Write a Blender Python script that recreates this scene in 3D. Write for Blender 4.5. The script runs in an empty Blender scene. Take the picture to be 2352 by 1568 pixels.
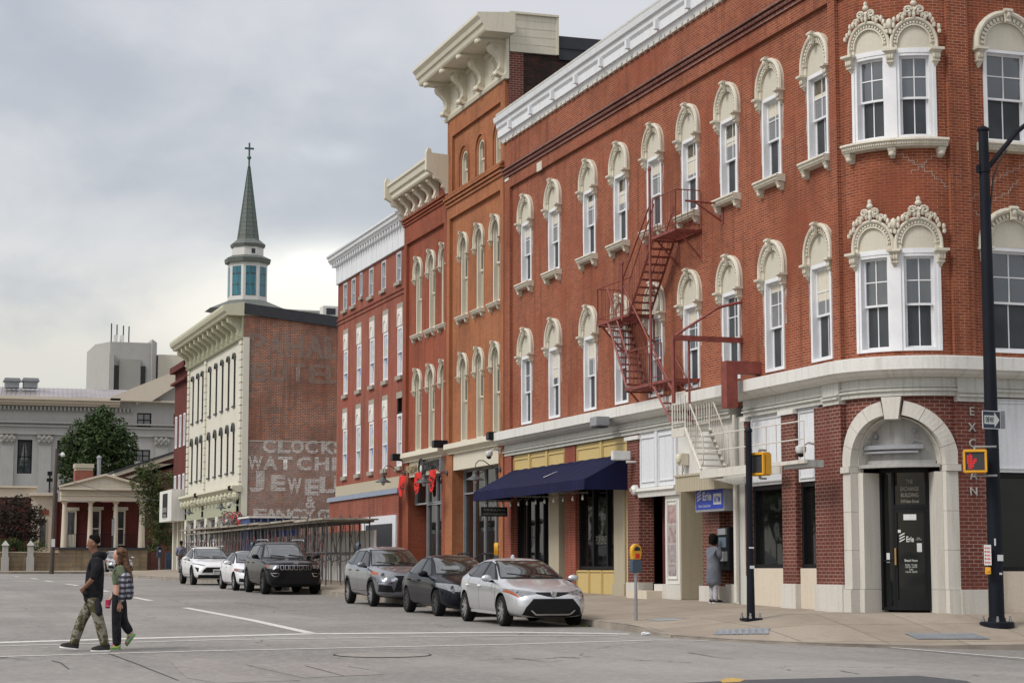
import bpy, bmesh, math, random
from math import sin, cos, tan, pi, radians as rad, sqrt, atan2
from mathutils import Vector, Matrix, noise as mnoise
random.seed(7)
SC = bpy.context.scene
COL = SC.collection
# ---------------------------------------------------------------- camera
E = 1.4                                   # eye height
YAW, PITCH, FPX = rad(18.39), rad(6.57), 4500.0   # focal length in pixels of a 2352 px wide picture
cd = bpy.data.cameras.new('camera'); cam = bpy.data.objects.new('camera', cd); COL.objects.link(cam)
cam.location = (0, 0, E); cam.rotation_euler = (pi/2 + PITCH, 0, -YAW)
cd.sensor_width = 36; cd.lens = FPX/2352*36; cd.clip_start = 0.1; cd.clip_end = 5000
SC.camera = cam
# ---------------------------------------------------------------- sky, sun, exposure
SC.view_settings.view_transform = 'Standard'; SC.view_settings.look = 'None'
SC.view_settings.exposure = 0.0; SC.view_settings.gamma = 1.0
W_ = bpy.data.worlds.new('World'); SC.world = W_; W_.use_nodes = True
SUN_EL, SUN_AZ = rad(46), rad(-105)         # azimuth measured from +Y towards +X
def build_world():
    nt = W_.node_tree; N = nt.nodes; L = nt.links; N.clear()
    def nd(t, **k):
        n = N.new(t)
        for a, b in k.items(): setattr(n, a, b)
        return n
    def math_(op, a, b=None, c=None, clamp=False):
        n = nd('ShaderNodeMath', operation=op); n.use_clamp = clamp
        for i, v in enumerate((a, b, c)):
            if v is None: continue
            if isinstance(v, (int, float)): n.inputs[i].default_value = v
            else: L.new(v, n.inputs[i])
        return n.outputs[0]
    def mixc(f, a, b):
        n = nd('ShaderNodeMix', data_type='RGBA'); n.clamp_factor = True
        if isinstance(f, (int, float)): n.inputs[0].default_value = f
        else: L.new(f, n.inputs[0])
        for i, v in ((6, a), (7, b)):
            if isinstance(v, tuple): n.inputs[i].default_value = (*v, 1)
            else: L.new(v, n.inputs[i])
        return n.outputs[2]
    out = nd('ShaderNodeOutputWorld')
    sky = nd('ShaderNodeTexSky', sky_type='NISHITA'); sky.sun_disc = False
    sky.sun_elevation = SUN_EL; sky.sun_rotation = SUN_AZ
    sky.air_density = 1.2; sky.dust_density = 2.5
    bg1 = nd('ShaderNodeBackground'); bg1.inputs[1].default_value = 0.05
    L.new(sky.outputs[0], bg1.inputs[0])
    tc = nd('ShaderNodeTexCoord'); sep = nd('ShaderNodeSeparateXYZ'); L.new(tc.outputs['Generated'], sep.inputs[0])
    X, Y, Z = sep.outputs
    zc = math_('MAXIMUM', Z, 0.0)
    def noise(sc, det, rough, dist=0.0, off=(0, 0, 0), scl=(1, 1, 1)):
        mp = nd('ShaderNodeMapping'); L.new(tc.outputs['Generated'], mp.inputs[0])
        mp.inputs['Location'].default_value = off; mp.inputs['Scale'].default_value = scl
        n = nd('ShaderNodeTexNoise'); L.new(mp.outputs[0], n.inputs[0])
        n.inputs['Scale'].default_value = sc; n.inputs['Detail'].default_value = det
        n.inputs['Roughness'].default_value = rough; n.inputs['Distortion'].default_value = dist
        return n.outputs[0]
    n1 = noise(3.6, 5, 0.50, 0.25, (3.1, 1.7, 0.4), (1, 1, 2.2))
    n2 = noise(10, 7, 0.54, 0.2, (7.3, 2.2, 1.3), (1, 1, 1.5))
    f1 = nd('ShaderNodeMapRange'); f1.interpolation_type = 'SMOOTHSTEP'
    s = math_('ADD', math_('MULTIPLY', n1, 0.55), math_('MULTIPLY', n2, 0.45))
    zb = math_('DIVIDE', math_('SUBTRACT', Z, 0.185), 0.034)
    s = math_('SUBTRACT', s, math_('MULTIPLY', math_('EXPONENT', math_('MULTIPLY', math_('MULTIPLY', zb, zb), -1.0)), 0.065))
    zb = math_('DIVIDE', math_('SUBTRACT', Z, 0.285), 0.04)
    s = math_('ADD', s, math_('MULTIPLY', math_('EXPONENT', math_('MULTIPLY', math_('MULTIPLY', zb, zb), -1.0)), 0.07))
    L.new(s, f1.inputs[0]); f1.inputs[1].default_value = 0.37; f1.inputs[2].default_value = 0.62
    c = mixc(f1.outputs[0], (0.40, 0.395, 0.41), (0.61, 0.58, 0.565))
    # below the cloud deck: a warm pale band with a ragged upper edge, cooler haze at the horizon
    zz = math_('ADD', Z, math_('ADD', math_('MULTIPLY', math_('SUBTRACT', n1, 0.5), -0.10), math_('MULTIPLY', math_('SUBTRACT', n2, 0.5), -0.08)))
    f2 = nd('ShaderNodeMapRange'); f2.interpolation_type = 'SMOOTHSTEP'
    L.new(zz, f2.inputs[0]); f2.inputs[1].default_value = 0.145; f2.inputs[2].default_value = 0.118
    c = mixc(math_('MULTIPLY', f2.outputs[0], 0.85), c, (0.66, 0.605, 0.54))
    f3 = nd('ShaderNodeMapRange'); f3.interpolation_type = 'SMOOTHSTEP'
    L.new(zz, f3.inputs[0]); f3.inputs[1].default_value = 0.118; f3.inputs[2].default_value = 0.075
    c = mixc(math_('MULTIPLY', f3.outputs[0], 0.8), c, (0.53, 0.53, 0.505))
    # the veiled brightness where the sun side breaks through, low over the roofs
    def glow(az, el, wa, we, amt, col, c):
        d = Vector((sin(az)*cos(el), cos(az)*cos(el), sin(el)))
        h = Vector((cos(az), -sin(az), 0)); w = h.cross(d) * -1
        def dot(vv):
            n = nd('ShaderNodeVectorMath', operation='DOT_PRODUCT'); L.new(tc.outputs['Generated'], n.inputs[0]); n.inputs[1].default_value = vv
            return n.outputs['Value']
        a = math_('DIVIDE', math_('ADD', dot(h), math_('MULTIPLY', math_('SUBTRACT', n2, 0.5), 0.06)), wa)
        b = math_('DIVIDE', math_('ADD', dot(w), math_('MULTIPLY', math_('SUBTRACT', n1, 0.5), 0.05)), we)
        r = math_('ADD', math_('MULTIPLY', a, a), math_('MULTIPLY', b, b))
        g = math_('EXPONENT', math_('MULTIPLY', r, -1.0))
        fr = math_('GREATER_THAN', dot(tuple(d)), 0.0)
        return mixc(math_('MULTIPLY', math_('MULTIPLY', g, fr), amt, clamp=True), c, col)
    c = glow(rad(12.6), rad(8.2), 0.036, 0.019, 1.4, (1.08, 1.03, 0.93), c)
    c = glow(rad(11.8), rad(7.4), 0.070, 0.022, 0.9, (0.92, 0.84, 0.72), c)
    c = glow(rad(12.9), rad(12.0), 0.014, 0.006, 0.22, (0.95, 0.93, 0.88), c)
    # overcast: the deck is much brighter overhead than near the horizon
    f4 = nd('ShaderNodeMapRange'); L.new(zc, f4.inputs[0])
    f4.inputs[1].default_value = 0.30; f4.inputs[2].default_value = 0.95; f4.inputs[3].default_value = 1.0; f4.inputs[4].default_value = 2.1
    vm = nd('ShaderNodeVectorMath', operation='SCALE'); L.new(c, vm.inputs[0]); L.new(f4.outputs[0], vm.inputs['Scale'])
    bg2 = nd('ShaderNodeBackground'); L.new(vm.outputs[0], bg2.inputs[0]); bg2.inputs[1].default_value = 0.95
    add = nd('ShaderNodeAddShader'); L.new(bg1.outputs[0], add.inputs[0]); L.new(bg2.outputs[0], add.inputs[1])
    L.new(add.outputs[0], out.inputs[0])
build_world()
sd = bpy.data.lights.new('sun', 'SUN'); sd.energy = 2.1; sd.angle = rad(20); sd.color = (1.0, 0.97, 0.92)
sun = bpy.data.objects.new('sun', sd); COL.objects.link(sun)
_sd = Vector((sin(SUN_AZ)*cos(SUN_EL), cos(SUN_AZ)*cos(SUN_EL), sin(SUN_EL)))
sun.rotation_euler = _sd.to_track_quat('Z', 'Y').to_euler(); sun.location = (0, 0, 60)
# ---------------------------------------------------------------- surveying: directions measured in the photograph -> metres
W = 19.8                                   # the street wall stands at x = W
_R = Matrix.Rotation(-YAW, 3, 'Z') @ Matrix.Rotation(pi/2 + PITCH, 3, 'X')
def ray(px, py): return _R @ Vector(((px-1176)/FPX, (784-py)/FPX, -1))
def PX(px, py, x=W):                       # point on the plane x = const
    r = ray(px, py); t = x/r.x; return Vector((x, t*r.y, E+t*r.z))
def PY(px, py, y):                         # point on the plane y = const
    r = ray(px, py); t = y/r.y; return Vector((t*r.x, y, E+t*r.z))
def smooth(a, b, t):
    t = max(0.0, min(1.0, (t-a)/(b-a))); return t*t*(3-2*t)
def lerp(a, b, t): return a+(b-a)*t
def zy(y):                                 # the street climbs gently away from the crossing
    if y < 28: return 0.0
    if y < 80: return 0.0133*(y-28)
    if y < 150: return 0.692 + (y-80)*0.004
    return 0.972
def road_z(x, y):
    return zy(y) - 0.03*max(0.0, min(x-14.0, 12.0))*(1-smooth(34, 40, y))
KERB_X, KERB_Y, KERB_R = 14.85, 32.4, 3.0
YC, RC = 35.47, 1.63                       # south wall of the corner building and its rounded corner
def kerb_dist(x, y):                       # distance inside the pavement, 0 on the kerb
    cx, cy = KERB_X+KERB_R, KERB_Y+KERB_R
    if x < cx and y < cy: return KERB_R - sqrt((cx-x)**2+(cy-y)**2)
    return min(x-KERB_X, y-KERB_Y) if y < 60 else x-KERB_X
def walk_z(x, y):
    d = kerb_dist(x, y)
    k = 0.14 if y > 37 else lerp(0.05, 0.14, smooth(35.4, 37, y))
    tgt = zy(max(y, 38))+0.35 if y > 38 else 0.47
    if d < 0: return road_z(x, y)
    t = max(0.0, min(1.0, d/4.9)) if y > 37.5 else max(0.0, min(1.0, d/3.0))
    b = road_z(x, y) if y > 37.5 else road_z(min(x, 19), max(y, 32.4))
    return lerp(b+k, tgt, t)
def on_ground(px, py, fn=None, off=0.0):   # first point where the line of sight meets the surface fn
    fn = fn or road_z; r = ray(px, py); t = 8.0; st = .25
    while E+t*r.z > fn(t*r.x, t*r.y)+off and t < 600: t += st
    for _ in range(12):
        st /= 2; t += -st if E+t*r.z <= fn(t*r.x, t*r.y)+off else st
    return Vector((t*r.x, t*r.y, fn(t*r.x, t*r.y)+off))
# ---------------------------------------------------------------- mesh builder
def Tid(a, d, z): return (a, -d, z)        # a along the wall to the right, d out of it, z up
def Tst(a, d, z): return (W-d, -a, z)      # the street front: a = -y
A0 = -(YC+RC)                              # rounded corner starts here
def Tco(a, d, z):
    if a <= A0: return (W-d, -a, z)
    L = RC*pi/2
    if a >= A0+L: return (W+RC+(a-A0-L), YC-d, z)
    th = (a-A0)/RC; r = RC+d
    return (W+RC-r*cos(th), YC+RC-r*sin(th), z)
def SC_(px, py):                           # picture -> (a, z) on the corner building's skin
    r = ray(px, py); t = W/r.x; y = t*r.y
    if y >= YC+RC: return (-y, E+t*r.z)
    t = YC/r.y; x = t*r.x
    if x >= W+RC: return (A0+RC*pi/2+x-W-RC, E+t*r.z)
    cx, cy = W+RC, YC+RC
    A = r.x**2+r.y**2; B = -2*(r.x*cx+r.y*cy); Cc = cx*cx+cy*cy-RC*RC
    D = max(0, B*B-4*A*Cc); t = (-B-sqrt(D))/(2*A)
    th = atan2(cy-t*r.y, cx-t*r.x); return (A0+RC*th, E+t*r.z)
def S(px, py, d=0.0):
    p = PX(px, py, W-d); return (-p.y, p.z)
class MB:
    def __init__(s, T=Tid): s.T = T; s.V = []; s.F = []
    def v(s, a, d, z): s.V.append((a, d, z)); return len(s.V)-1
    def face(s, *pts): s.F.append([s.v(*p) for p in pts])
    def box(s, a0, a1, d0, d1, z0, z1, seg=1):
        if a0 > a1: a0, a1 = a1, a0
        if d0 > d1: d0, d1 = d1, d0
        if z0 > z1: z0, z1 = z1, z0
        n = max(1, seg); g = []
        for i in range(n+1):
            a = lerp(a0, a1, i/n); g.append([s.v(a, d0, z0), s.v(a, d1, z0), s.v(a, d1, z1), s.v(a, d0, z1)])
        for i in range(n):
            for k in range(4):
                s.F.append([g[i][k], g[i+1][k], g[i+1][(k+1) % 4], g[i][(k+1) % 4]])
        s.F.append(g[0][::-1]); s.F.append(g[n])
        return s
    def prism(s, pts, d0, d1):             # outline in (a, z) pushed through d
        n = len(pts); A = [s.v(p[0], d0, p[1]) for p in pts]; B = [s.v(p[0], d1, p[1]) for p in pts]
        s.F.append(A[::-1]); s.F.append(B)
        for i in range(n): j = (i+1) % n; s.F.append([A[i], A[j], B[j], B[i]])
        return s
    def sweep(s, prof, a0, a1, seg=1):     # outline in (d, z) pushed along a
        n = len(prof); R = []
        for i in range(seg+1):
            a = lerp(a0, a1, i/seg); R.append([s.v(a, p[0], p[1]) for p in prof])
        for i in range(seg):
            for k in range(n): j = (k+1) % n; s.F.append([R[i][k], R[i+1][k], R[i+1][j], R[i][j]])
        s.F.append(R[0][::-1]); s.F.append(R[-1])
        return s
    def arch(s, ca, zs, r0, r1, d0, d1, n=12, t0=0.0, t1=pi, ky=1.0):
        R = []
        for i in range(n+1):
            t = lerp(t0, t1, i/n); c, q = cos(t), sin(t)*ky
            R.append([s.v(ca+r0*c, d0, zs+r0*q), s.v(ca+r1*c, d0, zs+r1*q), s.v(ca+r1*c, d1, zs+r1*q), s.v(ca+r0*c, d1, zs+r0*q)])
        for i in range(n):
            for k in range(4): j = (k+1) % 4; s.F.append([R[i][k], R[i][j], R[i+1][j], R[i+1][k]])
        s.F.append(R[0]); s.F.append(R[-1][::-1])
        return s
    def halfdisc(s, ca, zs, r, d0, d1, n=12, z0=None, ky=1.0):
        pts = [(ca+r*cos(pi*i/n), zs+r*sin(pi*i/n)*ky) for i in range(n+1)]
        if z0 is not None: pts += [(ca-r, z0), (ca+r, z0)]
        return s.prism(pts, d0, d1)
    def tube(s, p0, p1, r, n=6, r1=None):
        r1 = r if r1 is None else r1
        p0 = Vector(p0); p1 = Vector(p1); ax = p1-p0
        if ax.length < 1e-6: return s
        ax.normalize(); u = ax.orthogonal().normalized(); w = ax.cross(u)
        A = []; B = []
        for i in range(n):
            t = 2*pi*i/n+pi/n; o = u*cos(t)+w*sin(t)
            A.append(s.v(*(p0+o*r))); B.append(s.v(*(p1+o*r1)))
        for i in range(n): j = (i+1) % n; s.F.append([A[i], A[j], B[j], B[i]])
        s.F.append(A[::-1]); s.F.append(B)
        return s
    def path(s, pts, r, n=6):
        for a, b in zip(pts, pts[1:]): s.tube(a, b, r, n)
        return s
    def lathe(s, c, prof, n=12, axis='z', cap=True):
        R = []
        for (r, h) in prof:
            row = []
            for i in range(n):
                t = 2*pi*(i+.5)/n
                if axis == 'z': row.append(s.v(c[0]+r*cos(t), c[1]+r*sin(t), c[2]+h))
                elif axis == 'd': row.append(s.v(c[0]+r*cos(t), c[1]+h, c[2]+r*sin(t)))
                else: row.append(s.v(c[0]+h, c[1]+r*cos(t), c[2]+r*sin(t)))
            R.append(row)
        for k in range(len(R)-1):
            for i in range(n): j = (i+1) % n; s.F.append([R[k][i], R[k][j], R[k+1][j], R[k+1][i]])
        if cap: s.F.append(R[0][::-1]); s.F.append(R[-1])
        return s
    def ball(s, c, rx, ry=None, rz=None, n=8):
        ry = ry or rx; rz = rz or rx; R = []
        m = n//2+1
        for k in range(1, m):
            ph = pi*k/m
            R.append([s.v(c[0]+rx*sin(ph)*cos(2*pi*i/n), c[1]+ry*sin(ph)*sin(2*pi*i/n), c[2]+rz*cos(ph)) for i in range(n)])
        t = s.v(c[0], c[1], c[2]+rz); b = s.v(c[0], c[1], c[2]-rz)
        for k in range(len(R)-1):
            for i in range(n): j = (i+1) % n; s.F.append([R[k][i], R[k+1][i], R[k+1][j], R[k][j]])
        for i in range(n): j = (i+1) % n; s.F.append([t, R[0][i], R[0][j]]); s.F.append([b, R[-1][j], R[-1][i]])
        return s
    def build(s, name, mat, parent=None, world=None, smooth=False, bevel=0, label=None):
        if world is None: world = s.T is not Tid
        me = bpy.data.meshes.new(name)
        me.from_pydata([s.T(*p) for p in s.V], [], s.F)
        uv = me.uv_layers.new(name='UVMap')
        V = s.V; data = uv.data; li = 0
        for f in s.F:
            p = [Vector(V[i]) for i in f[:4]]
            n = (p[1]-p[0]).cross(p[2]-p[1])
            if len(p) > 3: n2 = (p[2]-p[0]).cross(p[3]-p[1]); n = n2 if n2.length > n.length else n
            ax, ay, az = abs(n.x), abs(n.y), abs(n.z)
            for i in f:
                q = V[i]
                if ay >= ax and ay >= az: c = (q[0], q[2])
                elif ax >= az: c = (q[1]+.05, q[2])
                else: c = (q[0], q[1])
                data[li].uv = c; li += 1
        me.update()
        bm = bmesh.new(); bm.from_mesh(me)
        bmesh.ops.remove_doubles(bm, verts=bm.verts, dist=0.0002)
        bmesh.ops.recalc_face_normals(bm, faces=bm.faces)
        if bevel: bmesh.ops.bevel(bm, geom=[e for e in bm.edges if len(e.link_faces) == 2 and e.calc_face_angle(0) > .5], offset=bevel, segments=2, affect='EDGES', clamp_overlap=True)
        bm.to_mesh(me); bm.free()
        if smooth: me.shade_smooth(); me.set_sharp_from_angle(angle=rad(38))
        return link(name, me, mat, parent, world, label)
def link(name, me, mat, parent=None, world=False, label=None):
    o = bpy.data.objects.new(name, me); COL.objects.link(o)
    if mat:
        me.materials.clear(); me.materials.append(mat)
    if parent:
        o.parent = parent
        if world:
            r = parent; L = Vector((0, 0, 0))
            while r: L += r.location; r = r.parent
            o.location = -L
    if label: o['label'] = label
    return o
def thing(name, label, cat, loc=(0, 0, 0), rz=0.0, group=None):
    o = bpy.data.objects.new(name, None); COL.objects.link(o); o.empty_display_size = .2
    o.location = loc; o.rotation_euler = (0, 0, rz); o['label'] = label; o['category'] = cat
    if group: o['group'] = group
    return o
def tag(o, label, cat, group=None):
    o['label'] = label; o['category'] = cat
    if group: o['group'] = group
    return o
def struct(o): o['kind'] = 'structure'; return o
def copy_tree(o, parent=None, top=True):
    c = o.copy(); COL.objects.link(c)
    if parent: c.parent = parent
    for ch in list(o.children): copy_tree(ch, c)
    return c
# ---------------------------------------------------------------- materials
_M = {}
class Nt:
    def __init__(s, name):
        s.m = bpy.data.materials.new(name); s.m.use_nodes = True; s.t = s.m.node_tree; s.N = s.t.nodes; s.L = s.t.links
        s.b = s.N['Principled BSDF']
    def nd(s, t, **k):
        n = s.N.new(t)
        for a, b in k.items(): setattr(n, a, b)
        return n
    def uv(s, scl=(1, 1, 1), src='UV', loc=(0, 0, 0)):
        tc = s.nd('ShaderNodeTexCoord'); mp = s.nd('ShaderNodeMapping'); s.L.new(tc.outputs[src], mp.inputs[0])
        mp.inputs['Scale'].default_value = scl; mp.inputs['Location'].default_value = loc; return mp.outputs[0]
    def noise(s, vec, sc, det=4, rough=.55, dist=0):
        n = s.nd('ShaderNodeTexNoise'); s.L.new(vec, n.inputs[0]); n.inputs['Scale'].default_value = sc
        n.inputs['Detail'].default_value = det; n.inputs['Roughness'].default_value = rough; n.inputs['Distortion'].default_value = dist
        return n.outputs[0]
    def rng(s, f, a, b, c=0.0, d=1.0):
        n = s.nd('ShaderNodeMapRange'); s.L.new(f, n.inputs[0])
        for i, v in enumerate((a, b, c, d)): n.inputs[i+1].default_value = v
        return n.outputs[0]
    def mix(s, f, a, b, bt='MIX'):
        n = s.nd('ShaderNodeMix', data_type='RGBA'); n.blend_type = bt
        if isinstance(f, (int, float)): n.inputs[0].default_value = f
        else: s.L.new(f, n.inputs[0])
        for i, v in ((6, a), (7, b)):
            if isinstance(v, (tuple, list)): n.inputs[i].default_value = (*v[:3], 1)
            else: s.L.new(v, n.inputs[i])
        return n.outputs[2]
    def mul(s, a, b):
        n = s.nd('ShaderNodeMath', operation='MULTIPLY')
        for i, v in enumerate((a, b)):
            if isinstance(v, (int, float)): n.inputs[i].default_value = v
            else: s.L.new(v, n.inputs[i])
        return n.outputs[0]
    def col(s, c):
        if isinstance(c, tuple): s.b.inputs['Base Color'].default_value = (*c, 1)
        else: s.L.new(c, s.b.inputs['Base Color'])
    def bump(s, h, st=.3, dist=.01):
        n = s.nd('ShaderNodeBump'); s.L.new(h, n.inputs['Height']); n.inputs['Strength'].default_value = st; n.inputs['Distance'].default_value = dist
        s.L.new(n.outputs[0], s.b.inputs['Normal'])
    def set(s, **k):
        for a, v in k.items(): s.b.inputs[a.replace('_', ' ')].default_value = v
def plain(name, c, rough=.5, metal=0.0, spec=.5, coat=0.0, var=.12, vs=3.0, emit=None, src='Object'):
    if name in _M: return _M[name]
    t = Nt(name); v = t.uv(src=src); n = t.noise(v, vs, 4)
    k = t.rng(n, .3, .7, 1-var, 1+var)
    vm = t.nd('ShaderNodeVectorMath', operation='SCALE'); vm.inputs[0].default_value = c; t.L.new(k, vm.inputs['Scale'])
    t.L.new(vm.outputs[0], t.b.inputs['Base Color'])
    t.set(Roughness=rough, Metallic=metal, Coat_Weight=coat); t.b.inputs['Specular IOR Level'].default_value = spec
    if coat: t.b.inputs['Coat Roughness'].default_value = .05
    if emit: t.b.inputs['Emission Color'].default_value = (*emit[0], 1); t.b.inputs['Emission Strength'].default_value = emit[1]
    _M[name] = t.m; return t.m
def painted(name, c, dirt=(.25, .21, .16), amt=.35, rough=.55, streak=True):
    """old paint: blotches, vertical run-off streaks and fine grain"""
    if name in _M: return _M[name]
    t = Nt(name); v = t.uv(); v2 = t.uv(scl=(6, .35, 1)) if streak else t.uv(scl=(1.5, 1.5, 1))
    oi = t.nd('ShaderNodeObjectInfo'); k = t.mul(oi.outputs['Random'], 40.0)
    for n_ in list(t.N):
        if n_.type == 'MAPPING': t.L.new(k, n_.inputs['Location'])
    a = t.rng(t.noise(v2, 1.6, 5, .6), .5, .78, 0, amt); b = t.rng(t.noise(v, .7, 4), .45, .75, 0, amt*.6)
    c1 = t.mix(a, c, dirt); c1 = t.mix(b, c1, tuple(x*.72 for x in c))
    g = t.rng(t.noise(v, 22, 3), .3, .7, .94, 1.05)
    vm = t.nd('ShaderNodeVectorMath', operation='SCALE'); t.L.new(c1, vm.inputs[0]); t.L.new(g, vm.inputs['Scale'])
    t.L.new(vm.outputs[0], t.b.inputs['Base Color']); t.set(Roughness=rough)
    t.bump(t.noise(v, 30, 3), .08, .01)
    _M[name] = t.m; return t.m
def brick(name, c1, c2, mortar, bw=.21, bh=.072, ms=.010, tint=(.10, .035, .02), tamt=.5, blotch=(.09, .03, .02), bamt=.35, rough=.85, squash=1, bias=0.0, msm=.2):
    if name in _M: return _M[name]
    t = Nt(name); v = t.uv()
    br = t.nd('ShaderNodeTexBrick'); t.L.new(v, br.inputs[0]); br.inputs['Scale'].default_value = 1
    br.inputs['Brick Width'].default_value = bw; br.inputs['Row Height'].default_value = bh
    br.inputs['Mortar Size'].default_value = ms; br.inputs['Mortar Smooth'].default_value = msm; br.inputs['Bias'].default_value = bias
    br.inputs['Color1'].default_value = (*c1, 1); br.inputs['Color2'].default_value = (*c2, 1); br.inputs['Mortar'].default_value = (*mortar, 1)
    v3 = t.uv(scl=(1/bw*.5, 1/bh*.5, 1)); cell = t.noise(v3, 1.3, 2, .7)
    c = t.mix(t.rng(cell, .5, .75, 0, tamt), br.outputs[0], tint)
    big = t.noise(t.uv(scl=(1, .8, 1)), .35, 5, .6)
    c = t.mix(t.rng(big, .48, .66, 0, .55), c, tuple(x*.55 for x in c1))
    c = t.mix(t.rng(t.noise(t.uv(scl=(3.2, .22, 1), loc=(3, 0, 0)), 1.0, 5, .6),   .50, .70, 0, .6), c, tuple(x*.4 for x in c1))
    big2 = t.noise(t.uv(loc=(9, 4, 0)), .5, 5, .6)
    c = t.mix(t.rng(big2, .50, .66, 0, .5), c, tuple(min(1, x*1.35) for x in c2))
    if blotch: c = t.mix(t.rng(t.noise(t.uv(loc=(31, 8, 0), scl=(1, .6, 1)), .45, 6, .7), .5, .68, 0, bamt), c, blotch)
    t.col(c); t.set(Roughness=rough); t.b.inputs['Specular IOR Level'].default_value = .25
    inv = t.nd('ShaderNodeMath', operation='SUBTRACT'); inv.inputs[0].default_value = 1; t.L.new(br.outputs['Fac'], inv.inputs[1])
    t.bump(inv.outputs[0], .5, .006)
    _M[name] = t.m; return t.m
def glass(name, c=(.02, .025, .03), rough=.04, spec=.6, wav=.02):
    if name in _M: return _M[name]
    t = Nt(name); v = t.uv(src='Object')
    k = t.noise(v, .8, 2); t.col(t.mix(t.rng(k, .35, .65), tuple(x*.7 for x in c), tuple(x*1.4 for x in c)))
    t.set(Roughness=rough); t.b.inputs['Specular IOR Level'].default_value = spec; t.b.inputs['IOR'].default_value = 1.52
    t.bump(t.noise(v, 1.1, 1), wav, .3)
    _M[name] = t.m; return t.m
M = {}
M['redbrick'] = brick('red brick', (.285, .076, .034), (.185, .046, .023), (.46, .30, .22), bw=.2, bh=.061, tint=(.36, .12, .045), tamt=.6, ms=.0045, msm=.1)
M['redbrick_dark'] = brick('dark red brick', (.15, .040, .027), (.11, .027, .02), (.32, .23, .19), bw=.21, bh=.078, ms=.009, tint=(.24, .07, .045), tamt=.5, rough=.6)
M['orange'] = brick('orange brick', (.36, .140, .062), (.31, .112, .048), (.31, .15, .09), tint=(.42, .20, .085), tamt=.4, ms=.006)
M['russet'] = brick('russet brick', (.28, .072, .037), (.24, .06, .03), (.30, .13, .09), tint=(.33, .11, .055), tamt=.5, ms=.006)
M['brownred'] = brick('brownish red brick', (.27, .07, .042), (.22, .05, .032), (.36, .2, .15), tint=(.32, .11, .065), tamt=.5, ms=.009)
M['mural_brick'] = brick('old mixed brick', (.30, .10, .055), (.12, .060, .045), (.36, .30, .25), bw=.25, bh=.09, ms=.014, tint=(.50, .17, .07), tamt=.9, blotch=(.10, .07, .06), bamt=.75)
M['maroon'] = brick('maroon painted brick', (.125, .030, .024), (.11, .026, .021), (.10, .02, .016), ms=.006, tamt=.2)
M['black_brick'] = brick('sooty brick', (.05, .028, .022), (.022, .017, .016), (.03, .024, .02), tint=(.14, .04, .025), tamt=.6, bh=.09, bw=.25)
M['white'] = painted('white trim', (.68, .675, .64), dirt=(.30, .26, .20), amt=.45); M['coolwhite'] = painted('cool white metal', (.68, .70, .73), amt=.3)
M['whitepaint'] = painted('weathered white paint', (.52, .52, .48), amt=.65)
M['offwhite'] = painted('off white stone trim', (.60, .565, .47), dirt=(.27, .18, .10), amt=.65)
M['cream'] = painted('cream paint', (.62, .58, .47), amt=.25)
M['tymp'] = painted('cream panel', (.54, .51, .42), amt=.15)
M['vinyl'] = plain('white window frame', (.70, .71, .73), .45, var=.06)
M['sash'] = plain('grey white sash', (.50, .52, .54), .5, var=.06)
M['glass'] = glass('window glass', (.05, .06, .07)); M['glass'].node_tree.nodes['Principled BSDF'].inputs['IOR'].default_value = 1.9; M['screen'] = glass('insect screen over glass', (.035, .04, .045), .35, .35)
M['shopglass'] = glass('shop glass', (.006, .007, .007), .03, .38); M['glass2'] = glass('dim window glass', (.02, .024, .03), .05, .8); M['glass3'] = glass('curtained window glass', (.16, .165, .17), .12, .8)
M['black'] = plain('black painted metal', (.010, .010, .012), .5, spec=.2)
M['darkgrey'] = plain('dark grey metal', (.04, .042, .048), .6, spec=.25)
M['grey'] = plain('grey metal', (.25, .26, .28), .5)
M['stone'] = painted('pale limestone', (.57, .55, .50), dirt=(.33, .29, .22), amt=.45, rough=.75)
M['beige'] = painted('beige stucco', (.60, .53, .43), dirt=(.35, .28, .2), amt=.3, rough=.85)
# ================================================================ building helpers
def wall(mb, a0, a1, z0, z1, holes=(), rev=.25, breaks=(), d=0.0):
    A = sorted({a0, a1, *breaks, *[h[0] for h in holes], *[h[1] for h in holes]}); A = [a for a in A if a0-1e-6 <= a <= a1+1e-6]
    Z = sorted({z0, z1, *[h[2] for h in holes], *[h[3] for h in holes]}); Z = [z for z in Z if z0-1e-6 <= z <= z1+1e-6]
    for i in range(len(A)-1):
        for k in range(len(Z)-1):
            ca, cz = (A[i]+A[i+1])/2, (Z[k]+Z[k+1])/2
            if any(h[0] < ca < h[1] and h[2] < cz < h[3] for h in holes): continue
            mb.face((A[i], d, Z[k]), (A[i+1], d, Z[k]), (A[i+1], d, Z[k+1]), (A[i], d, Z[k+1]))
    for (h0, h1, g0, g1) in holes:
        for aa in (h0, h1): mb.face((aa, d, g0), (aa, d-rev, g0), (aa, d-rev, g1), (aa, d, g1))
        bs = [h0]+[b for b in A if h0 < b < h1]+[h1]
        for b0, b1 in zip(bs, bs[1:]):
            for zz in (g0, g1): mb.face((b0, d, zz), (b1, d, zz), (b1, d-rev, zz), (b0, d-rev, zz))
def frust(mb, ca, w0, w1, e0, e1, z0, z1, d0=0.0):   # tapered block: width/depth w0,e0 at z0 and w1,e1 at z1
    R = []
    for w, e, z in ((w0, e0, z0), (w1, e1, z1)):
        R.append([mb.v(ca-w/2, d0, z), mb.v(ca-w/2, d0+e, z), mb.v(ca+w/2, d0+e, z), mb.v(ca+w/2, d0, z)])
    for k in range(4): j = (k+1) % 4; mb.F.append([R[0][k], R[0][j], R[1][j], R[1][k]])
    mb.F.append(R[0][::-1]); mb.F.append(R[1])
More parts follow.
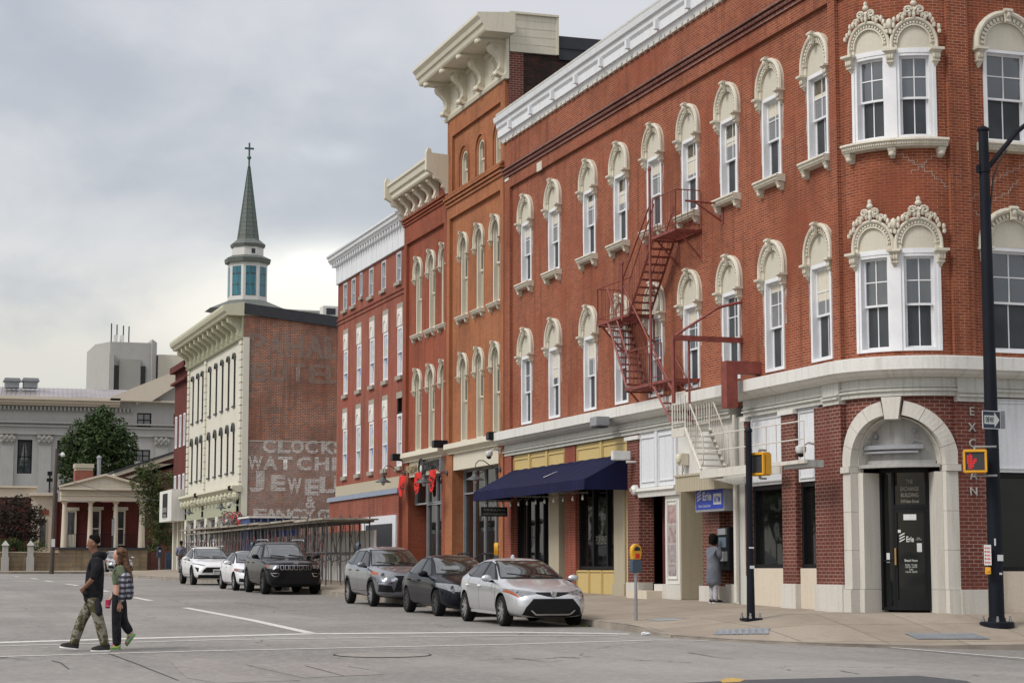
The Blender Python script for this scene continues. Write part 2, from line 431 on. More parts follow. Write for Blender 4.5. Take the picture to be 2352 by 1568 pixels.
def corbel(mb, a, z, s=1.0):               # capital-like pendant under a hood
    mb.box(a-.135*s, a+.135*s, 0, .25*s, z-.035*s, z+.02*s)
    frust(mb, a, .15*s, .22*s, .16*s, .23*s, z-.09*s, z-.035*s); frust(mb, a, .13*s, .16*s, .13*s, .17*s, z-.25*s, z-.09*s)
    for k in (-1, 0, 1): mb.ball((a+k*.05*s, .165*s, z-.15*s), .032*s, .025*s, .07*s, 6)
    mb.box(a-.075*s, a+.075*s, 0, .15*s, z-.275*s, z-.25*s); frust(mb, a, .03*s, .12*s, .04*s, .12*s, z-.40*s, z-.275*s)
def keystone(mb, a, z, s=1.0, d=.11):
    frust(mb, a, .10*s, .17*s, .05, .09, z-.27*s, z+.02*s, d)
    mb.tube((a-.10*s, d+.085, z-.03*s), (a+.10*s, d+.085, z-.03*s), .038*s, 8); mb.tube((a-.065*s, d+.06, z-.25*s), (a+.065*s, d+.06, z-.25*s), .028*s, 8)
    mb.ball((a, d+.085, z-.12*s), .05*s, .04, .07*s, 8)
def roll(mb, ca, zs, zleg, r, t, dc, ky=1.0, n=18, m=8):   # round moulding that runs up the legs and over the arch
    P = [(ca-r, zleg, 0)]+[(ca+r*cos(pi-pi*i/n), zs+r*sin(pi*i/n)*ky, pi*i/n) for i in range(n+1)]+[(ca+r, zleg, pi)]; R = []
    for (x, z, th) in P:
        ux, uz = -cos(th), sin(th); R.append([mb.v(x+ux*t*cos(2*pi*k/m), dc+t*1.05*sin(2*pi*k/m), z+uz*t*cos(2*pi*k/m)) for k in range(m)])
    for i in range(len(R)-1):
        for k in range(m): j = (k+1) % m; mb.F.append([R[i][k], R[i][j], R[i+1][j], R[i+1][k]])
    mb.F.append(R[0][::-1]); mb.F.append(R[-1])
def hood(mb, ca, zs, zleg, ri, r, ky=1.0, key=True, corb=True, s=1.0, n=14, cs=1.0):
    t = (r-ri)*.25; rm = r-t*2.1; roll(mb, ca, zs, zleg, r-t, t, .085*s, ky)
    mb.arch(ca, zs, rm, r-.01, 0, .085*s, n, ky=ky); mb.arch(ca, zs, ri, rm+.02, 0, .06*s, n, ky=ky); mb.arch(ca, zs, ri-.012, ri+.018, .0, .085*s, n, ky=ky)
    for q in (-1, 1):
        mb.box(ca+q*rm, ca+q*(r-.01), 0, .08*s, zleg, zs); mb.box(ca+q*ri, ca+q*(rm+.01), 0, .06*s, zleg, zs)
        if corb: corbel(mb, ca+q*(ri+r)/2, zleg, cs)
    m = 19
    for k in range(m):
        t0 = pi*(k+.22)/m; t1 = pi*(k+.78)/m
        mb.arch(ca, zs, ri+.025*s, rm-.01*s, .06*s, .10*s, 1, t0, t1, ky)
    if key: keystone(mb, ca, zs+r*ky, s)
def sillpiece(mb, ca, w, z, seg=1, s=1.0, br=(-1, 1)):
    mb.sweep([(0, z-.03*s), (.26*s, z-.03*s), (.27*s, z-.075*s), (.22*s, z-.11*s), (.19*s, z-.20*s), (0, z-.22*s)], ca-w/2, ca+w/2, seg)
    for k in range(int(w/.045)):
        a = ca-w/2+.02+k*.045
        mb.box(a, a+.028, .19*s, .235*s, z-.155*s, z-.115*s)
    for q in br:
        a = ca+q*(w/2-.11)
        frust(mb, a, .13*s, .16*s, .16*s, .20*s, z-.30*s, z-.22*s); frust(mb, a, .08*s, .14*s, .07*s, .17*s, z-.42*s, z-.30*s)
        mb.ball((a, .12*s, z-.33*s), .075*s, .06*s, .07*s, 8)
def sash_window(T, ca, zb, w, h, parent, world, arched=False, frame='vinyl', sashm='vinyl', cols=2, rows=2, fd=.05, fw=.10, setb=.16, lower='screen', up='glass', seg=1, name='window', split=.52, lowmunt=True, blind=None):
    """w,h: opening. Returns the window object (frame) with its sashes and panes."""
    f = MB(T); x0, x1 = ca-w/2, ca+w/2; zt = zb+h
    zs = zt-w/2 if arched else zt
    f.box(x0, x0+fw, -setb, fd, zb, zs); f.box(x1-fw, x1, -setb, fd, zb, zs); f.box(x0+fw, x1-fw, -setb, fd, zb, zb+.07, seg)
    if arched: f.arch(ca, zs, w/2-fw, w/2, -setb, fd, 12)
    else: f.box(x0+fw, x1-fw, -setb, fd, zt-fw, zt, seg)
    fo = f.build(name, M[frame], parent, world)
    i0, i1 = x0+fw, x1-fw; b0 = zb+.07; top = zs if arched else zt-fw; mid = b0+(zt-fw-b0)*(1-split) if not arched else b0+(top+w*.3-b0)*.5
    s = MB(T); du = -setb+.05; dl = -setb; e = .045
    def ring(a, b, z0, z1, d0, d1, th):
        s.box(a, a+th, d0, d1, z0, z1); s.box(b-th, b, d0, d1, z0, z1)
        s.box(a+th, b-th, d0, d1, z0, z0+th, seg); s.box(a+th, b-th, d0, d1, z1-th, z1, seg)
    if arched:
        s.box(i0, i0+e, du-.03, du+.03, mid, top); s.box(i1-e, i1, du-.03, du+.03, mid, top); s.box(i0+e, i1-e, du-.03, du+.035, mid-.03, mid+.03)
        s.arch(ca, top, w/2-fw-e, w/2-fw, du-.03, du+.03, 10)
        if cols > 1: s.box(ca-.012, ca+.012, du-.02, du+.02, mid, top+w/2-fw-e)
    else:
        ring(i0, i1, mid-.03, top, du-.03, du+.03, e)
        for k in range(1, cols): a = lerp(i0, i1, k/cols); s.box(a-.012, a+.012, du-.02, du+.02, mid+.015, top-e)
        for k in range(1, rows): z = lerp(mid, top, k/rows); s.box(i0+e, i1-e, du-.02, du+.018, z-.012, z+.012, seg)
    ring(i0, i1, b0, mid+.03, dl-.03, dl+.02, e)
    if lowmunt:
        for k in range(1, cols): a = lerp(i0, i1, k/cols); s.box(a-.012, a+.012, dl-.02, dl+.012, b0+e, mid)
    s.build('sash', M[sashm], fo, world)
    g = MB(T)
    if arched: g.prism([(ca+(w/2-fw)*cos(pi*i/10), top+(w/2-fw)*sin(pi*i/10)) for i in range(11)]+[(i0, mid), (i1, mid)], du-.012, du)
    else: g.box(i0+.01, i1-.01, du-.012, du, mid, top, seg)
    g.build('pane', M[up], fo, world)
    g = MB(T); g.box(i0+.01, i1-.01, dl-.012, dl+.0, b0, mid, seg); g.build('pane', M[lower], fo, world)
    if blind:
        g = MB(T); g.box(i0+.02, i1-.02, du-.05, du-.04, blind, top); g.build('blind', M['sash'], fo, world)
    return fo
def put(proto, parent, a, z, first, T=Tst):
    o = proto if first else copy_tree(proto)
    o.parent = parent; p = Vector(T(a, 0, z)); o.location = p-parent.location; o.rotation_euler = (0, 0, -pi/2); return o
# ================================================================ the corner building
RA = thing('brick_building', 'long three storey red brick corner building with rounded corner and cream arched window hoods', 'building', (W, 46, .5))
a_l, z_top = -60.05, 15.35
AE = A0+RC*pi/2; a_r = AE+9.0
cols_t = [-58.05, -55.45, -52.4, -49.95, -47.5, -45.15, -42.78, -40.42, -38.1]
ZB1, ZT1, ZB2, ZT2 = 10.34, 12.27, 5.86, 8.0
tw = (A0+RC*pi/4-.36, A0+RC*pi/4+.60); south = [AE+1.45, AE+4.4, AE+7.2]
OW = .98
holes = []
for a in cols_t: holes += [(a-OW/2, a+OW/2, ZB1, ZT1), (a-OW/2, a+OW/2, ZB2, ZT2)]
for a in south: holes += [(a-.55, a+.55, ZB1, ZT1+.1), (a-.55, a+.55, ZB2, ZT2+.1)]
tws, twe = tw[0]-.44, tw[1]+.44
holes += [(tws, twe, ZB1, ZT1), (tws, twe, ZB2, ZT2)]
arcs = [A0+RC*pi/2*i/10 for i in range(11)]
m = MB(Tco); wall(m, a_l, a_r, 5.2, z_top, holes, .22, arcs)
m.build('wall', M['redbrick'], RA)
m = MB(Tco)                                 # frieze, pilasters and corbelled string courses stand proud of the field
def band(mb, z0, z1, d, a0=a_l, a1=a_r, e=.0):
    mb.box(a0, A0-.12, e, d, z0, z1); mb.box(A0-.12, AE+.12, e, d*.999, z0, z1, 10); mb.box(AE+.12, a1, e, d, z0, z1)
band(m, 13.66, z_top-.06, .10)
m.build('brick_frieze', M['redbrick'], RA)
for a0, a1 in ((a_l, a_l+.55), (A0-.32, A0-.0), (AE, AE+.5)): m = MB(Tco); m.box(a0, a1, 0, .098, 5.74, 13.66); m.build('pilaster', M['redbrick'], RA)
m = MB(Tco)
band(m, 14.02, 14.10, .15, e=.101); band(m, 14.13, 14.21, .19, e=.101); band(m, 14.24, 14.30, .24, e=.101)
m.build('string_course', M['redbrick_dark'], RA)
m = MB(Tco)
m.box(-56.75, -56.3, .101, .125, 13.62, 13.9); m.box(a_l+.1, a_l+.5, .101, .125, 13.9, 14.0)
m.build('stone_block', M['offwhite'], RA)
# metal cornice
m = MB(Tco)
prof = [(.10, 15.29), (.16, 15.29), (.20, 15.40), (.26, 15.42), (.26, 15.66), (.32, 15.74), (.33, 15.86), (.40, 15.90), (.43, 16.06), (.38, 16.10), (.10, 16.10)]
m.sweep(prof, a_l-.2, A0, 1); m.sweep(prof, A0, AE, 10); m.sweep(prof, AE, a_r, 1)
a = a_l+1.2
while a < A0: m.box(a-.07, a+.07, .26, .38, 15.46, 15.70); a += 2.05
m.build('cornice', M['coolwhite'], RA)
m = MB(Tco)
band(m, 16.10, 16.16, .40); m.build('coping', M['whitepaint'], RA)
m = MB(Tco); 
for i in range(60):
    a = lerp(a_l, A0, i/60); m.box(a, a+.3, .10, .17+.02*random.random(), 15.20, 15.285)
m.build('cornice_bed', M['stone'], RA)
m = MB()
def roofslab(mb, pts, z0, z1):
    n = len(pts); A = [mb.v(p[0], -p[1], z0) for p in pts]; B = [mb.v(p[0], -p[1], z1) for p in pts]
    mb.F.append(A[::-1]); mb.F.append(B)
    for i in range(n): j = (i+1) % n; mb.F.append([A[i], A[j], B[j], B[i]])
pl = [Tco(a, -.24, 0)[:2] for a in [a_l+.02]+arcs+[a_r-.02]]+[(W+RC+9.0, 59.9), (W+.24, 59.9)]
roofslab(m, pl, 15.0, 15.2); m.build('roof', M['darkgrey'], RA, world=True)
m = MB(); roofslab(m, [(W+.3, 59.95), (W+RC+8.9, 59.95), (W+RC+8.9, 59.75), (W+.3, 59.75)], .3, 15.0)
roofslab(m, [(W+RC+8.9, 59.7), (W+RC+8.9, YC+.3), (W+RC+8.7, YC+.3), (W+RC+8.7, 59.7)], .3, 15.0); m.build('back_wall', M['redbrick_dark'], RA, world=True)
# grey run-off stains under the hoods
t_ = Nt('run-off stain'); gp = t_.nd('ShaderNodeNewGeometry'); mp_ = t_.nd('ShaderNodeMapping'); t_.L.new(gp.outputs['Position'], mp_.inputs[0]); mp_.inputs['Scale'].default_value = (9, 9, 1.2); v = mp_.outputs[0]; fac = t_.rng(t_.noise(v, 2, 5, .65), .38, .58, 0, .92)
tc = t_.nd('ShaderNodeTexCoord')
tr = t_.nd('ShaderNodeBsdfTransparent'); mxs = t_.nd('ShaderNodeMixShader'); t_.L.new(fac, mxs.inputs[0]); t_.L.new(tr.outputs[0], mxs.inputs[1]); t_.L.new(t_.b.outputs[0], mxs.inputs[2])
t_.L.new(mxs.outputs[0], t_.N['Material Output'].inputs[0]); t_.col((.44, .37, .32)); t_.set(Roughness=.9); M['stain'] = t_.m
# windows of the street front
def A_proto(h, top):
    f = sash_window(Tid, 0, 0, OW, h, None, False, fw=.085, fd=.03)
    m = MB(); m.halfdisc(0, h+.22, .48, 0, .02, 14, h-.01); m.build('arch_panel', M['tymp'], f)
    m = MB(); hood(m, 0, h+.22, h+.02, .45, .67, cs=.84); m.build('arch_hood', M['offwhite'], f, smooth=True)
    if top: m = MB(); sillpiece(m, 0, 1.28, 0, s=.9); m.build('sill', M['offwhite'], f, smooth=True)
    for q, l in ((-1, 1.2), (1, .8)):
        m = MB(); m.face((q*.565-.035, .004, h-.32-l), (q*.565+.035, .004, h-.32-l), (q*.565+.06, .004, h-.30), (q*.565-.06, .004, h-.30)); m.build('stain', M['stain'], f)
    return f
for (zb, zt, top) in ((ZB1, ZT1, True), (ZB2, ZT2, False)):
    pr = A_proto(zt-zb, top)
    for i, a in enumerate(cols_t):
        o = put(pr, RA, a, zb, i == 0)
        for ch in o.children:
            if ch.name.startswith('pane') and ch.active_material.name == 'window glass': sl = ch.material_slots[0]; sl.link = 'OBJECT'; sl.material = M[('glass', 'glass3', 'glass', 'glass2', 'glass3')[(i*3+int(top)) % 5]]
        hb = (0, .35, .8, 0, .55, .2, 0, .7, .45)[(i*2+int(top)) % 9]
        if hb: m = MB(); m.box(-.36, .36, -.1085, -.107, zt-zb-.1-hb, zt-zb-.1); m.build('blind', M['cream'], o, world=False)
# the twin windows on the curve, with carved crests
def scroll(mb, ca, d, z, r, q=1, turns=1.4, th=.03, n=14):
    pts = []
    for i in range(n+1):
        t = i/n; ang = turns*2*pi*t; rr = r*(1-.82*t)
        pts.append((ca+q*(r-rr*cos(ang))*1.0-q*r, d, z+rr*sin(ang)))
    mb.path(pts, th, 5)
def crest(mb, ca, zs, r, ky, s=1.0):
    for k in range(17):
        t = pi*(.13+.74*k/16); rr = r+.06+.035*sin(k*2.1)
        hgt = .05+.07*sin(pi*k/16)
        mb.ball((ca+rr*cos(t), .12, zs+rr*ky*sin(t)), .043*s, .04, (.036+hgt*.45)*s, 6)
    for q in (-1, 1):
        scroll(mb, ca+q*.115, .14, zs+r*ky+.13, .085, q); scroll(mb, ca+q*.24, .13, zs+r*ky*.97+.03, .06, q, 1.2, .025)
    mb.ball((ca, .13, zs+r*ky+.27), .07, .05, .06, 8); mb.ball((ca, .13, zs+r*ky+.36), .045, .04, .06, 6); mb.ball((ca, .12, zs+r*ky+.12), .05, .04, .09, 6)
for (zb, zt, nm) in ((ZB1, ZT1, 0), (ZB2, ZT2, 1)):
    m = MB(Tco)                              # broad white mullion and surround of the pair
    m.box(tws, tw[0]-.37, -.2, .05, zb, zt, 2); m.box(tw[1]+.37, twe, -.2, .05, zb, zt, 2)
    m.box(tw[0]+.37, tw[1]-.37, -.2, .055, zb, zt-.1, 4); m.box(tws, twe, -.2, .045, zt-.10, zt, 10)
    sur = m.build('window_surround', M['vinyl'], RA)
    for a in tw: sash_window(Tco, a, zb, .74, zt-zb-.1, RA, True, fw=.06, fd=.03, seg=4)
    m = MB(Tco); zs = zt+.10; ky = 1.15
    for a in tw:
        for i in range(8):
            x0, x1 = a-.36+.09*i, a-.36+.09*(i+1)
            h0, h1 = [sqrt(max(0, .36**2-(x-a)**2))*ky for x in (x0, x1)]
            m.face((x0, .03, zt-.01), (x1, .03, zt-.01), (x1, .03, zs+h1), (x0, .03, zs+h0))
    m.build('arch_panel', M['tymp'], sur)
    m = MB(Tco)
    for a in tw: hood(m, a, zs, zt-.05, .34, .49, ky, key=False, corb=False, n=16)
    for a in (tw[0]-.43, (tw[0]+tw[1])/2, tw[1]+.43): corbel(m, a, zt-.04, .95)
    for a in tw: crest(m, a, zs, .49, ky)
    m.ball(((tw[0]+tw[1])/2, .14, zs+.42), .07, .05, .12, 6)
    m.build('arch_hood', M['offwhite'], sur, smooth=True)
    if nm == 0:
        m = MB(Tco); sillpiece(m, (tw[0]+tw[1])/2, 2.15, zb, 12, 1.0, (-1, 0, 1)); m.build('sill', M['offwhite'], sur, smooth=True)
for a in south:
    for (zb, zt) in ((ZB1, ZT1+.1), (ZB2, ZT2+.1)):
        f = sash_window(Tco, a, zb, 1.10, zt-zb, RA, True, fw=.085, fd=.03)
        m = MB(Tco); m.halfdisc(a, zt+.05, .56, 0, .035, 14, zt-.01); m.build('arch_panel', M['tymp'], f)
        m = MB(Tco); hood(m, a, zt+.05, zt-.05, .54, .79); m.build('arch_hood', M['offwhite'], f, smooth=True)
        if zb > 9: m = MB(Tco); sillpiece(m, a, 1.5, zb); m.build('sill', M['offwhite'], f, smooth=True)
        for q in (-1, 1):                     # curtains tied back behind the panes
            c = MB(Tco); pts = []
            n = 7
            for k in range(n):
                x0 = a+q*(.04+.37*k/n); x1 = a+q*(.04+.37*(k+1)/n)
                lz = zb+.3+1.1*(1-k/n)**1.5 if zb > 9 else zb+.1; dd = -.20-.02*(k % 2)
                c.face((x0, dd, lz), (x1, dd-.02+.04*(k % 2), zb+.3+1.1*(1-(k+1)/n)**1.5 if zb > 9 else zb+.1), (x1, dd-.02+.04*(k % 2), zt-.1), (x0, dd, zt-.1))
            c.build('curtain', M['sash'], f)
M['repoint'] = plain('pale repointing', (.40, .31, .26), .9)
for x0, y0, n, sg, T0 in ((2057, 355, 17, 1, 0), (2156, 358, 5, -1, 0), (2352, 380, 15, -1, 0), (2340, 415, 9, -1, 0)):
    a, z = SC_(x0, y0); R_ = random.Random(x0); m = MB(Tco)
    for k in range(n): w = R_.choice((.05, .11, .16)); m.box(a, a+sg*w, .001, .006, z-.006, z+.006, 2); a += sg*w; m.box(a-.006, a+.006, .001, .006, z-.078, z); z -= .078
    m.build('mortar_repair', M['repoint'], RA)
# belt between shop fronts and brick
m = MB(Tco)
pf = [(0, 5.74), (.40, 5.72), (.46, 5.70), (.46, 5.44), (.40, 5.42), (.34, 5.36), (.20, 5.30), (0, 5.30)]
m.sweep(pf, a_l-.15, A0-.7, 1); m.sweep(pf, A0-.7, A0, 2); m.sweep(pf, A0, AE, 12); m.sweep(pf, AE, a_r, 1)
m.build('cornice', M['white'], RA)
m = MB(Tco)
def fr(a0, a1, z0, z1, seg=1, d=.10, mat=None):
    m.box(a0, a1, -.2, d, z0, z1, seg)
    m.box(a0, a1, d+.001, d+.05, z0+.10, z0+.14, seg); m.box(a0, a1, d+.001, d+.035, z0+.18, z0+.2, seg)
fr(a_l-.1, -49.5, 4.95, 5.31); fr(-49.5, -42.7, 4.95, 5.31, d=.11); fr(-42.0, A0-.75, 4.90, 5.31); fr(A0-.75, A0-.02, 4.84, 5.31, 1, .16); fr(A0-.02, AE, 4.92, 5.31, 12, .10); fr(AE, AE+.7, 4.80, 5.31, 1, .16); fr(AE+.7, a_r, 4.92, 5.31)
m.build('frieze', M['whitepaint'], RA)
# ---- shop floor: piers
G0 = .2
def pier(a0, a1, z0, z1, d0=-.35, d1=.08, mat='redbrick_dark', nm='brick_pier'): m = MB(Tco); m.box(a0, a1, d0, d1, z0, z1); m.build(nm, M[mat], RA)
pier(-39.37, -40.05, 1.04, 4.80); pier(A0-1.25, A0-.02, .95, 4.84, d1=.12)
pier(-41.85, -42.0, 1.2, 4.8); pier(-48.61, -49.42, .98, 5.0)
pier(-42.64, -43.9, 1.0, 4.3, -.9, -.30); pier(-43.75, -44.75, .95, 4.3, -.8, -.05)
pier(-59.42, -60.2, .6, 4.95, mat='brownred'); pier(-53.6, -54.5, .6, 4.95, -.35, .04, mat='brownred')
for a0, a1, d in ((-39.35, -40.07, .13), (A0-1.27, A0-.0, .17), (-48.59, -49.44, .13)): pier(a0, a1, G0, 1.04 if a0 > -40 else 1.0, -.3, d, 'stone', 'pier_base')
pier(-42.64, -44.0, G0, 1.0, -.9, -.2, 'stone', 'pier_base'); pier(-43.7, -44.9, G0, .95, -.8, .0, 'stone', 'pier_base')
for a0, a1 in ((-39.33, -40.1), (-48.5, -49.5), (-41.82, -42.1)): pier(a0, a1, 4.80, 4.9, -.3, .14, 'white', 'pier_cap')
# panels and black shop windows right of the stair
def panelled(a0, a1, z0, z1, n, mat, d=.0, T=Tco, par=RA, fr_=.07):
    m = MB(T); m.box(a0, a1, d-.2, d, z0, z1); w = (a1-a0)/n
    for k in range(n):
        x0 = a0+w*k+fr_; x1 = a0+w*(k+1)-fr_
        for (p, q, r, s_) in ((x0, x1, z1-fr_-.03, z1-fr_), (x0, x1, z0+fr_, z0+fr_+.03), (x0, x0+.03, z0+fr_+.03, z1-fr_-.03), (x1-.03, x1, z0+fr_+.03, z1-fr_-.03)):
            m.box(p, q, d+.001, d+.03, r, s_)
        if n > 1 and k: m.box(a0+w*k-fr_*.6, a0+w*k+fr_*.6, d+.001, d+.045, z0, z1)
    return m.build('wall_panel', mat, par)
panelled(-41.8, -40.07, 3.28, 4.90, 1, M['coolwhite']); panelled(-39.35, A0-1.26, 3.28, 4.90, 1, M['coolwhite'])
pier(-41.8, -40.07, G0, 1.38, -.2, 0, 'beige', 'wall_base'); pier(-39.35, A0-1.26, G0, 1.38, -.2, 0, 'beige', 'wall_base')
def shopwin(a0, a1, z0, z1, par, T=Tco, mull=(), tr=(), fm='black', th=.09, d=-.12, gm='shopglass', name='shop_window', mt=.05):
    f = MB(T); f.box(a0, a0+th, d-.08, d+.08, z0, z1); f.box(a1-th, a1, d-.08, d+.08, z0, z1); f.box(a0+th, a1-th, d-.08, d+.08, z0, z0+th); f.box(a0+th, a1-th, d-.08, d+.08, z1-th, z1)
    for q in mull: f.box(q-mt/2, q+mt/2, d-.06, d+.06, z0+th, z1-th)
    for q in tr: f.box(a0+th, a1-th, d-.055, d+.055, q-mt/2, q+mt/2)
    o = f.build(name, M[fm], par)
    g = MB(T); g.box(a0+th*.5, a1-th*.5, d-.03, d-.01, z0+.02, z1-.02); g.build('pane', M[gm], o)
    return o
shopwin(-41.78, -40.08, 1.38, 3.26, RA); shopwin(-39.33, A0-1.28, 1.38, 3.26, RA)
panelled(AE+.85, AE+3.6, 3.36, 4.90, 2, M['coolwhite']); shopwin(AE+.9, AE+3.6, 1.32, 3.34, RA)
m = MB(Tco); m.box(AE+.85, AE+3.6, -.2, 0, G0, 1.32); m.build('wall_base', M['beige'], RA)
pier(AE, AE+.85, .95, 4.8, -.3, .10); pier(AE+3.6, AE+4.4, .95, 4.8, -.3, .10); pier(AE+4.4, a_r, .3, 4.9, -.3, 0)
for q in (AE-.02, AE+3.6): pier(q, q+.87, G0, .95, -.3, .16, 'stone', 'pier_base')
# arched stone doorway on the curve
am = A0+RC*pi/4; ZSP = 3.50; RO, RI = 1.33, 1.02
m = MB(Tco); n = 24
for i in range(n):                           # brick above and beside the arch
    x0, x1 = lerp(A0, AE, i/n), lerp(A0, AE, (i+1)/n)
    def hh(x): return ZSP+sqrt(max(0, RO**2-(x-am)**2)) if abs(x-am) < RO else G0
    if abs((x0+x1)/2-am) < RO: m.face((x0, 0, max(hh(x0), ZSP)), (x1, 0, max(hh(x1), ZSP)), (x1, 0, 4.95), (x0, 0, 4.95))
    else: m.face((x0, 0, G0), (x1, 0, G0), (x1, 0, 4.95), (x0, 0, 4.95))
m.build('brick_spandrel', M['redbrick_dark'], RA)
m = MB(Tco); nst = 9
for k in range(nst):
    t0, t1 = pi*k/nst+.004, pi*(k+1)/nst-.004
    if k == 4: continue
    m.arch(am, ZSP, RI, RO-.02, -.25, .10, 4, t0, t1, 1.02)
for q in (-1, 1):
    m.box(am+q*RI, am+q*RO, -.25, .14, ZSP-.13, ZSP-.002, 3)
    for (z0, z1) in ((.95, 1.75), (1.756, 2.55), (2.556, ZSP-.135)): m.box(am+q*RI, am+q*(RO-.03), -.25, .095, z0, z1, 3)
    m.box(am+q*RI, am+q*(RO+.03), -.25, .14, G0, .944, 3)
    m.box(am+q*(RI-.17), am+q*(RI-.004), -.75, -.08, G0, .944, 2); m.box(am+q*(RI-.17), am+q*(RI-.004), -.75, -.10, .95, ZSP-.135, 2)
m.arch(am, ZSP, RI-.03, RI-.004, -.75, -.1, 16)
m.build('door_surround', M['stone'], RA)
m = MB(Tco); m.prism([(am-.13, 4.44), (am+.13, 4.44), (am+.19, 4.90), (am-.19, 4.90)], -.2, .17); m.build('keystone', M['stone'], RA)
M['tin'] = painted('tarnished metal panel', (.36, .36, .345), dirt=(.13, .12, .11), amt=.6, rough=.5)
m = MB(Tco)
for i in range(16):
    x0, x1 = am-RI+2*RI*i/16, am-RI+2*RI*(i+1)/16
    m.face((x0, -.35, ZSP), (x1, -.35, ZSP), (x1, -.35, ZSP+sqrt(max(0, RI**2-(x1-am)**2))), (x0, -.35, ZSP+sqrt(max(0, RI**2-(x0-am)**2))))
m.box(am-.98, am+.98, -.36, -.1, ZSP-.04, ZSP+.03, 10); m.box(am-.95, am+.95, -.36, -.30, ZSP+.03, ZSP+.12, 10)
tp = m.build('tympanum', M['tin'], RA)
m = MB(Tco); m.box(am-.88, am+.62, -.3, -.16, ZSP+.34, ZSP+.43, 8); m.box(am-.88, am+.5, -.28, -.18, ZSP+.26, ZSP+.30, 8)
m.lathe((am-.62, -.33, ZSP+.62), [(.06, 0), (.06, .06), (.03, .08)], 8, 'd'); m.lathe((am+.42, -.33, ZSP+.72), [(.06, 0), (.06, .06), (.03, .08)], 8, 'd')
m.tube((am+.42, -.28, ZSP+.7), (am+.42, -.24, ZSP+.44), .015); m.tube((am-.6, -.27, ZSP+.62), (am-.7, -.2, ZSP+.2), .006)
m.path([(am+.3, -.24, ZSP+.42), (am+.42, -.2, ZSP+.52), (am+.62, -.2, ZSP+.48), (am+.66, -.2, ZSP+.4)], .012)
m.build('lamp_bar', M['grey'], tp)
m = MB(Tco); z0, z1 = .52, ZSP-.04
m.box(am-.84, am-.75, -.66, -.56, z0, z1); m.box(am+.75, am+.84, -.66, -.56, z0, z1, 1); m.box(am-.75, am+.75, -.66, -.56, z1-.09, z1, 6); m.box(am-.38, am-.30, -.65, -.57, z0, z1-.09); m.box(am-.30, am+.75, -.65, -.57, 2.62, 2.70, 5); m.box(am-.75, am+.75, -.65, -.57, z0, z0+.06, 6)
m.box(am-.30, am-.22, -.64, -.58, z0+.06, 2.62); m.box(am+.68, am+.75, -.64, -.58, z0+.06, 2.62); m.box(am-.22, am+.68, -.64, -.58, 2.54, 2.62, 4); m.box(am-.22, am+.68, -.64, -.58, z0+.06, z0+.22, 4); m.box(am-.75, am-.38, -.64, -.58, 1.52, 1.56)
dr = m.build('door', M['black'], RA)
m = MB(Tco); m.box(am-.8, am+.8, -.625, -.605, z0+.02, z1-.02, 8); m.build('pane', M['shopglass'], dr)
M['brass'] = plain('worn brass', (.45, .30, .12), .35, .8)
m = MB(Tco); m.box(am-.285, am-.235, -.57, -.53, 1.45, 1.8); m.build('door_handle', M['brass'], dr)
M['decal'] = plain('pale vinyl lettering', (.55, .58, .55), .6); M['decal_dim'] = plain('faded gilt lettering', (.20, .19, .16), .6)
def text(body, T, a, z, size, mat, parent=None, d=.005, w=None, align='CENTER', off=0.0, name='lettering', world=True, ext=0.0, shear=0.0, spacing=1.0, sub=0):
    cu = bpy.data.curves.new('t', 'FONT'); cu.body = body; cu.size = size; cu.align_x = align; cu.offset = off; cu.extrude = ext; cu.shear = shear; cu.space_character = spacing; cu.resolution_u = 3
    o = bpy.data.objects.new('t', cu); COL.objects.link(o); dg = bpy.context.evaluated_depsgraph_get(); dg.update()
    me = bpy.data.meshes.new_from_object(o.evaluated_get(dg)); bpy.data.objects.remove(o)
    if sub:
        bm = bmesh.new(); bm.from_mesh(me); bmesh.ops.triangulate(bm, faces=bm.faces); bmesh.ops.subdivide_edges(bm, edges=bm.edges, cuts=sub, use_grid_fill=True); bm.to_mesh(me); bm.free()
    xs = [v.co.x for v in me.vertices] or [0]; W0 = max(xs)-min(xs); k = (w/W0) if w else 1.0
    uv = me.uv_layers.new(name='UVMap') if not me.uv_layers else me.uv_layers[0]
    for l in me.loops: c = me.vertices[l.vertex_index].co; uv.data[l.index].uv = (a+c.x*k, z+c.y)
    for v in me.vertices: x, y, e = v.co.x*k, v.co.y, v.co.z; v.co = T(a+x, d+e, z+y)
    return link(name, me, mat, parent, world)
for i, (s_, h) in enumerate((('THE', 3.14), ('EXCHANGE', 2.99), ('BUILDING', 2.86), ('518 State Street', 2.74))):
    text(s_, Tco, am+.22, h, .12 if i < 3 else .095, M['decal_dim'], dr, -.60, w=(.22, .6, .58, .6)[i], off=.002)
text('Erie', Tco, am+.20, 1.93, .16, M['decal'], dr, -.60, off=.004); text('Branch Hours', Tco, am+.22, 1.52, .075, M['decal'], dr, -.60, off=.001)
text('Monday - Thursday\n9:00 AM - 5:00 PM\nFriday\n9:00 AM - 6:00 PM', Tco, am+.22, 1.44, .05, M['decal'], dr, -.60)
text('Federal\nCredit Union', Tco, am+.48, 2.0, .035, M['decal'], dr, -.60)
def logo(T, a, z, s, mat, par, d):
    m = MB(T)
    for k in range(3): m.prism([(a-s*.5, z-s*.45+k*s*.33), (a+s*.1, z-s*.25+k*s*.33), (a+s*.5, z-s*.12+k*s*.33), (a+s*.5, z-s*.0+k*s*.33), (a+s*.05, z-s*.10+k*s*.33), (a-s*.5, z-s*.28+k*s*.33)], d, d+.003)
    return m.build('logo', mat, par)
logo(Tco, am-.06, 2.0, .18, M['decal'], dr, -.602)
M['paper'] = plain('white paper', (.6, .62, .62), .7)
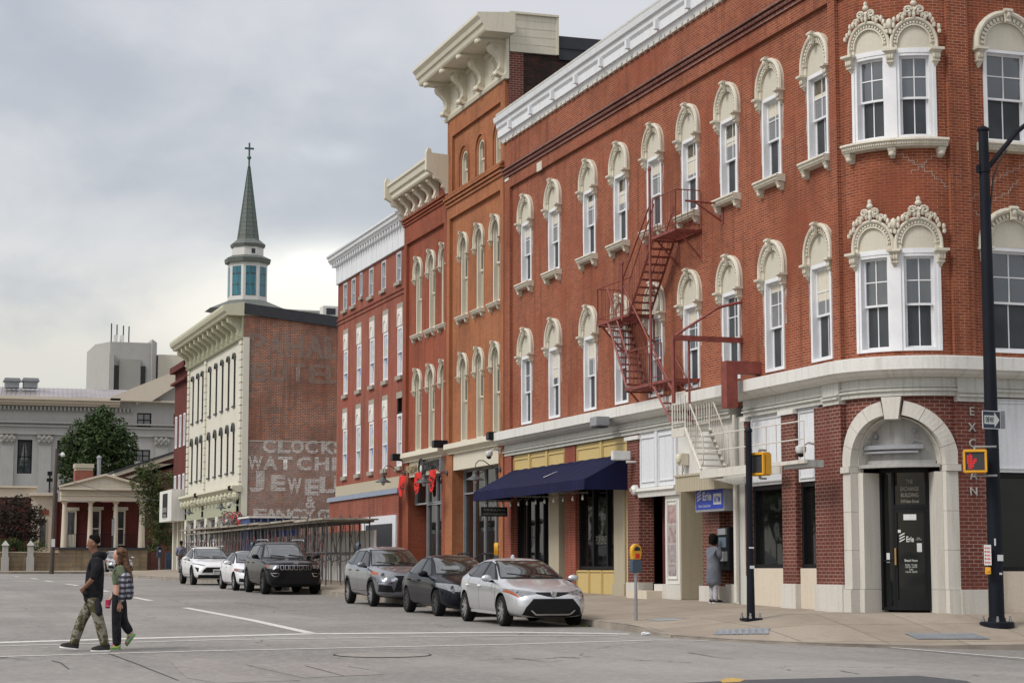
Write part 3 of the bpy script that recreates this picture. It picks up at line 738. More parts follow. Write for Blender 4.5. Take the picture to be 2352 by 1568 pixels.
for q in ((.0, .42, 2.38, 2.50), (-.2, -.1, 2.12, 2.18), (.42, .58, 1.72, 1.9), (-.65, -.52, 1.50, 1.70)): m = MB(Tco); m.box(am+q[0], am+q[1], -.604, -.60, q[2], q[3], 2); m.build('notice', M['paper'], dr)
for ch, z in zip('EXCHAN', [4.52-.33*i for i in range(6)]):
    text(ch, Tco, AE+.34, z, .25, M['tin'], RA, .12, off=.002, ext=.01, name='letter')
# ================================================================ ground
def asphalt(name, base, patchy=.24):
    t = Nt(name); v = t.uv(src='Object')
    a = t.noise(v, .12, 5, .6); b = t.noise(t.uv(src='Object', scl=(1, .12, 1)), .9, 4, .6); g = t.noise(v, 34, 3, .7); g2 = t.noise(v, 7, 5, .75)
    c = t.mix(t.rng(a, .40, .60), tuple(x*(1-patchy) for x in base), tuple(x*(1+patchy) for x in base))
    c = t.mix(t.rng(b, .46, .68, 0, .6), c, tuple(x*.7 for x in base))
    c = t.mix(t.rng(t.noise(v, 3.2, 6, .8), .5, .68, 0, .45), c, tuple(x*.6 for x in base)); c = t.mix(t.rng(g, .35, .65, .0, .55), c, tuple(x*.62 for x in base)); c = t.mix(t.rng(g2, .48, .66, 0, .6), c, tuple(min(1, x*1.4) for x in base))
    w = t.nd('ShaderNodeTexVoronoi'); w.feature = 'DISTANCE_TO_EDGE'; w.inputs['Scale'].default_value = .16
    wv = t.nd('ShaderNodeVectorMath', operation='ADD'); sc = t.nd('ShaderNodeVectorMath', operation='SCALE'); nn = t.nd('ShaderNodeTexNoise'); t.L.new(v, nn.inputs[0]); nn.inputs['Scale'].default_value = 1.4; nn.inputs['Detail'].default_value = 5
    t.L.new(nn.outputs['Color'], sc.inputs[0]); sc.inputs['Scale'].default_value = 1.1; t.L.new(v, wv.inputs[0]); t.L.new(sc.outputs[0], wv.inputs[1]); t.L.new(wv.outputs[0], w.inputs[0])
    cr = t.rng(w.outputs['Distance'], .0, .006, 1, 0); msk = t.rng(t.noise(v, .25, 3), .47, .55, 0, .8)
    c = t.mix(t.mul(cr, msk), c, (.03, .03, .03))
    t.col(c); t.set(Roughness=.88); t.b.inputs['Specular IOR Level'].default_value = .3; t.bump(g, .35, .01); return t.m
M['asphalt'] = asphalt('asphalt', (.245, .232, .215)); M['patch'] = asphalt('asphalt patch', (.265, .245, .225), .12); M['darkpatch'] = asphalt('fresh asphalt patch', (.07, .07, .075), .1)
M['concrete'] = None
t = Nt('pavement concrete'); v = t.uv(src='Object'); br = t.nd('ShaderNodeTexBrick'); t.L.new(t.uv(src='Object', loc=(-14.85, .3, 0)), br.inputs[0]); br.offset = 0
br.inputs['Scale'].default_value = 1; br.inputs['Brick Width'].default_value = 1.65; br.inputs['Row Height'].default_value = 1.65; br.inputs['Mortar Size'].default_value = .012
br.inputs['Color1'].default_value = (.36, .31, .25, 1); br.inputs['Color2'].default_value = (.31, .265, .21, 1); br.inputs['Mortar'].default_value = (.10, .085, .07, 1)
c = t.mix(t.rng(t.noise(v, .5, 6, .65), .42, .7, 0, .5), br.outputs[0], (.20, .155, .115)); c = t.mix(t.rng(t.noise(v, 2.5, 5, .7), .52, .75, 0, .45), c, (.15, .13, .11)); c = t.mix(t.rng(t.noise(v, 60, 2), .35, .65, 0, .3), c, (.14, .125, .105))
t.col(c); t.set(Roughness=.9); t.b.inputs['Specular IOR Level'].default_value = .25; t.bump(t.noise(v, 40, 3), .2, .01); M['concrete'] = t.m
M['kerb'] = plain('kerb stone', (.23, .20, .165), .85, var=.3, vs=1.5); M['roadpaint'] = None
t = Nt('worn road paint'); v = t.uv(src='Object'); t.col(t.mix(t.rng(t.noise(v, 12, 5, .7), .45, .72, 0, .75), (.60, .59, .55), (.24, .22, .2))); t.set(Roughness=.8); M['roadpaint'] = t.m
def sheet(name, xs, ys, zf, mat, kind=True, skip=None):
    V = [(x, y, zf(x, y)) for y in ys for x in xs]; n = len(xs); F = []
    for j in range(len(ys)-1):
        for i in range(n-1):
            if skip and skip((xs[i]+xs[i+1])/2, (ys[j]+ys[j+1])/2): continue
            F.append((j*n+i, j*n+i+1, (j+1)*n+i+1, (j+1)*n+i))
    me = bpy.data.meshes.new(name); me.from_pydata(V, [], F); o = link(name, me, mat)
    if kind: struct(o)
    return o
def fr_(a, b, n): return [lerp(a, b, i/n) for i in range(n+1)]
sheet('ground', [-1500, -400, -60, 0, 60, 400, 1500], [-600, -60, 0, 60, 160, 400, 1500], lambda x, y: -0.9 + .004*max(0, min(y, 300)), M['asphalt'])
sheet('road', [-60, -30, -12]+fr_(-10, 16, 40)+fr_(17, 60, 20), fr_(-30, 26, 12)+fr_(27, 45, 36)+fr_(46, 160, 57), road_z, M['asphalt'])
# the pavement follows the kerb round the corner
edge = [(60, KERB_Y), (40, KERB_Y), (30, KERB_Y), (24, KERB_Y)]+[(KERB_X+KERB_R+dx, KERB_Y) for dx in (4.5, 3, 1.5)]
edge += [(KERB_X+KERB_R-KERB_R*sin(t), KERB_Y+KERB_R-KERB_R*cos(t)) for t in [pi/2*i/14 for i in range(15)]]
edge += [(KERB_X, y) for y in (36.5, 37.5, 39, 41, 44, 48, 52, 58, 64, 70, 76, 82, 90, 100, 110, 120, 128, 133)]
xs_ = fr_(14.6, 22, 37)+[25, 30, 40, 60]; ys2 = fr_(32.2, 38.2, 30)+[39, 40, 42, 44, 47, 50, 54, 58, 62, 66, 70, 75, 80, 86, 92, 100, 110, 120, 128, 133]
def snap(x, y):
    if kerb_dist(x, y) >= 0: return x, y
    cx, cy = KERB_X+KERB_R, KERB_Y+KERB_R
    if x < cx and y < cy: v = Vector((x-cx, y-cy)).normalized()*KERB_R; return cx+v.x, cy+v.y
    return (max(x, KERB_X), max(y, KERB_Y)) if y < 60 else (max(x, KERB_X), y)
V = []; F = []; n = len(xs_)
for y in ys2:
    for x in xs_: sx, sy = snap(x, y); V.append((sx, sy, walk_z(sx+1e-4, sy+1e-4)))
for j in range(len(ys2)-1):
    for i in range(n-1):
        cs = [(xs_[i+a], ys2[j+b]) for a in (0, 1) for b in (0, 1)]
        if all(kerb_dist(*c) < 0 for c in cs): continue
        if min(c[0] for c in cs) > 22.1 and min(c[1] for c in cs) > 37: continue
        F.append((j*n+i, j*n+i+1, (j+1)*n+i+1, (j+1)*n+i))
me = bpy.data.meshes.new('pavement'); me.from_pydata(V, [], F); bm = bmesh.new(); bm.from_mesh(me); bmesh.ops.remove_doubles(bm, verts=bm.verts, dist=1e-4); bm.to_mesh(me); bm.free(); struct(link('pavement', me, M['concrete']))
V = []; F = []
for i, p in enumerate(edge):
    x, y = p
    if i < 7: d = Vector((0, 1))
    elif i < 22: d = Vector((KERB_X+KERB_R-x, KERB_Y+KERB_R-y)).normalized()
    else: d = Vector((1, 0))
    zt = walk_z(x+d.x*.02, y+d.y*.02)+.006; zb = road_z(x, y)-.1
    V += [(x-d.x*.02, y-d.y*.02, zb), (x, y, zt-.02), (x+d.x*.02, y+d.y*.02, zt), (x+d.x*.16, y+d.y*.16, zt+.004)]
for i in range(len(edge)-1):
    for k in range(3): a = i*4+k; F.append((a, a+4, a+5, a+1))
me = bpy.data.meshes.new('kerb'); me.from_pydata(V, [], F); struct(link('kerb', me, M['kerb']))
def strip(pts, w0, w1, mat, name='road_marking', off=.006, fn=road_z):
    """a painted line along measured points; widths in metres at its two ends"""
    P = [on_ground(*p, fn) for p in pts]; Q = []
    for a, b in zip(P, P[1:]):
        n = max(1, int((b-a).length/.5)); Q += [a.lerp(b, i/n) for i in range(n)]
    Q.append(P[-1]); V = []; F = []
    for i, p in enumerate(Q):
        d = (Q[min(i+1, len(Q)-1)]-Q[max(i-1, 0)]); d.z = 0; d.normalize(); nrm = Vector((-d.y, d.x, 0)); w = lerp(w0, w1, i/max(1, len(Q)-1))/2
        for s_ in (-1, 1): x, y = p.x+nrm.x*w*s_, p.y+nrm.y*w*s_; V.append((x, y, fn(x, y)+off))
    for i in range(len(Q)-1): F.append((2*i, 2*i+2, 2*i+3, 2*i+1))
    me = bpy.data.meshes.new(name); me.from_pydata(V, [], F); return struct(link(name, me, mat))
strip([(-30, 1476), (300, 1466), (715, 1455), (1176, 1451.5), (1446, 1456)], .42, .38, M['roadpaint'])
strip([(-30, 1484), (500, 1469), (1176, 1459), (1420, 1460)], .14, .14, M['roadpaint'])
strip([(-20, 1508), (440, 1495), (1176, 1479), (1600, 1470), (1841, 1468), (2380, 1514)], .14, .16, M['roadpaint'])
strip([(425, 1395), (580, 1424), (712, 1453)], .22, .24, M['roadpaint'])
for p in (((306, 1371), (347, 1379)), ((233, 1355), (248, 1358)), ((152, 1340.5), (178, 1344.5)), ((104, 1333), (121, 1335.5)), ((72, 1327.5), (86, 1329.5)), ((34, 1323), (44, 1324.3))): strip(p, .2, .2, M['roadpaint'])
strip([(1840, 1474), (2100, 1493), (2352, 1516)], .05, .05, M['darkpatch'], 'road_line')
for pts in ([(118, 1516), (140, 1522), (158, 1536)], [(700, 1528), (745, 1540), (790, 1552)], [(1580, 1498), (1640, 1508), (1690, 1513)], [(1930, 1540), (1975, 1548)], [(800, 1530), (850, 1538)], [(0, 1432), (60, 1431)], [(1100, 1462), (1230, 1460), (1420, 1461)], [(250, 1500), (330, 1530), (410, 1562)], [(540, 1382), (640, 1396)], [(1180, 1510), (1260, 1520), (1290, 1516)]): strip(pts, .03, .02, M['darkpatch'], 'road_line')
def poly(pts, mat, name, off=.004, fn=road_z):
    P = [on_ground(*p, fn) for p in pts]; me = bpy.data.meshes.new(name)
    bm = bmesh.new(); f = bm.faces.new([bm.verts.new((p.x, p.y, 0)) for p in P]); bmesh.ops.triangulate(bm, faces=[f]); bmesh.ops.subdivide_edges(bm, edges=bm.edges, cuts=3, use_grid_fill=True)
    for v in bm.verts: v.co.z = fn(v.co.x, v.co.y)+off
    bm.to_mesh(me); bm.free(); return struct(link(name, me, mat))
poly([(390, 1515), (470, 1512), (560, 1528), (690, 1562), (500, 1568), (430, 1556)], M['patch'], 'road_surface')
poly([(560, 1524), (800, 1520), (880, 1548), (700, 1556)], M['patch'], 'road_surface')
poly([(1500, 1572), (1700, 1561), (2110, 1551), (2220, 1563), (2260, 1580)], M['darkpatch'], 'road_surface')
M['fadedyellow'] = plain('faded yellow paint', (.42, .27, .07), .8, var=.3, vs=8)
poly([(1652, 1562), (1680, 1556), (1712, 1561), (1700, 1566), (1660, 1568)], M['fadedyellow'], 'road_marking', .008)
# ================================================================ the rest of the row
def body(root, a0, a1, z0, zt, mat, depth=13.0, roofm='darkgrey', side=('l', 'r')):
    """side walls, rear wall and roof behind a street front"""
    m = MB(Tst)
    for q, a in (('l', a0), ('r', a1)):
        if q in side: m.face((a, 0, z0), (a, -depth, z0), (a, -depth, zt), (a, 0, zt))
    m.face((a0, -depth, z0), (a1, -depth, z0), (a1, -depth, zt), (a0, -depth, zt)); m.build('side_wall', M[mat], root)
    m = MB(Tst); m.box(a0+.02, a1-.02, -depth+.02, -.24, zt-.35, zt-.12); m.build('roof', M[roofm], root)
def spandrel(mb, ca, zs, r, d=0.0, n=10):
    for i in range(n):
        t0, t1 = pi*i/n, pi*(i+1)/n
        x0, x1 = ca+r*cos(t0), ca+r*cos(t1); y0, y1 = zs+r*sin(t0), zs+r*sin(t1)
        mb.face((x0, d, y0), (x1, d, y1), (x1, d, zs+r), (x0, d, zs+r)); mb.face((x0, d, y0), (x1, d, y1), (x1, d-.25, y1), (x0, d-.25, y0))
M['dirtyglass'] = glass('pale curtained glass', (.10, .10, .095), .12, .5)
def B_proto(h, sill, w=.84):
    f = sash_window(Tid, 0, 0, w, h, None, False, arched=True, frame='cream', sashm='cream', fw=.10, fd=-.02, setb=.20, cols=1, lower='dirtyglass')
    m = MB(); hood(m, 0, h-w/2, h-w/2-.26, w/2-.03, w/2+.15, cs=.58, s=.72); m.build('arch_hood', M['offwhite'], f, smooth=True)
    if sill: m = MB(); sillpiece(m, 0, 1.14, 0, s=.75); m.build('sill', M['offwhite'], f, smooth=True)
    return f
pB = {}
def tri_front(root, a0, a1, cents, mat, pa=.35):
    holes = []
    for a in cents:
        for zb, h in ((10.12, 2.80), (5.72, 2.95)): holes.append((a-.42, a+.42, zb, zb+h))
    m = MB(Tst); wall(m, a0, a1, 4.75, 14.6, holes, .25); m.build('wall', M[mat], root)
    m = MB(Tst)
    m.box(a0, a0+pa, 0, .12, 5.7, 13.75); m.build('pilaster', M[mat], root)
    m = MB(Tst); m.box(a1-pa, a1, 0, .12, 5.7, 13.75); m.build('pilaster', M[mat], root)
    m = MB(Tst); m.box(a0, a1, 0, .118, 13.75, 14.6); m.build('frieze', M[mat], root)
    for a in cents:
        for zb, h in ((10.12, 2.80), (5.72, 2.95)):
            k = h > 2.9
            first = k not in pB
            if first: pB[k] = B_proto(h, not k)
            put(pB[k], root, a, zb, first)
# --- building with the tall false front
RB = thing('brick_building', 'tall narrow orange brick building with huge cream bracketed cornice above its fourth storey', 'building', (W, 63.5, .8))
tri_front(RB, -66.62, -60.08, (-64.85, -63.03, -61.21), 'orange')
m = MB(Tst); att = (-64.85, -62.91, -60.95)
wall(m, -66.62, -60.0, 14.6, 17.4, [(a-.36, a+.36, 14.72, 15.98) for a in att], .25)
for a in att: spandrel(m, a, 15.62, .36)
m.build('attic_wall', M['orange'], RB)
m = MB(Tst); m.box(-66.62, -66.05, 0, .10, 14.62, 17.4); m.build('pilaster', M['orange'], RB)
m = MB(Tst); m.box(-60.45, -60.0, 0, .10, 14.62, 17.4); m.build('pilaster', M['orange'], RB)
m = MB(Tst); m.box(-66.05, -60.45, 0, .098, 16.72, 17.4); m.build('frieze', M['orange'], RB)
m = MB(Tst)
for a in att: m.arch(a, 15.62, .52, .60, .0, .05, 14); m.box(a-.60, a-.52, 0, .05, 14.72, 15.62); m.box(a+.52, a+.60, 0, .05, 14.72, 15.62)
m.build('arch_moulding', M['orange'], RB)
pr = sash_window(Tid, 0, 0, .72, 1.26, None, False, arched=True, frame='cream', sashm='cream', fw=.08, fd=-.03, setb=.2, cols=1, lower='glass')
for i, a in enumerate(att): put(pr, RB, a, 14.72, i == 0)
m = MB(Tst)
for z, d in ((14.18, .17), (14.30, .22), (14.42, .27), (14.56, .20)): m.box(-66.62, -60.04, .12, d, z, z+.08)
m.build('string_course', M['orange'], RB)
m = MB(Tst); m.sweep([(0, 17.36), (.16, 17.36), (.20, 17.46), (.13, 17.52), (.10, 17.60), (.10, 18.75), (0, 18.75)], -66.82, -59.85); m.build('cornice_frieze', M['cream'], RB)
m = MB(Tst)
m.sweep([(.10, 18.72), (1.02, 18.72), (1.06, 18.78), (1.10, 18.94), (1.16, 18.97), (1.20, 19.10), (1.30, 19.22), (1.30, 19.32), (.0, 19.42), (0, 18.75)], -67.1, -59.2)
m.build('cornice', M['cream'], RB)
for a in (-66.45, -64.42, -62.38, -60.25):
    m = MB(Tst)
    m.sweep([(.08, 17.50), (.22, 17.50), (.34, 17.56), (.36, 17.68), (.26, 17.80), (.24, 17.95), (.30, 18.12), (.44, 18.26), (.58, 18.36), (.62, 18.50), (.56, 18.62), (.08, 18.66)], a-.17, a+.17)
    m.sweep([(.09, 18.58), (.95, 18.60), (1.0, 18.71), (.09, 18.715)], a-.22, a+.22)
    m.ball((a, .98, 18.62), .13, .10, .10, 8); m.ball((a, .36, 17.58), .12, .09, .1, 8)
    for q in (-1, 1):
        pts = [(a+q*.175, .40-.13*(1-i/14)*cos(i*.75), 18.42+.13*(1-i/14)*sin(i*.75)) for i in range(14)]; m.path(pts, .028, 5)
        pts = [(a+q*.175, .22+.09*(1-i/12)*cos(i*.75), 17.70+.09*(1-i/12)*sin(i*.75)) for i in range(12)]; m.path(pts, .024, 5)
    m.build('bracket', M['cream'], RB, smooth=True)
for a in (-65.43, -63.4, -61.31):            # shield panels and dentils between the brackets
    m = MB(Tst)
    pts = []
    for i in range(24):
        t = 2*pi*i/24; r = 1+.12*cos(4*t); pts.append((a+.40*r*cos(t), 18.03+.33*r*sin(t)))
    m.prism(pts, .101, .13); pts2 = [(a+(p[0]-a)*.78, 18.03+(p[1]-18.03)*.78) for p in pts]; m.prism(pts2, .131, .16)
    for k in range(9): m.box(a-.62+k*.15, a-.54+k*.15, .101, .22, 18.50, 18.62)
    m.build('frieze_ornament', M['cream'], RB)
m = MB(Tst); m.box(-60.05, -59.83, -1.72, -.02, 18.28, 19.55); m.box(-60.1, -59.76, -1.72, .02, 19.55, 19.62); m.box(-59.83, -59.79, -1.72, -1.64, 18.28, 19.55)
for z in (18.55, 18.82, 19.09, 19.36): m.box(-59.83, -59.822, -1.64, -.02, z, z+.02)
m.build('parapet_cladding', M['cream'], RB)
m = MB(Tst); m.box(-60.4, -59.86, -6.0, -1.75, 18.15, 18.95); m.box(-59.86, -59.83, -6.0, -1.75, 18.53, 18.56); m.build('roof_flashing', M['darkgrey'], RB)
m = MB(Tst); m.face((-59.90, 0, 13.7), (-59.90, -.52, 13.7), (-59.90, -.52, 18.3), (-59.90, 0, 18.3)); m.face((-60.0, 0, 13.7), (-59.9, 0, 13.7), (-59.9, 0, 18.3), (-60, 0, 18.3)); m.build('side_pier', M['redbrick_dark'], RB)
m = MB(Tst); m.face((-59.93, -.52, 5), (-59.93, -13, 5), (-59.93, -13, 18.16), (-59.93, -.52, 18.3)); m.build('side_wall', M['black_brick'], RB)
m = MB(Tst); m.face((-66.62, 0, .5), (-66.62, -13, .5), (-66.62, -13, 18.3), (-66.62, 0, 18.3)); m.face((-66.62, -13, 1), (-59.93, -13, 1), (-59.93, -13, 18.2), (-66.62, -13, 18.3)); m.build('side_wall', M['black_brick'], RB)
m = MB(Tst); m.box(-66.6, -59.95, -12.9, -.3, 17.9, 18.1); m.build('roof', M['darkgrey'], RB)
# --- its lower neighbour with the scrolled cornice
RC_ = thing('brick_building', 'low orange brick building with scrolled cream cornice beside the white topped building', 'building', (W, 69.5, .9))
tri_front(RC_, -72.42, -66.64, (-70.72, -68.93, -67.25-.02), 'russet', .33)
m = MB(Tst)
for z, d in ((14.45, .17), (14.55, .22), (14.66, .27)): m.box(-72.42, -66.64, .12, d, z, z+.07)
m.build('string_course', M['russet'], RC_)
m = MB(Tst); m.box(-72.3, -66.7, -.1, .10, 14.6, 15.6); m.build('frieze', M['brownred'], RC_)
m = MB(Tst); m.sweep([(.05, 15.50), (.62, 15.50), (.66, 15.56), (.66, 15.72), (.74, 15.76), (.78, 15.95), (.84, 16.0), (.84, 16.10), (.05, 16.14)], -72.35, -66.72); m.build('cornice', M['cream'], RC_)
for a in (-71.7, -70.7, -69.75, -68.8, -67.85):
    m = MB(Tst); m.sweep([(.1, 14.76), (.24, 14.74), (.30, 14.84), (.24, 14.96), (.22, 15.08), (.30, 15.22), (.46, 15.32), (.52, 15.42), (.48, 15.495), (.1, 15.5)], a-.14, a+.14)
    m.ball((a, .22, 14.82), .17, .12, .1, 8); m.ball((a, .46, 15.42), .16, .11, .09, 8)
    for q in (-1, 1): m.path([(a+q*.145, .36-.1*(1-i/12)*cos(i*.75), 15.36+.1*(1-i/12)*sin(i*.75)) for i in range(12)], .02, 5)
    m.build('bracket', M['cream'], RC_, smooth=True)
for a in (-72.45, -66.62):
    m = MB(Tst)
    m.sweep([(-.02, 14.72), (.14, 14.74), (.20, 14.90), (.34, 14.98), (.30, 15.10), (.42, 15.22), (.62, 15.27), (.66, 15.42), (.80, 15.50), (.92, 15.56), (.92, 16.2), (.86, 16.36), (.76, 16.32), (.72, 16.18), (-.02, 16.14)], a-.11, a+.11)
    m.build('cornice_scroll', M['cream'], RC_)
body(RC_, -72.40, -66.66, .5, 14.7, 'brownred', side=('l',))
# lower part of both: piers, sign bands, steel glazing
for root, a0, a1, mat in ((RC_, -72.42, -66.64, 'russet'), (RB, -66.62, -60.08, 'orange')):
    m = MB(Tst); m.sweep([(0, 5.70), (.34, 5.68), (.36, 5.50), (.26, 5.42), (.2, 5.36), (.2, 5.33), (0, 5.33)], a0+.45, a1-.25); m.build('shop_cornice', M['cream'], root)
    m = MB(Tst); m.box(a0+.75, a1-.55, -.2, .10, 4.76, 5.33); m.build('sign_band', M['cream'], root)
    for q0, q1 in ((a0, a0+.85), (a1-.45, a1)):
        m = MB(Tst); m.box(q0, q1, -.6, .14, .5, 5.32); m.build('brick_pier', M[mat], root)
shopwin(-65.75, -60.55, .9, 4.76, RB, Tst, mull=(-64.6, -63.4, -62.2, -61.3), tr=(3.95,), fm='grey', th=.06, d=-.35, mt=.05)
shopwin(-71.55, -67.1, 3.72, 4.76, RC_, Tst, mull=(-69.8, -68.7, -67.9), fm='grey', th=.06, d=-.2, mt=.05)
shopwin(-69.9, -67.1, .9, 3.74, RC_, Tst, mull=(-68.7, -67.9), fm='grey', th=.07, d=-.2, mt=.05)
m = MB(Tst); m.box(-71.6, -69.9, -1.6, -1.3, .6, 3.7); m.build('recess_wall', M['russet'], RC_)
m = MB(Tst); m.box(-61.25, -61.0, -.34, -.2, .9, 3.9); m.build('door_post', M['grey'], RB)
# --- shop front under the awning (corner building)
M['yellow'] = painted('ochre yellow paint', (.56, .42, .17), dirt=(.3, .22, .1), amt=.15)
M['putty'] = painted('putty paint', (.42, .37, .27), dirt=(.25, .2, .13), amt=.25)
panelled(-59.4, -54.5, 3.9, 4.93, 3, M['yellow'], d=.0, T=Tst, fr_=.12); panelled(-53.6, -49.45, 3.9, 4.93, 2, M['yellow'], T=Tst, fr_=.12)
shopwin(-59.35, -56.1, .9, 4.0, RA, Tst, mull=(-58.5, -57.7, -56.9), d=-.2, th=.07, mt=.08)
m = MB(Tst); m.box(-56.1, -55.2, -.45, -.02, .6, 4.0); m.build('door_jamb', M['putty'], RA)
shopwin(-55.2, -54.5, 1.0, 4.0, RA, Tst, d=-.3, th=.08, name='door')
m = MB(Tst); m.box(-55.2, -54.52, -.4, -.1, .5, 1.0); m.build('wall_base', M['yellow'], RA)
shopwin(-53.58, -50.55, 1.34, 4.0, RA, Tst, mull=(-52.5, -51.4), d=-.15, th=.09, mt=.10)
panelled(-53.58, -50.5, .55, 1.32, 3, M['yellow'], T=Tst, fr_=.02)
m = MB(Tst); m.box(-50.5, -49.7, -.3, .06, .95, 4.0); m.box(-50.55, -49.66, -.3, .10, .4, .95); m.build('pilaster', M['putty'], RA)
m = MB(Tst); m.box(-49.66, -49.44, -.3, .02, .5, 4.0); m.build('wall_panel', M['yellow'], RA)
text('FOR LEASE', Tst, -51.95, 2.05, .34, M['decal_dim'], RA, -.13, w=.85, name='window_sign')
# --- entry bay between awning and teller machine
M['oxblood'] = painted('oxblood wall', (.10, .03, .03), amt=.1); M['bluedoor'] = plain('slate blue door', (.10, .14, .19), .5)
panelled(-48.6, -46.15, 3.5, 4.95, 2, M['coolwhite'], T=Tst, d=.05, fr_=.13)
m = MB(Tst); m.sweep([(0, 3.5), (.16, 3.48), (.18, 3.40), (.12, 3.36), (.10, 3.24), (0, 3.24)], -48.6, -46.05); m.build('lintel', M['white'], RA)
m = MB(Tst); m.box(-46.15, -42.5, -.3, -.02, 3.45, 4.95); m.build('wall_panel', M['white'], RA)
m = MB(Tst); m.box(-48.5, -47.7, -.65, -.55, .9, 3.3); m.build('wall_panel', M['oxblood'], RA)
m = MB(Tst); m.box(-47.72, -47.58, -.5, -.3, .95, 3.25); m.box(-47.1, -47.02, -.5, -.3, .95, 3.25); m.box(-47.58, -47.1, -.5, -.3, 3.1, 3.25); m.build('door_frame', M['white'], RA)
m = MB(Tst); m.box(-47.58, -47.1, -.46, -.40, .95, 3.1); d_ = m.build('door', M['bluedoor'], RA)
m = MB(Tst); m.box(-47.54, -47.50, -.40, -.35, 1.9, 2.2); m.build('door_handle', M['black'], d_)
panelled(-46.98, -46.08, .98, 3.24, 1, M['white'], T=Tst, d=.0, fr_=.12)
t = Nt('faded posters'); v = t.uv(); br = t.nd('ShaderNodeTexBrick'); t.L.new(v, br.inputs[0]); br.offset = 0; br.inputs['Scale'].default_value = 1; br.inputs['Brick Width'].default_value = .6; br.inputs['Row Height'].default_value = .5; br.inputs['Mortar Size'].default_value = .02
br.inputs['Color1'].default_value = (.42, .30, .28, 1); br.inputs['Color2'].default_value = (.34, .33, .33, 1); br.inputs['Mortar'].default_value = (.5, .48, .42, 1)
t.col(t.mix(t.rng(t.noise(v, 6, 5, .7), .45, .62, 0, .8), br.outputs[0], (.20, .10, .11))); M['posters'] = t.m
m = MB(Tst); m.box(-46.78, -46.28, .001, .02, 1.2, 3.0); m.build('poster', M['posters'], RA)
m = MB(Tst); m.box(-47.74, -46.0, -.5, .02, .5, .97); m.build('door_step', M['stone'], RA)
m = MB(Tst); m.box(-48.6, -47.2, .02, .45, .45, .80); m.build('door_step', M['beige'], RA)
m = MB(Tst); m.box(-46.0, -44.8, -1.2, -1.1, .6, 3.4); m.box(-46.05, -45.98, -1.2, .0, .6, 3.4); m.build('recess_wall', M['putty'], RA)
m = MB(Tst); m.box(-45.25, -44.8, -.6, -.5, .75, 3.3); m.box(-45.15, -45.05, -.5, -.46, .75, 3.3); m.build('door', M['putty'], RA)
m = MB(Tst); m.box(-42.66, -42.03, -.5, .02, .4, 4.95); m.build('post', M['whitepaint'], RA)
m = MB(Tst)
ca, cb, cz0, cz1 = -PX(1551, 1100, W-.6).y, -PX(1641, 1100, W-.6).y, PX(1600, 1126, W-.6).z, PX(1600, 1086, W-.6).z
for k in range(16): q = lerp(ca, cb, k/16); m.box(q, q+(cb-ca)/16-.012, .5, .6, cz0, cz1-.05)
m.box(ca, cb, .0, .5, cz0+.02, cz1-.05); m.box(ca-.03, cb+.03, .0, .63, cz1-.05, cz1); m.build('canopy', M['putty'], RA)
m = MB(Tst); m.box(-43.6, -42.66, -.28, -.06, 3.3, 3.5); m.build('canopy', M['whitepaint'], RA)
# --- white topped brick building
M['stonegrey'] = painted('grey brown stone', (.31, .28, .23), amt=.4)
RD = thing('brick_building', 'four storey brown brick building with plain white metal cornice and boarded window heads', 'building', (W, 78, 1))
dcol = [-82.38, -80.0, -77.78, -75.6, -73.4]; tcol = [-82.6, -81.1, -79.6, -78.05, -76.0, -73.66]
R2 = (8.80, 10.75, 11.50, 11.72); R3 = (5.28, 7.32, 7.93, 8.15)
holes = [(a-.36, a+.36, 12.52, 13.72) for a in tcol if a != -79.6]+[(-79.78, -79.42, 12.72, 13.72)]
for a in dcol: holes += [(a-.38, a+.38, r[0], r[2]) for r in (R2, R3)]
m = MB(Tst); wall(m, -83.95, -72.45, 4.5, 13.9, holes, .22); m.build('wall', M['brownred'], RD)
m = MB(Tst); m.box(-83.95, -72.45, 0, .05, 12.16, 12.24); m.box(-83.95, -72.45, 0, .04, 11.98, 12.03); m.build('string_course', M['brownred'], RD)
m = MB(Tst); m.box(-84.0, -72.46, -.1, .10, 13.80, 14.72)
for k in range(14): m.box(-83.6+k*.85, -83.57+k*.85, .10, .112, 13.82, 14.7)
m.build('cornice_panel', M['coolwhite'], RD)
m = MB(Tst); m.sweep([(.1, 14.72), (.30, 14.74), (.36, 14.84), (.40, 14.86), (.42, 14.98), (.48, 15.02), (.48, 15.10), (.1, 15.12)], -84.3, -72.46)
k = -83.95
while k < -72.6: m.box(k-.06, k+.06, .101, .30, 14.56, 14.72); k += .42
m.build('cornice', M['coolwhite'], RD)
pr = sash_window(Tid, 0, 0, .72, 1.20, None, False, fw=.09, fd=.0, setb=.16, cols=1, rows=1, sashm='sash', frame='sash')
m = MB(); m.box(-.44, .44, -.05, .10, -.14, -.005); m.build('sill', M['stonegrey'], pr)
i = 0
for a in tcol:
    if a == -79.6: continue
    put(pr, RD, a, 12.52, i == 0); i += 1
f = sash_window(Tst, -79.6, 12.72, .36, 1.0, RD, True, fw=.05, cols=1, rows=1, frame='sash', sashm='sash'); m = MB(Tst); m.box(-79.84, -79.36, -.05, .10, 12.58, 12.715); m.build('sill', M['stonegrey'], f)
t = Nt('window film with diamonds'); v = t.uv(); t.col((.42, .45, .48)); t.set(Roughness=.25); M['film'] = t.m
M['blue'] = plain('blue window film', (.05, .16, .45), .4); M['green'] = plain('green window film', (.14, .32, .05), .4)
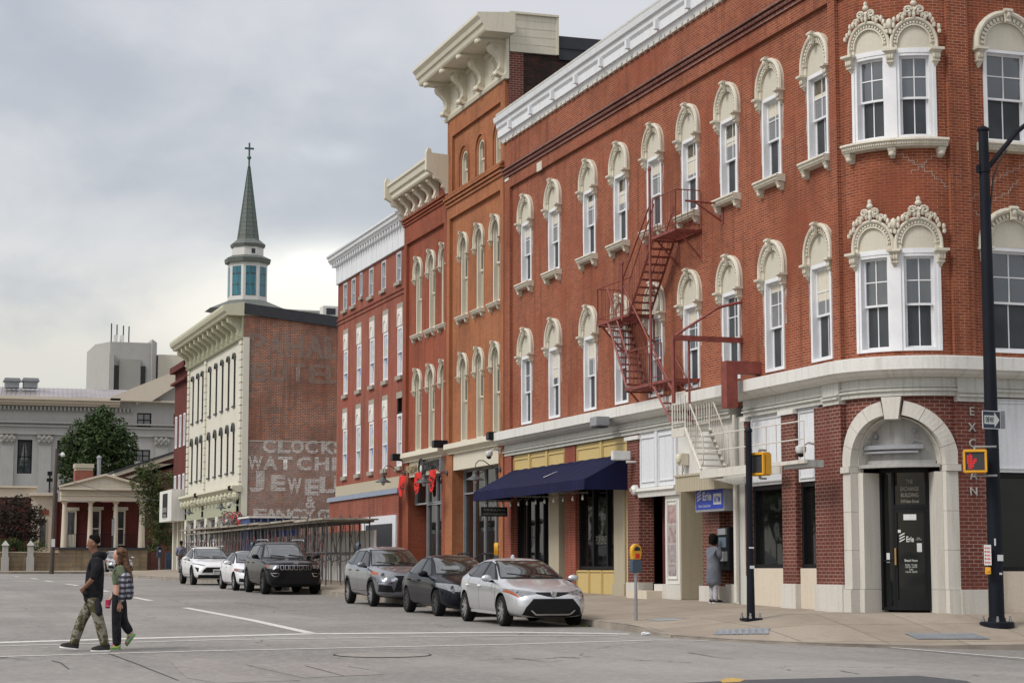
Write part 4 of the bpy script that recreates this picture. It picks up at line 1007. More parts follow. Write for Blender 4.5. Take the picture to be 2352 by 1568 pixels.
def D_proto(h):
    f = sash_window(Tid, 0, 0, .76, h, None, False, fw=.065, fd=.0, setb=.075, cols=1, rows=1, up='film', lower='film')
    m = MB(); m.box(-.42, .42, -.02, .10, -.16, -.005); m.build('sill', M['stonegrey'], f)
    m = MB(); m.box(-.40, .40, -.12, .03, h+.01, h+.70); m.arch(0, h+.22, .24, .28, .03, .06, 10, ky=1.1); m.box(-.28, -.24, .03, .06, h+.05, h+.22); m.box(.24, .28, .03, .06, h+.05, h+.22); m.box(-.03, .03, .03, .07, h+.44, h+.58); m.build('boarded_head', M['white'], f)
    m = MB(); m.box(-.44, .44, -.1, .02, h+.66, h+.90); m.build('lintel', M['stonegrey'], f)
    m = MB(); z = h*.93
    for k, (c, y) in enumerate((('blue', h*.80), ('green', h*.60), ('blue', h*.40))):
        m2 = MB(); m2.prism([(.06, y), (.20, y+.22), (.27, y), (.20, y-.22)], -.020+.001*k, -.018+.001*k); m2.build('diamond_film', M[c], f)
    return f
first = {}
for a in dcol:
    for r in (R2, R3):
        if a == dcol[-1] and r is R3: continue
        h = r[1]-r[0]; k = round(h, 2)
        if k not in first: first[k] = D_proto(h); put(first[k], RD, a, r[0], True)
        else: put(first[k], RD, a, r[0], False)
f = sash_window(Tst, dcol[-1], R3[0], .76, 2.04, RD, True, fw=.09, fd=.0, cols=1, rows=1, up='film', lower='film', frame='vinyl')
m = MB(Tst); a = dcol[-1]; m.box(a-.42, a+.42, -.02, .1, R3[0]-.16, R3[0]-.005); m.box(a-.44, a+.44, -.1, .02, 7.93, 8.17); m.build('lintel', M['stonegrey'], f)
m = MB(Tst); m.box(a-.37, a-.28, -.1, -.02, 7.33, 7.92); m.box(a+.28, a+.37, -.1, -.02, 7.33, 7.92); m.box(a-.28, a+.28, -.1, -.02, 7.33, 7.40); m.box(a-.28, a+.28, -.2, -.17, 7.40, 7.92); m.build('broken_transom', M['black'], f)
for k, (c, y) in enumerate((('blue', 6.9), ('green', 6.5), ('blue', 6.1))):
    m2 = MB(Tst); m2.prism([(a+.06, y), (a+.20, y+.22), (a+.27, y), (a+.20, y-.22)], -.1+.002*k, -.098+.002*k); m2.build('diamond_film', M[c], f)
m = MB(Tst); m.box(-83.95, -72.46, -.1, .03, 4.46, 4.90); m.build('concrete_band', M['putty'], RD)
M['flash'] = plain('blue grey flashing', (.20, .24, .32), .45)
m = MB(Tst); m.sweep([(0, 4.46), (.32, 4.40), (.34, 4.22), (0, 4.24)], -84.3, -72.47); m.build('flashing', M['flash'], RD)
m = MB(Tst); m.box(-84.1, -72.47, -.3, .26, .9, 4.23); m.build('lower_wall', M['brownred'], RD)
m = MB(Tst); m.box(-77.95, -72.62, .27, .34, .9, 3.40); m.build('hoarding', M['coolwhite'], RD)
m = MB(Tst); m.box(-77.2, -73.1, .345, .36, .9, 3.08); m.build('door', M['darkgrey'], RD)
body(RD, -83.93, -72.46, .5, 14.2, 'brownred')
# --- cream building with the painted side wall
RF = thing('painted_brick_building', 'cream painted three storey brick building whose bare side wall carries old painted advertising', 'building', (W, 116, 1))
fc = [-123.4, -121.4, -119.75, -117.02, -114.9, -112.85, -110.85, -109.0]
holes = []
for a in fc: holes += [(a-.30, a+.30, 10.40, 13.1), (a-.30, a+.30, 6.70, 9.0)]
t = Nt('cream painted brick'); v = t.uv(); t.col(t.mix(t.rng(t.noise(v, .5, 5, .6), .45, .75, 0, .5), (.61, .59, .505), (.48, .46, .385))); t.set(Roughness=.7)
br = t.nd('ShaderNodeTexBrick'); t.L.new(v, br.inputs[0]); br.inputs['Scale'].default_value = 1; br.inputs['Brick Width'].default_value = .3; br.inputs['Row Height'].default_value = .14; br.inputs['Mortar Size'].default_value = .015; t.bump(br.outputs['Fac'], -.5, .01); M['creambrick'] = t.m
M['creambrick_'] = t.m
m = MB(Tst); wall(m, -125.2, -106.56, 4.3, 14.0, holes, .25); m.build('wall', M['creambrick'], RF)
m = MB(Tst)
for a0, a1 in ((-107.35, -106.56), (-118.9, -118.2), (-125.2, -124.6)):
    k = 4.4
    while k < 13.9: m.box(a0, a1, 0, .10, k, k+.36); k += .42
m.build('quoins', M['creambrick'], RF)
M['ironblack'] = plain('dark painted iron', (.05, .055, .055), .5); M['sagegreen'] = painted('sage green paint', (.36, .37, .26), amt=.2); M['sagecream'] = painted('sage cream paint', (.52, .51, .38), amt=.25)
def F_proto(h, hd):
    f = MB(); f.box(-.30, -.25, -.2, 0, 0, h); f.box(.25, .30, -.2, 0, 0, h); f.box(-.25, .25, -.2, 0, h-.05, h); f.box(-.25, .25, -.2, 0, 0, .05); f.box(-.25, .25, -.19, -.1, h*.5-.03, h*.5+.03); fo = f.build('window', M['ironblack'], None, False)
    g = MB(); g.box(-.26, .26, -.16, -.14, .04, h-.04); g.build('pane', M['glass'], fo)
    m = MB(); m.arch(0, h-.02, .28, .40, 0, .12, 8, ky=.8 if not hd else 1.2); m.build('arch_hood', M['ironblack'], fo)
    m = MB(); m.box(-.38, .38, 0, .10, -.10, 0); m.build('sill', M['ironblack'], fo); return fo
p1 = F_proto(2.68, 0); p2 = F_proto(2.28, 1)
for i, a in enumerate(fc): put(p1, RF, a, 10.41, i == 0); put(p2, RF, a, 6.71, i == 0)
m = MB(Tst); m.sweep([(0, 13.90), (.18, 13.92), (.22, 14.02), (.12, 14.06), (.10, 14.12), (.10, 15.2), (0, 15.2)], -125.3, -106.5); m.build('cornice_frieze', M['sagegreen'], RF)
m = MB(Tst); m.sweep([(.0, 15.18), (.95, 15.2), (1.0, 15.34), (1.12, 15.42), (1.18, 15.60), (1.18, 15.74), (0, 15.95)], -125.9, -106.35); m.build('cornice', M['sagecream'], RF)
k = -124.9
while k < -106.5:
    m = MB(Tst); m.sweep([(.1, 14.08), (.24, 14.08), (.32, 14.2), (.24, 14.34), (.30, 14.56), (.55, 14.74), (.80, 14.86), (.84, 15.02), (.78, 15.17), (.1, 15.18)], k-.16, k+.16)
    for q in (-1, 1): m.path([(k+q*.165, .50-.16*(1-i/12)*cos(i*.75), 14.92+.16*(1-i/12)*sin(i*.75)) for i in range(12)], .03, 5)
    m.build('bracket', M['sagecream'], RF); k += 1.62
m = MB(Tst); m.box(-107.0, -106.45, -.9, .75, 15.2, 15.85); m.build('cornice_return', M['sagegreen'], RF)
# side wall faces the vacant lot; Tside: a = x, wall at y = 106.52
YS = 106.52
def Tsd(a, d, z): return (a, YS-d, z)
m = MB(Tsd); m.face((W, 0, .5), (42, 0, .5), (42, 0, 13.1), (W, 0, 15.35)); m.build('side_wall', M['mural_brick'], RF)
m = MB(Tsd); m.prism([(W-.1, 15.3), (42, 13.0), (42, 13.6), (W-.1, 15.9)], -.3, .14); m.build('roof_edge', M['darkgrey'], RF)
m = MB(Tsd); m.box(W, W+.34, -.2, .06, 4.2, 14.0); m.build('quoins', M['creambrick_'], RF)
m = MB(Tst); m.box(-124.9, -106.6, -20, -.3, 14.9, 15.3); m.box(-124.9, -124.7, -20, -.3, .5, 15.0); m.build('roof', M['darkgrey'], RF)
def joints(t):
    b = t.nd('ShaderNodeTexBrick'); t.L.new(t.uv(), b.inputs[0])
    for k, v_ in (('Scale', 1), ('Brick Width', .25), ('Row Height', .09), ('Mortar Size', .016), ('Mortar Smooth', .3)): b.inputs[k].default_value = v_
    return t.rng(b.outputs['Fac'], 0, 1, 1, .25)
t = Nt('worn white wall paint'); v = t.uv(); n = t.noise(v, 4.5, 6, .8); n2 = t.noise(t.uv(scl=(.6, 7, 1)), 1.3, 3)
mx = t.nd('ShaderNodeMath', operation='MULTIPLY'); t.L.new(t.rng(n, .36, .52, .25, 1), mx.inputs[0]); t.L.new(t.rng(n2, .32, .5, .5, 1), mx.inputs[1])
tr = t.nd('ShaderNodeBsdfTransparent'); ms = t.nd('ShaderNodeMixShader'); t.L.new(t.mul(mx.outputs[0], joints(t)), ms.inputs[0]); t.L.new(tr.outputs[0], ms.inputs[1]); t.L.new(t.b.outputs[0], ms.inputs[2]); t.L.new(ms.outputs[0], t.N['Material Output'].inputs[0])
t.col((.62, .59, .56)); t.set(Roughness=.85); M['wallpaint'] = t.m
t = Nt('ghost wall paint'); v = t.uv(); n = t.rng(t.noise(v, 6, 6, .75), .36, .58, .15, .8); n = t.mul(n, joints(t)); tr = t.nd('ShaderNodeBsdfTransparent'); ms = t.nd('ShaderNodeMixShader'); t.L.new(n, ms.inputs[0]); t.L.new(tr.outputs[0], ms.inputs[1]); t.L.new(t.b.outputs[0], ms.inputs[2]); t.L.new(ms.outputs[0], t.N['Material Output'].inputs[0]); t.col((.27, .22, .19)); t.set(Roughness=.9); M['ghostpaint'] = t.m
t = Nt('thin whitewash'); v = t.uv(); n = t.mul(t.rng(t.noise(v, 1.1, 6, .7), .28, .6, .0, .75), t.rng(t.noise(v, 14, 4, .7), .35, .6, .2, 1)); n = t.mul(n, joints(t)); tr = t.nd('ShaderNodeBsdfTransparent'); ms = t.nd('ShaderNodeMixShader'); t.L.new(n, ms.inputs[0]); t.L.new(tr.outputs[0], ms.inputs[1]); t.L.new(t.b.outputs[0], ms.inputs[2]); t.L.new(ms.outputs[0], t.N['Material Output'].inputs[0]); t.col((.46, .38, .34)); t.set(Roughness=.9); M['wash'] = t.m
m = MB(Tsd); m.face((W+.36, .010, .8), (34, .010, .8), (34, .010, 8.3), (W+.36, .010, 8.25)); m.build('old_whitewash', M['wash'], RF)
def letters(s, pts, size, mat, off, wd):
    for ch, (x, z) in zip(s, pts): text(ch, Tsd, x, z, size, mat, RF, .02, w=wd, off=off, name='painted_letter')
def xs(px): return PY(px, 1000, YS).x
letters('PAHAL', [(PY(x, 815, YS).x, 13.0) for x in (588, 632, 676, 724, 764)], 1.75, M['ghostpaint'], .05, 1.05)
letters('BUTEL', [(PY(x, 873, YS).x, 11.6) for x in (592, 640, 684, 727, 764)], 1.45, M['ghostpaint'], .04, .9)
letters('CLOCKS', [(PY(x, 1017, YS).x, 7.70) for x in (618, 651, 683, 715, 750, 781)], .95, M['wallpaint'], .035, .72)
letters('WATCHES', [(PY(x, 1080, YS).x, 6.76) for x in (586, 621, 655, 698, 739, 777, 815)], .98, M['wallpaint'], .04, .82)
letters('JEWELRY', [(PY(x, 1130, YS).x, z) for x, z in ((597, 5.82), (637, 5.62), (676, 5.50), (715, 5.42), (748, 5.55), (780, 5.62), (815, 5.6))], 1.12, M['wallpaint'], .06, .82)
letters('&', [(PY(712, 1166, YS).x, 4.68)], .9, M['wallpaint'], .03, .58)
letters('FANCYGOODS', [(PY(x, 1191, YS).x, 3.92) for x in (595, 623, 650, 679, 710, 743, 775, 806, 835, 865)], .95, M['wallpaint'], .03, .76)
m = MB(Tsd); m.box(W+.4, 30, .0, .02, 8.28, 8.32); m.build('roof_scar', M['stone'], RF)
# shop floor of the cream building
m = MB(Tst); m.sweep([(0, 5.86), (.5, 5.84), (.55, 5.70), (.40, 5.58), (.3, 5.5), (0, 5.5)], -125.3, -106.4); m.build('shop_cornice', M['sagecream'], RF)
m = MB(Tst); m.box(-125.2, -106.5, -.2, .10, 4.30, 5.5); m.build('sign_band', M['sagegreen'], RF)
k = -124.8
while k < -106.6: m = MB(Tst); m.ball((k, .28, 5.30), .2, .22, .28, 8); m.build('bracket', M['sagecream'], RF); k += 1.3
for a0 in (-125.2, -121.5, -117.6, -113.9, -110.7, -107.4):
    m = MB(Tst); m.box(a0, a0+.8, -.3, .12, .9, 4.3); m.build('pier', M['creambrick'], RF)
for a0, a1 in ((-124.4, -121.5), (-120.7, -117.6), (-116.8, -113.9), (-113.1, -110.7), (-109.9, -107.4)):
    shopwin(a0, a1, .9, 4.3, RF, Tst, mull=((a0+a1)/2,), tr=(3.0,), fm='sash', th=.1, d=-.2, gm='shopglass', mt=.08)
# --- maroon building at the far corner
RE = thing('brick_building', 'narrow dark red painted brick building with a white signboard box behind the cream building', 'building', (W, 128, 1))
ec = [-130.0, -128.2, -126.5]
m = MB(Tst); wall(m, -131.0, -125.25, 4.9, 14.6, [(a-.35, a+.35, z0, z1) for a in ec for z0, z1 in ((9.2, 11.3), (5.4, 7.4))], .2); m.build('wall', M['maroon'], RE)
m = MB(Tst); m.box(-131.1, -125.25, -.2, .3, 13.4, 13.55); m.box(-131.2, -125.25, -.2, .35, 14.2, 14.6); m.build('cornice', M['maroon'], RE)
for a in ec:
    for z0, z1 in ((9.2, 11.3), (5.4, 7.4)): sash_window(Tst, a, z0, .7, z1-z0, RE, True, cols=1, rows=1, fw=.12, lower='glass')
m = MB(Tst); m.box(-131.0, -125.2, -1, -.9, .9, 4.4); m.build('recess_wall', M['cream'], RE)
for a in (-130.9, -129.0, -127.2, -125.6): m = MB(Tst); m.box(a, a+.4, -.4, 0, .8, 4.4); m.build('pier', M['creambrick'], RE)
body(RE, -131.0, -125.25, .5, 14.5, 'maroon')
m = MB(Tst); m.box(-130.8, -125.6, .0, .9, 4.35, 6.35); sg = m.build('sign_box', M['white'], RE)
# black posters on the box end and face
m = MB(Tst); m.box(-129.3, -127.3, .9, .93, 4.6, 6.15); m.build('poster', M['black'], sg)
text('ARTLORE\nSTUDIO', Tst, -128.3, 4.95, .42, M['decal'], sg, .935, w=1.6)
WD_ = lambda a, d, z: (a, d, z)
# ================================================================ things on and along the street wall
def root_at(name, label, cat, p, group=None): return thing(name, label, cat, tuple(p), 0, group)
# --- awning
M['navy'] = plain('navy canvas', (.006, .0075, .038), .85, spec=.2, var=.2, vs=1.2); M['wire'] = plain('black cable', (.02, .02, .02), .6); M['bulb'] = glass('clear bulb glass', (.45, .46, .46), .1)
AW = root_at('awning', 'long dark navy canvas awning over the ochre shop front', 'awning', (W-.7, 54.4, 3.6))
m = MB(Tst); ya, yb = -59.45, -49.4; N = 24
for i in range(N):
    a0, a1 = lerp(ya, yb, i/N), lerp(ya, yb, (i+1)/N); s0, s1 = .015*(i % 2), .015*((i+1) % 2)
    m.face((a0, .02, 4.46+s0), (a1, .02, 4.46+s1), (a1, 1.32, 3.76+s1*.5), (a0, 1.32, 3.76+s0*.5))
m.face((ya, .02, 4.46), (ya, 1.32, 3.76), (ya, 1.32, 3.48), (ya, .02, 3.48)); m.build('canopy', M['navy'], AW)
m = MB(Tst)
m.face((yb, .02, 4.45), (yb, 1.32, 3.76), (yb, 1.34, 3.48), (yb, .02, 3.48)); m.build('side_flap', M['navy'], AW)
m = MB(Tst)
for i in range(60):
    a0, a1 = lerp(ya, yb, i/60), lerp(ya, yb, (i+1)/60); s0, s1 = .012*(i % 2), .012*((i+1) % 2); m.face((a0, 1.32, 3.76), (a1, 1.32, 3.76), (a1, 1.34+s1, 3.48), (a0, 1.34+s0, 3.48))
m.build('valance', M['navy'], AW)
m = MB(Tst); m.face((-53.6, .62, 4.16), (-53.52, .60, 4.17), (-53.6, 1.0, 3.99), (-53.72, 1.0, 3.99)); m.build('patch', M['paper'], AW)
m = MB(Tst)
for a in (ya+.05, -56, -52.6, yb-.05): m.tube((a, .02, 3.52), (a, 1.28, 3.52), .02); m.tube((a, .02, 4.4), (a, 1.28, 3.7), .02)
m.tube((ya, 1.28, 3.51), (yb, 1.28, 3.51), .02); m.build('frame', M['grey'], AW)
LS = root_at('string_lights', 'string of clear bulbs hanging under the navy awning', 'string lights', (W-1.0, 54.4, 3.15))
m = MB(Tst); pts = []
for i in range(49):
    t = i/48; a = lerp(-59.3, -49.9, t); pts.append((a, 1.05, 3.46-.07*abs(sin(pi*t*12))))
m.path(pts, .008, 4); m.build('cable', M['wire'], LS)
for i in range(12):
    a, d, z = pts[i*4+2]
    m = MB(Tst); m.lathe((a, d, z-.10), [(.018, .06), (.018, .02)], 6); m.ball((a, d, z-.12), .035, .035, .05, 8); m.build('bulb', M['bulb'], LS, smooth=True)
SG = root_at('hanging_sign', 'small black hanging signboard below the left end of the awning', 'sign', (W-.8, 58.2, 2.9))
# read along the pavement: the board stands square to the wall
def Tpn(y):
    return lambda a, d, z: (a, y-d, z)
T_ = Tpn(57.8); m = MB(T_); m.box(18.2, 19.05, 0, .06, 2.96, 3.25); m.build('board', M['black'], SG)
m = MB(T_); m.tube((18.4, .03, 3.25), (18.4, .03, 3.5), .01); m.tube((18.9, .03, 3.25), (18.9, .03, 3.5), .01); m.build('bracket', M['black'], SG)
text('THE BUILDING', T_, 18.62, 3.13, .09, M['decal_dim'], SG, .064, w=.7); text('NORTH PARK ROW', T_, 18.62, 3.00, .09, M['decal_dim'], SG, .064, w=.75)
# --- gooseneck lamps
M['lampgrey'] = plain('dark enamel', (.06, .065, .07), .45)
def goose(a, z, first=[None], lab=''):
    if first[0] is None:
        o = thing('gooseneck_lamp', lab, 'wall lamp', (0, 0, 0), 0, 'gooseneck wall lamps')
        m = MB(); m.lathe((0, 0, 0), [(.09, 0), (.09, .05), (.04, .07)], 10, 'd'); m.build('wall_plate', M['lampgrey'], o, smooth=True)
        m = MB(); P = [(0, .05, 0)]+[(0, .45+.3*-cos(t)*-1*0+.32*(1-cos(t))-.1, .02+.32*sin(t)) for t in [pi*i/8 for i in range(9)]]
        P = [(0, .05, 0), (0, .25, .03), (0, .42, .16), (0, .58, .27), (0, .74, .27), (0, .84, .17), (0, .86, .0), (0, .86, -.12)]
        m.path(P, .016, 6); m.build('arm', M['lampgrey'], o, smooth=True)
        m = MB(); m.lathe((0, .86, -.36), [(.30, 0), (.29, .025), (.12, .12), (.09, .18), (.09, .27), (.03, .30)], 16); m.build('shade', M['lampgrey'], o, smooth=True)
        m = MB(); m.ball((0, .86, -.39), .07, .07, .09, 10); m.build('bulb', M['bulb'], o, smooth=True)
        first[0] = o
    else: o = copy_tree(first[0]); o['label'] = lab
    o.location = (W-.14 if lab[0] != '#' else W, -a, z); o.rotation_euler = (0, 0, -pi/2)
goose(-72.0, 4.95, lab='grey gooseneck lamp in front of the pale concrete band of the white topped building')
goose(-66.35, 4.70, lab='grey gooseneck lamp among the red banners of the food hall')
goose(-60.3, 4.55, lab='grey gooseneck lamp beside the left end of the navy awning')
goose(-107.0, 4.95, lab='grey gooseneck lamp at the near corner of the cream building')
goose(-117.9, 4.95, lab='grey gooseneck lamp in the middle of the cream building')
# --- flood lamps
def flood(a, z, lab, s=1.0, first=[None]):
    if first[0] is None:
        o = thing('floodlight', lab, 'floodlight', (0, 0, 0), 0, 'black floodlights on the cornices')
        m = MB(); m.box(-.03, .03, 0, .25, -.05, .0); m.build('bracket', M['black'], o)
        m = MB(); m.box(-.17, .17, .12, .62, -.02, .24); m.build('housing', M['black'], o, bevel=.02)
        m = MB(); m.box(-.14, .14, .622, .63, .01, .21); m.build('lens', M['darkgrey'], o); first[0] = o
    else: o = copy_tree(first[0]); o['label'] = lab
    p = Tst(a, 0, z); o.location = p; o.rotation_euler = (0, 0, -pi/2)
flood(-72.2, 5.45, 'black floodlight at the left end of the food hall sign band'); flood(-66.55, 5.62, 'black floodlight between the two cream shop cornices'); flood(-60.2, 5.50, 'black floodlight where the cream cornice meets the long white belt')
flood(-107.0, 5.6, 'black floodlight on the near corner of the cream building'); flood(-118.5, 5.6, 'black floodlight midway along the cream building')
o = thing('floodlight', 'grey box floodlight on the white belt below the fire escape', 'floodlight', (W-.45, 49.95, 5.35))
m = MB(Tst); m.box(-50.25, -49.7, .46, .85, 5.22, 5.48); m.build('housing', M['grey'], o, bevel=.02); m = MB(Tst); m.box(-50.2, -49.75, .5, .82, 5.19, 5.215); m.build('lens', M['darkgrey'], o)
# --- cameras and boxes
M['plastic'] = plain('white plastic', (.62, .63, .62), .4)
def camdome(T, a, d, z, lab):
    o = thing('security_camera', lab, 'camera', T(a, d, z), 0, 'security cameras'); m = MB(T); m.path([(a, d, z+.15), (a, d+.25, z+.2), (a, d+.42, z+.1)], .03); m.lathe((a, d+.42, z-.06), [(.05, 0), (.10, .03), (.12, .08), (.12, .16), (.05, .2)], 12); m.build('housing', M['plastic'], o, world=True, smooth=True)
    m = MB(T); m.ball((a, d+.42, z-.05), .08, .08, .08, 10); m.build('lens', M['black'], o, world=True, smooth=True); m = MB(T); m.box(a-.05, a+.05, d, d+.05, z+.05, z+.25); m.build('mount', M['plastic'], o, world=True)
camdome(Tst, -60.35, .1, 5.0, 'white dome camera above the left end of the awning'); camdome(Tco, A0-1.3, .0, 3.9, 'white dome camera on a curved arm left of the arched stone doorway'); camdome(Tst, -107.2, .1, 4.75, 'white dome camera under the sage sign band')
o = thing('security_camera', 'white box camera on the brick pier right of the awning', 'camera', (W-.3, 48.9, 4.4)); m = MB(Tst); m.box(-49.05, -48.85, .2, .7, 4.25, 4.5); m.build('housing', M['plastic'], o, bevel=.02); m = MB(Tst); m.tube((-48.8, .08, 4.2), (-48.8, .35, 4.2), .03); m.build('mount', M['plastic'], o)
o = thing('alarm_bell', 'round white siren on the brick pier right of the awning', 'alarm', (W-.1, 48.8, 3.4)); m = MB(Tst); m.lathe((-48.75, .08, 3.45), [(.14, 0), (.14, .10), (.08, .16)], 12, 'd'); m.build('housing', M['plastic'], o, smooth=True); m = MB(Tst); m.lathe((-48.75, .24, 3.45), [(.07, 0), (.05, .03)], 10, 'd'); m.build('horn', M['putty'], o)
o = thing('electric_meter', 'cream electric meter box with loose wires behind the white stair', 'meter', (W, 45.4, 4.0)); m = MB(Tst); m.box(-45.7, -45.45, .0, .2, 3.95, 4.25); m.ball((-45.57, .22, 4.12), .12, .08, .14, 10); m.build('housing', M['cream'], o)
m = MB(Tst); m.path([(-45.6, .1, 3.95), (-45.55, .14, 3.8), (-45.6, .1, 3.7)], .01); m.path([(-45.5, .1, 3.95), (-45.48, .14, 3.78)], .01); m.build('wires', M['wire'], o)
# --- food hall letters and banners
FS = root_at('shop_sign', 'raised dark letters reading food hall on the cream sign band', 'sign', (W-.12, 69, 5))
M['gold'] = plain('dull gold lettering', (.32, .26, .15), .5); M['signblack'] = plain('black lettering', (.03, .028, .028), .5)
text('FLAGSHIP CITY', Tst, -70.9, 4.93, .36, M['gold'], FS, .2, w=1.35, off=.004, ext=.03)
text('FOOD HALL', Tst, -68.05, 4.93, .44, M['signblack'], FS, .2, w=2.1, off=.012, ext=.04)
m = MB(Tst); m.lathe((-69.55, .15, 5.05), [(.34, 0), (.34, .08), (.30, .08), (.30, .05)], 20, 'd'); m.build('roundel', M['signblack'], FS); m = MB(Tst); m.ball((-69.55, .21, 5.0), .12, .03, .14, 8); m.build('emblem', M['decal'], FS)
m = MB(Tst); m.box(-70.0, -66.9, .14, .19, 4.98, 5.0); m.box(-66.8, -66.72, .12, .3, 4.8, 5.25); m.build('rail', M['grey'], FS)
M['redcloth'] = plain('bright red cloth', (.62, .022, .015), .7, var=.15, vs=4); M['blackcloth'] = plain('black cloth', (.01, .008, .009), .8)
for k, (a, z) in enumerate(((-71.45, 4.82), (-69.25, 4.85), (-67.3, 4.85))):
    o = root_at('banner', ('pleated red banner with black swirls at the left end of the food hall sign', 'pleated red banner with black swirls under the round sign emblem', 'pleated red banner with black swirls nearest the brick pier')[k], 'banner', (W-.4, -a, z-.5), 'red banners under the food hall letters')
    m = MB(Tst); n = 18; g = []
    for i in range(n+1):
        t = i/n; x = a+(t-.5)*.8; L = .66*sqrt(max(0, 1-(2*t-1)**2*.85))+.12; dd = .38+.045*(i % 2); g.append((x, dd, L))
    for i in range(n): (x0, d0, l0), (x1, d1, l1) = g[i], g[i+1]; m.face((x0, d0, z), (x1, d1, z), (x1*.9+a*.1, d1+.05, z-l1), (x0*.9+a*.1, d0+.05, z-l0))
    m.build('cloth', M['redcloth'], o)
    m = MB(Tst); R_ = random.Random(k)
    for j in range(7):
        t0 = R_.uniform(0, 6); cx, cz = a+R_.uniform(-.28, .28), z-R_.uniform(.1, .62); P = []
        for i in range(7): P.append((cx+.10*cos(t0+i*.5)+.02*i, .475, cz+.10*sin(t0+i*.5)-.015*i))
        for i in range(6): w = .045*(1-abs(i-2.5)/4); p, q = P[i], P[i+1]; m.face((p[0], .475, p[2]-w), (q[0], .475, q[2]-w), (q[0], .475, q[2]+w), (p[0], .475, p[2]+w))
    m.build('swirls', M['blackcloth'], o)
m = MB(Tst)
# --- teller machine and its sign
AT = root_at('cash_machine', 'dark cash machine set in the brick wall below the blue sign', 'cash machine', (W, 43.35, 1.8))
m = MB(Tst); m.box(-43.75, -43.05, -.30, .02, 1.32, 2.36); m.build('housing', M['black'], AT, bevel=.02)
m = MB(Tst); m.box(-43.62, -43.18, .0, .06, 2.18, 2.33); m.build('header', M['grey'], AT); m = MB(Tst); m.box(-43.62, -43.2, .02, .035, 1.88, 2.12); m.build('screen', M['bluedoor'], AT); m = MB(Tst); m.prism([(-43.65, 1.55), (-43.15, 1.55), (-43.15, 1.78), (-43.65, 1.78)], .02, .14); m.build('keypad', M['grey'], AT)
SB = root_at('bank_sign', 'blue and silver box sign with white lettering above the cash machine', 'sign', (W-.15, 43.9, 3.0))
m = MB(Tst); m.box(-44.42, -42.72, -.0, .28, 2.74, 3.32); m.build('case', M['grey'], SB); M['signblue'] = plain('blue sign face', (.012, .04, .42), .35, var=.03)
m = MB(Tst); m.box(-44.36, -42.78, .281, .29, 2.80, 3.26); m.build('face', M['signblue'], SB)
text('Erie', Tst, -43.70, 3.02, .28, M['decal'], SB, .293, w=.52, off=.008); text('Federal Credit Union', Tst, -43.85, 2.85, .10, M['decal'], SB, .293, w=.72)
logo(Tst, -44.15, 3.1, .24, M['decal'], SB, .292)
m = MB(Tst); m.box(-43.32, -42.87, .291, .295, 2.9, 3.16); m.build('plate', M['decal'], SB); text('ATM', Tst, -43.09, 2.95, .20, M['signblue'], SB, .297, w=.36, off=.006)
# --- fire escape
M['rustred'] = plain('rust red painted iron', (.20, .046, .034), .6, var=.3, vs=5); M['chalkwhite'] = painted('chipped white painted iron', (.60, .58, .52), dirt=(.33, .17, .08), amt=.5)
FE = root_at('fire_escape', 'rust red iron fire escape zigzagging down the brick front to a white lower stair', 'fire escape', (W, 44, 3.6))
dO = .72
def yo(px, py=700, d=dO): return PX(px, py, W-d).y
def zo(px, py, d=dO): return PX(px, py, W-d).z
def bars(m, pts, r=.018, n=5): m.path([(-p[1], W-p[0], p[2]) for p in pts], r, n)
def rail(m, p, q, h, nb, r=.016, rb=.009, ends=True):    # p,q floor points (y,d,z)
    P = lambda s, hh: (-lerp(p[0], q[0], s), lerp(p[1], q[1], s), lerp(p[2], q[2], s)+hh)
    m.tube(P(0, h), P(1, h), r, 5); m.tube(P(0, .12), P(1, .12), r*.8, 5)
    for i in range(nb+1): rr = rb if 0 < i < nb else r*1.1; m.tube(P(i/nb, 0 if i in (0, nb) else .12), P(i/nb, h), rr, 4)
def flight(yA, zA, yB, zB, n, d0, d1, mat, nm, hr=.85):
    m = MB(Tst)
    for d in (d0, d1): m.tube((-yA, d, zA-.02), (-yB, d, zB-.02), .035, 4)
    m.build('stringer', M[mat], FE)
    m = MB(Tst)
    for i in range(n):
        t = (i+.5)/n; y, z = lerp(yA, yB, t), lerp(zA, zB, t); m.box(-y-.10, -y+.10, d0+.01, d1-.01, z-.02, z+.008)
    m.build('stair_treads', M[mat], FE)
    for d in (d0, d1):
        m = MB(Tst); m.tube((-yA, d, zA+hr), (-yB, d, zB+hr), .018, 5)
        for i in range(n+1): t = i/n; y, z = lerp(yA, yB, t), lerp(zA, zB, t); m.tube((-y, d, z), (-y, d, z+hr), .008, 4)
        m.build('handrail', M[mat], FE)
def platform(y0, y1, z, d0, d1, mat, br=True):
    m = MB(Tst); k = 0
    for d in (d0, d1): m.box(-y1, -y0, d-.03, d+.03, z-.07, z)
    n = int((y1-y0)/.09)
    for i in range(n+1): y = lerp(y0, y1, i/n); m.box(-y-.012, -y+.012, d0+.03, d1-.03, z-.045, z-.01)
    m.build('grating', M[mat], FE)
    if br:
        for y in (y0+.05, y1-.05): m = MB(Tst); m.tube((-y, 0, z-.75), (-y, d1-.1, z-.09), .025, 4); m.tube((-y, 0, z-.09), (-y, d1, z-.09), .025, 4); m.tube((-y, .01, z-.8), (-y, .01, z), .03, 4); m.build('bracket', M[mat], FE)
y1F, y1N, z1 = yo(1499, 541), yo(1552, 541), zo(1499, 545)
platform(y1N, y1F, z1, .05, dO, 'rustred')
m = MB(Tst); rail(m, (y1F, dO, z1), (y1N, dO, z1), .98, 9); m.build('railing', M['rustred'], FE)
m = MB(Tst); rail(m, (y1N, dO, z1), (y1N, .05, z1), .98, 4); m.build('railing', M['rustred'], FE)
y2, z2 = yo(1446, 733), zo(1398, 735)
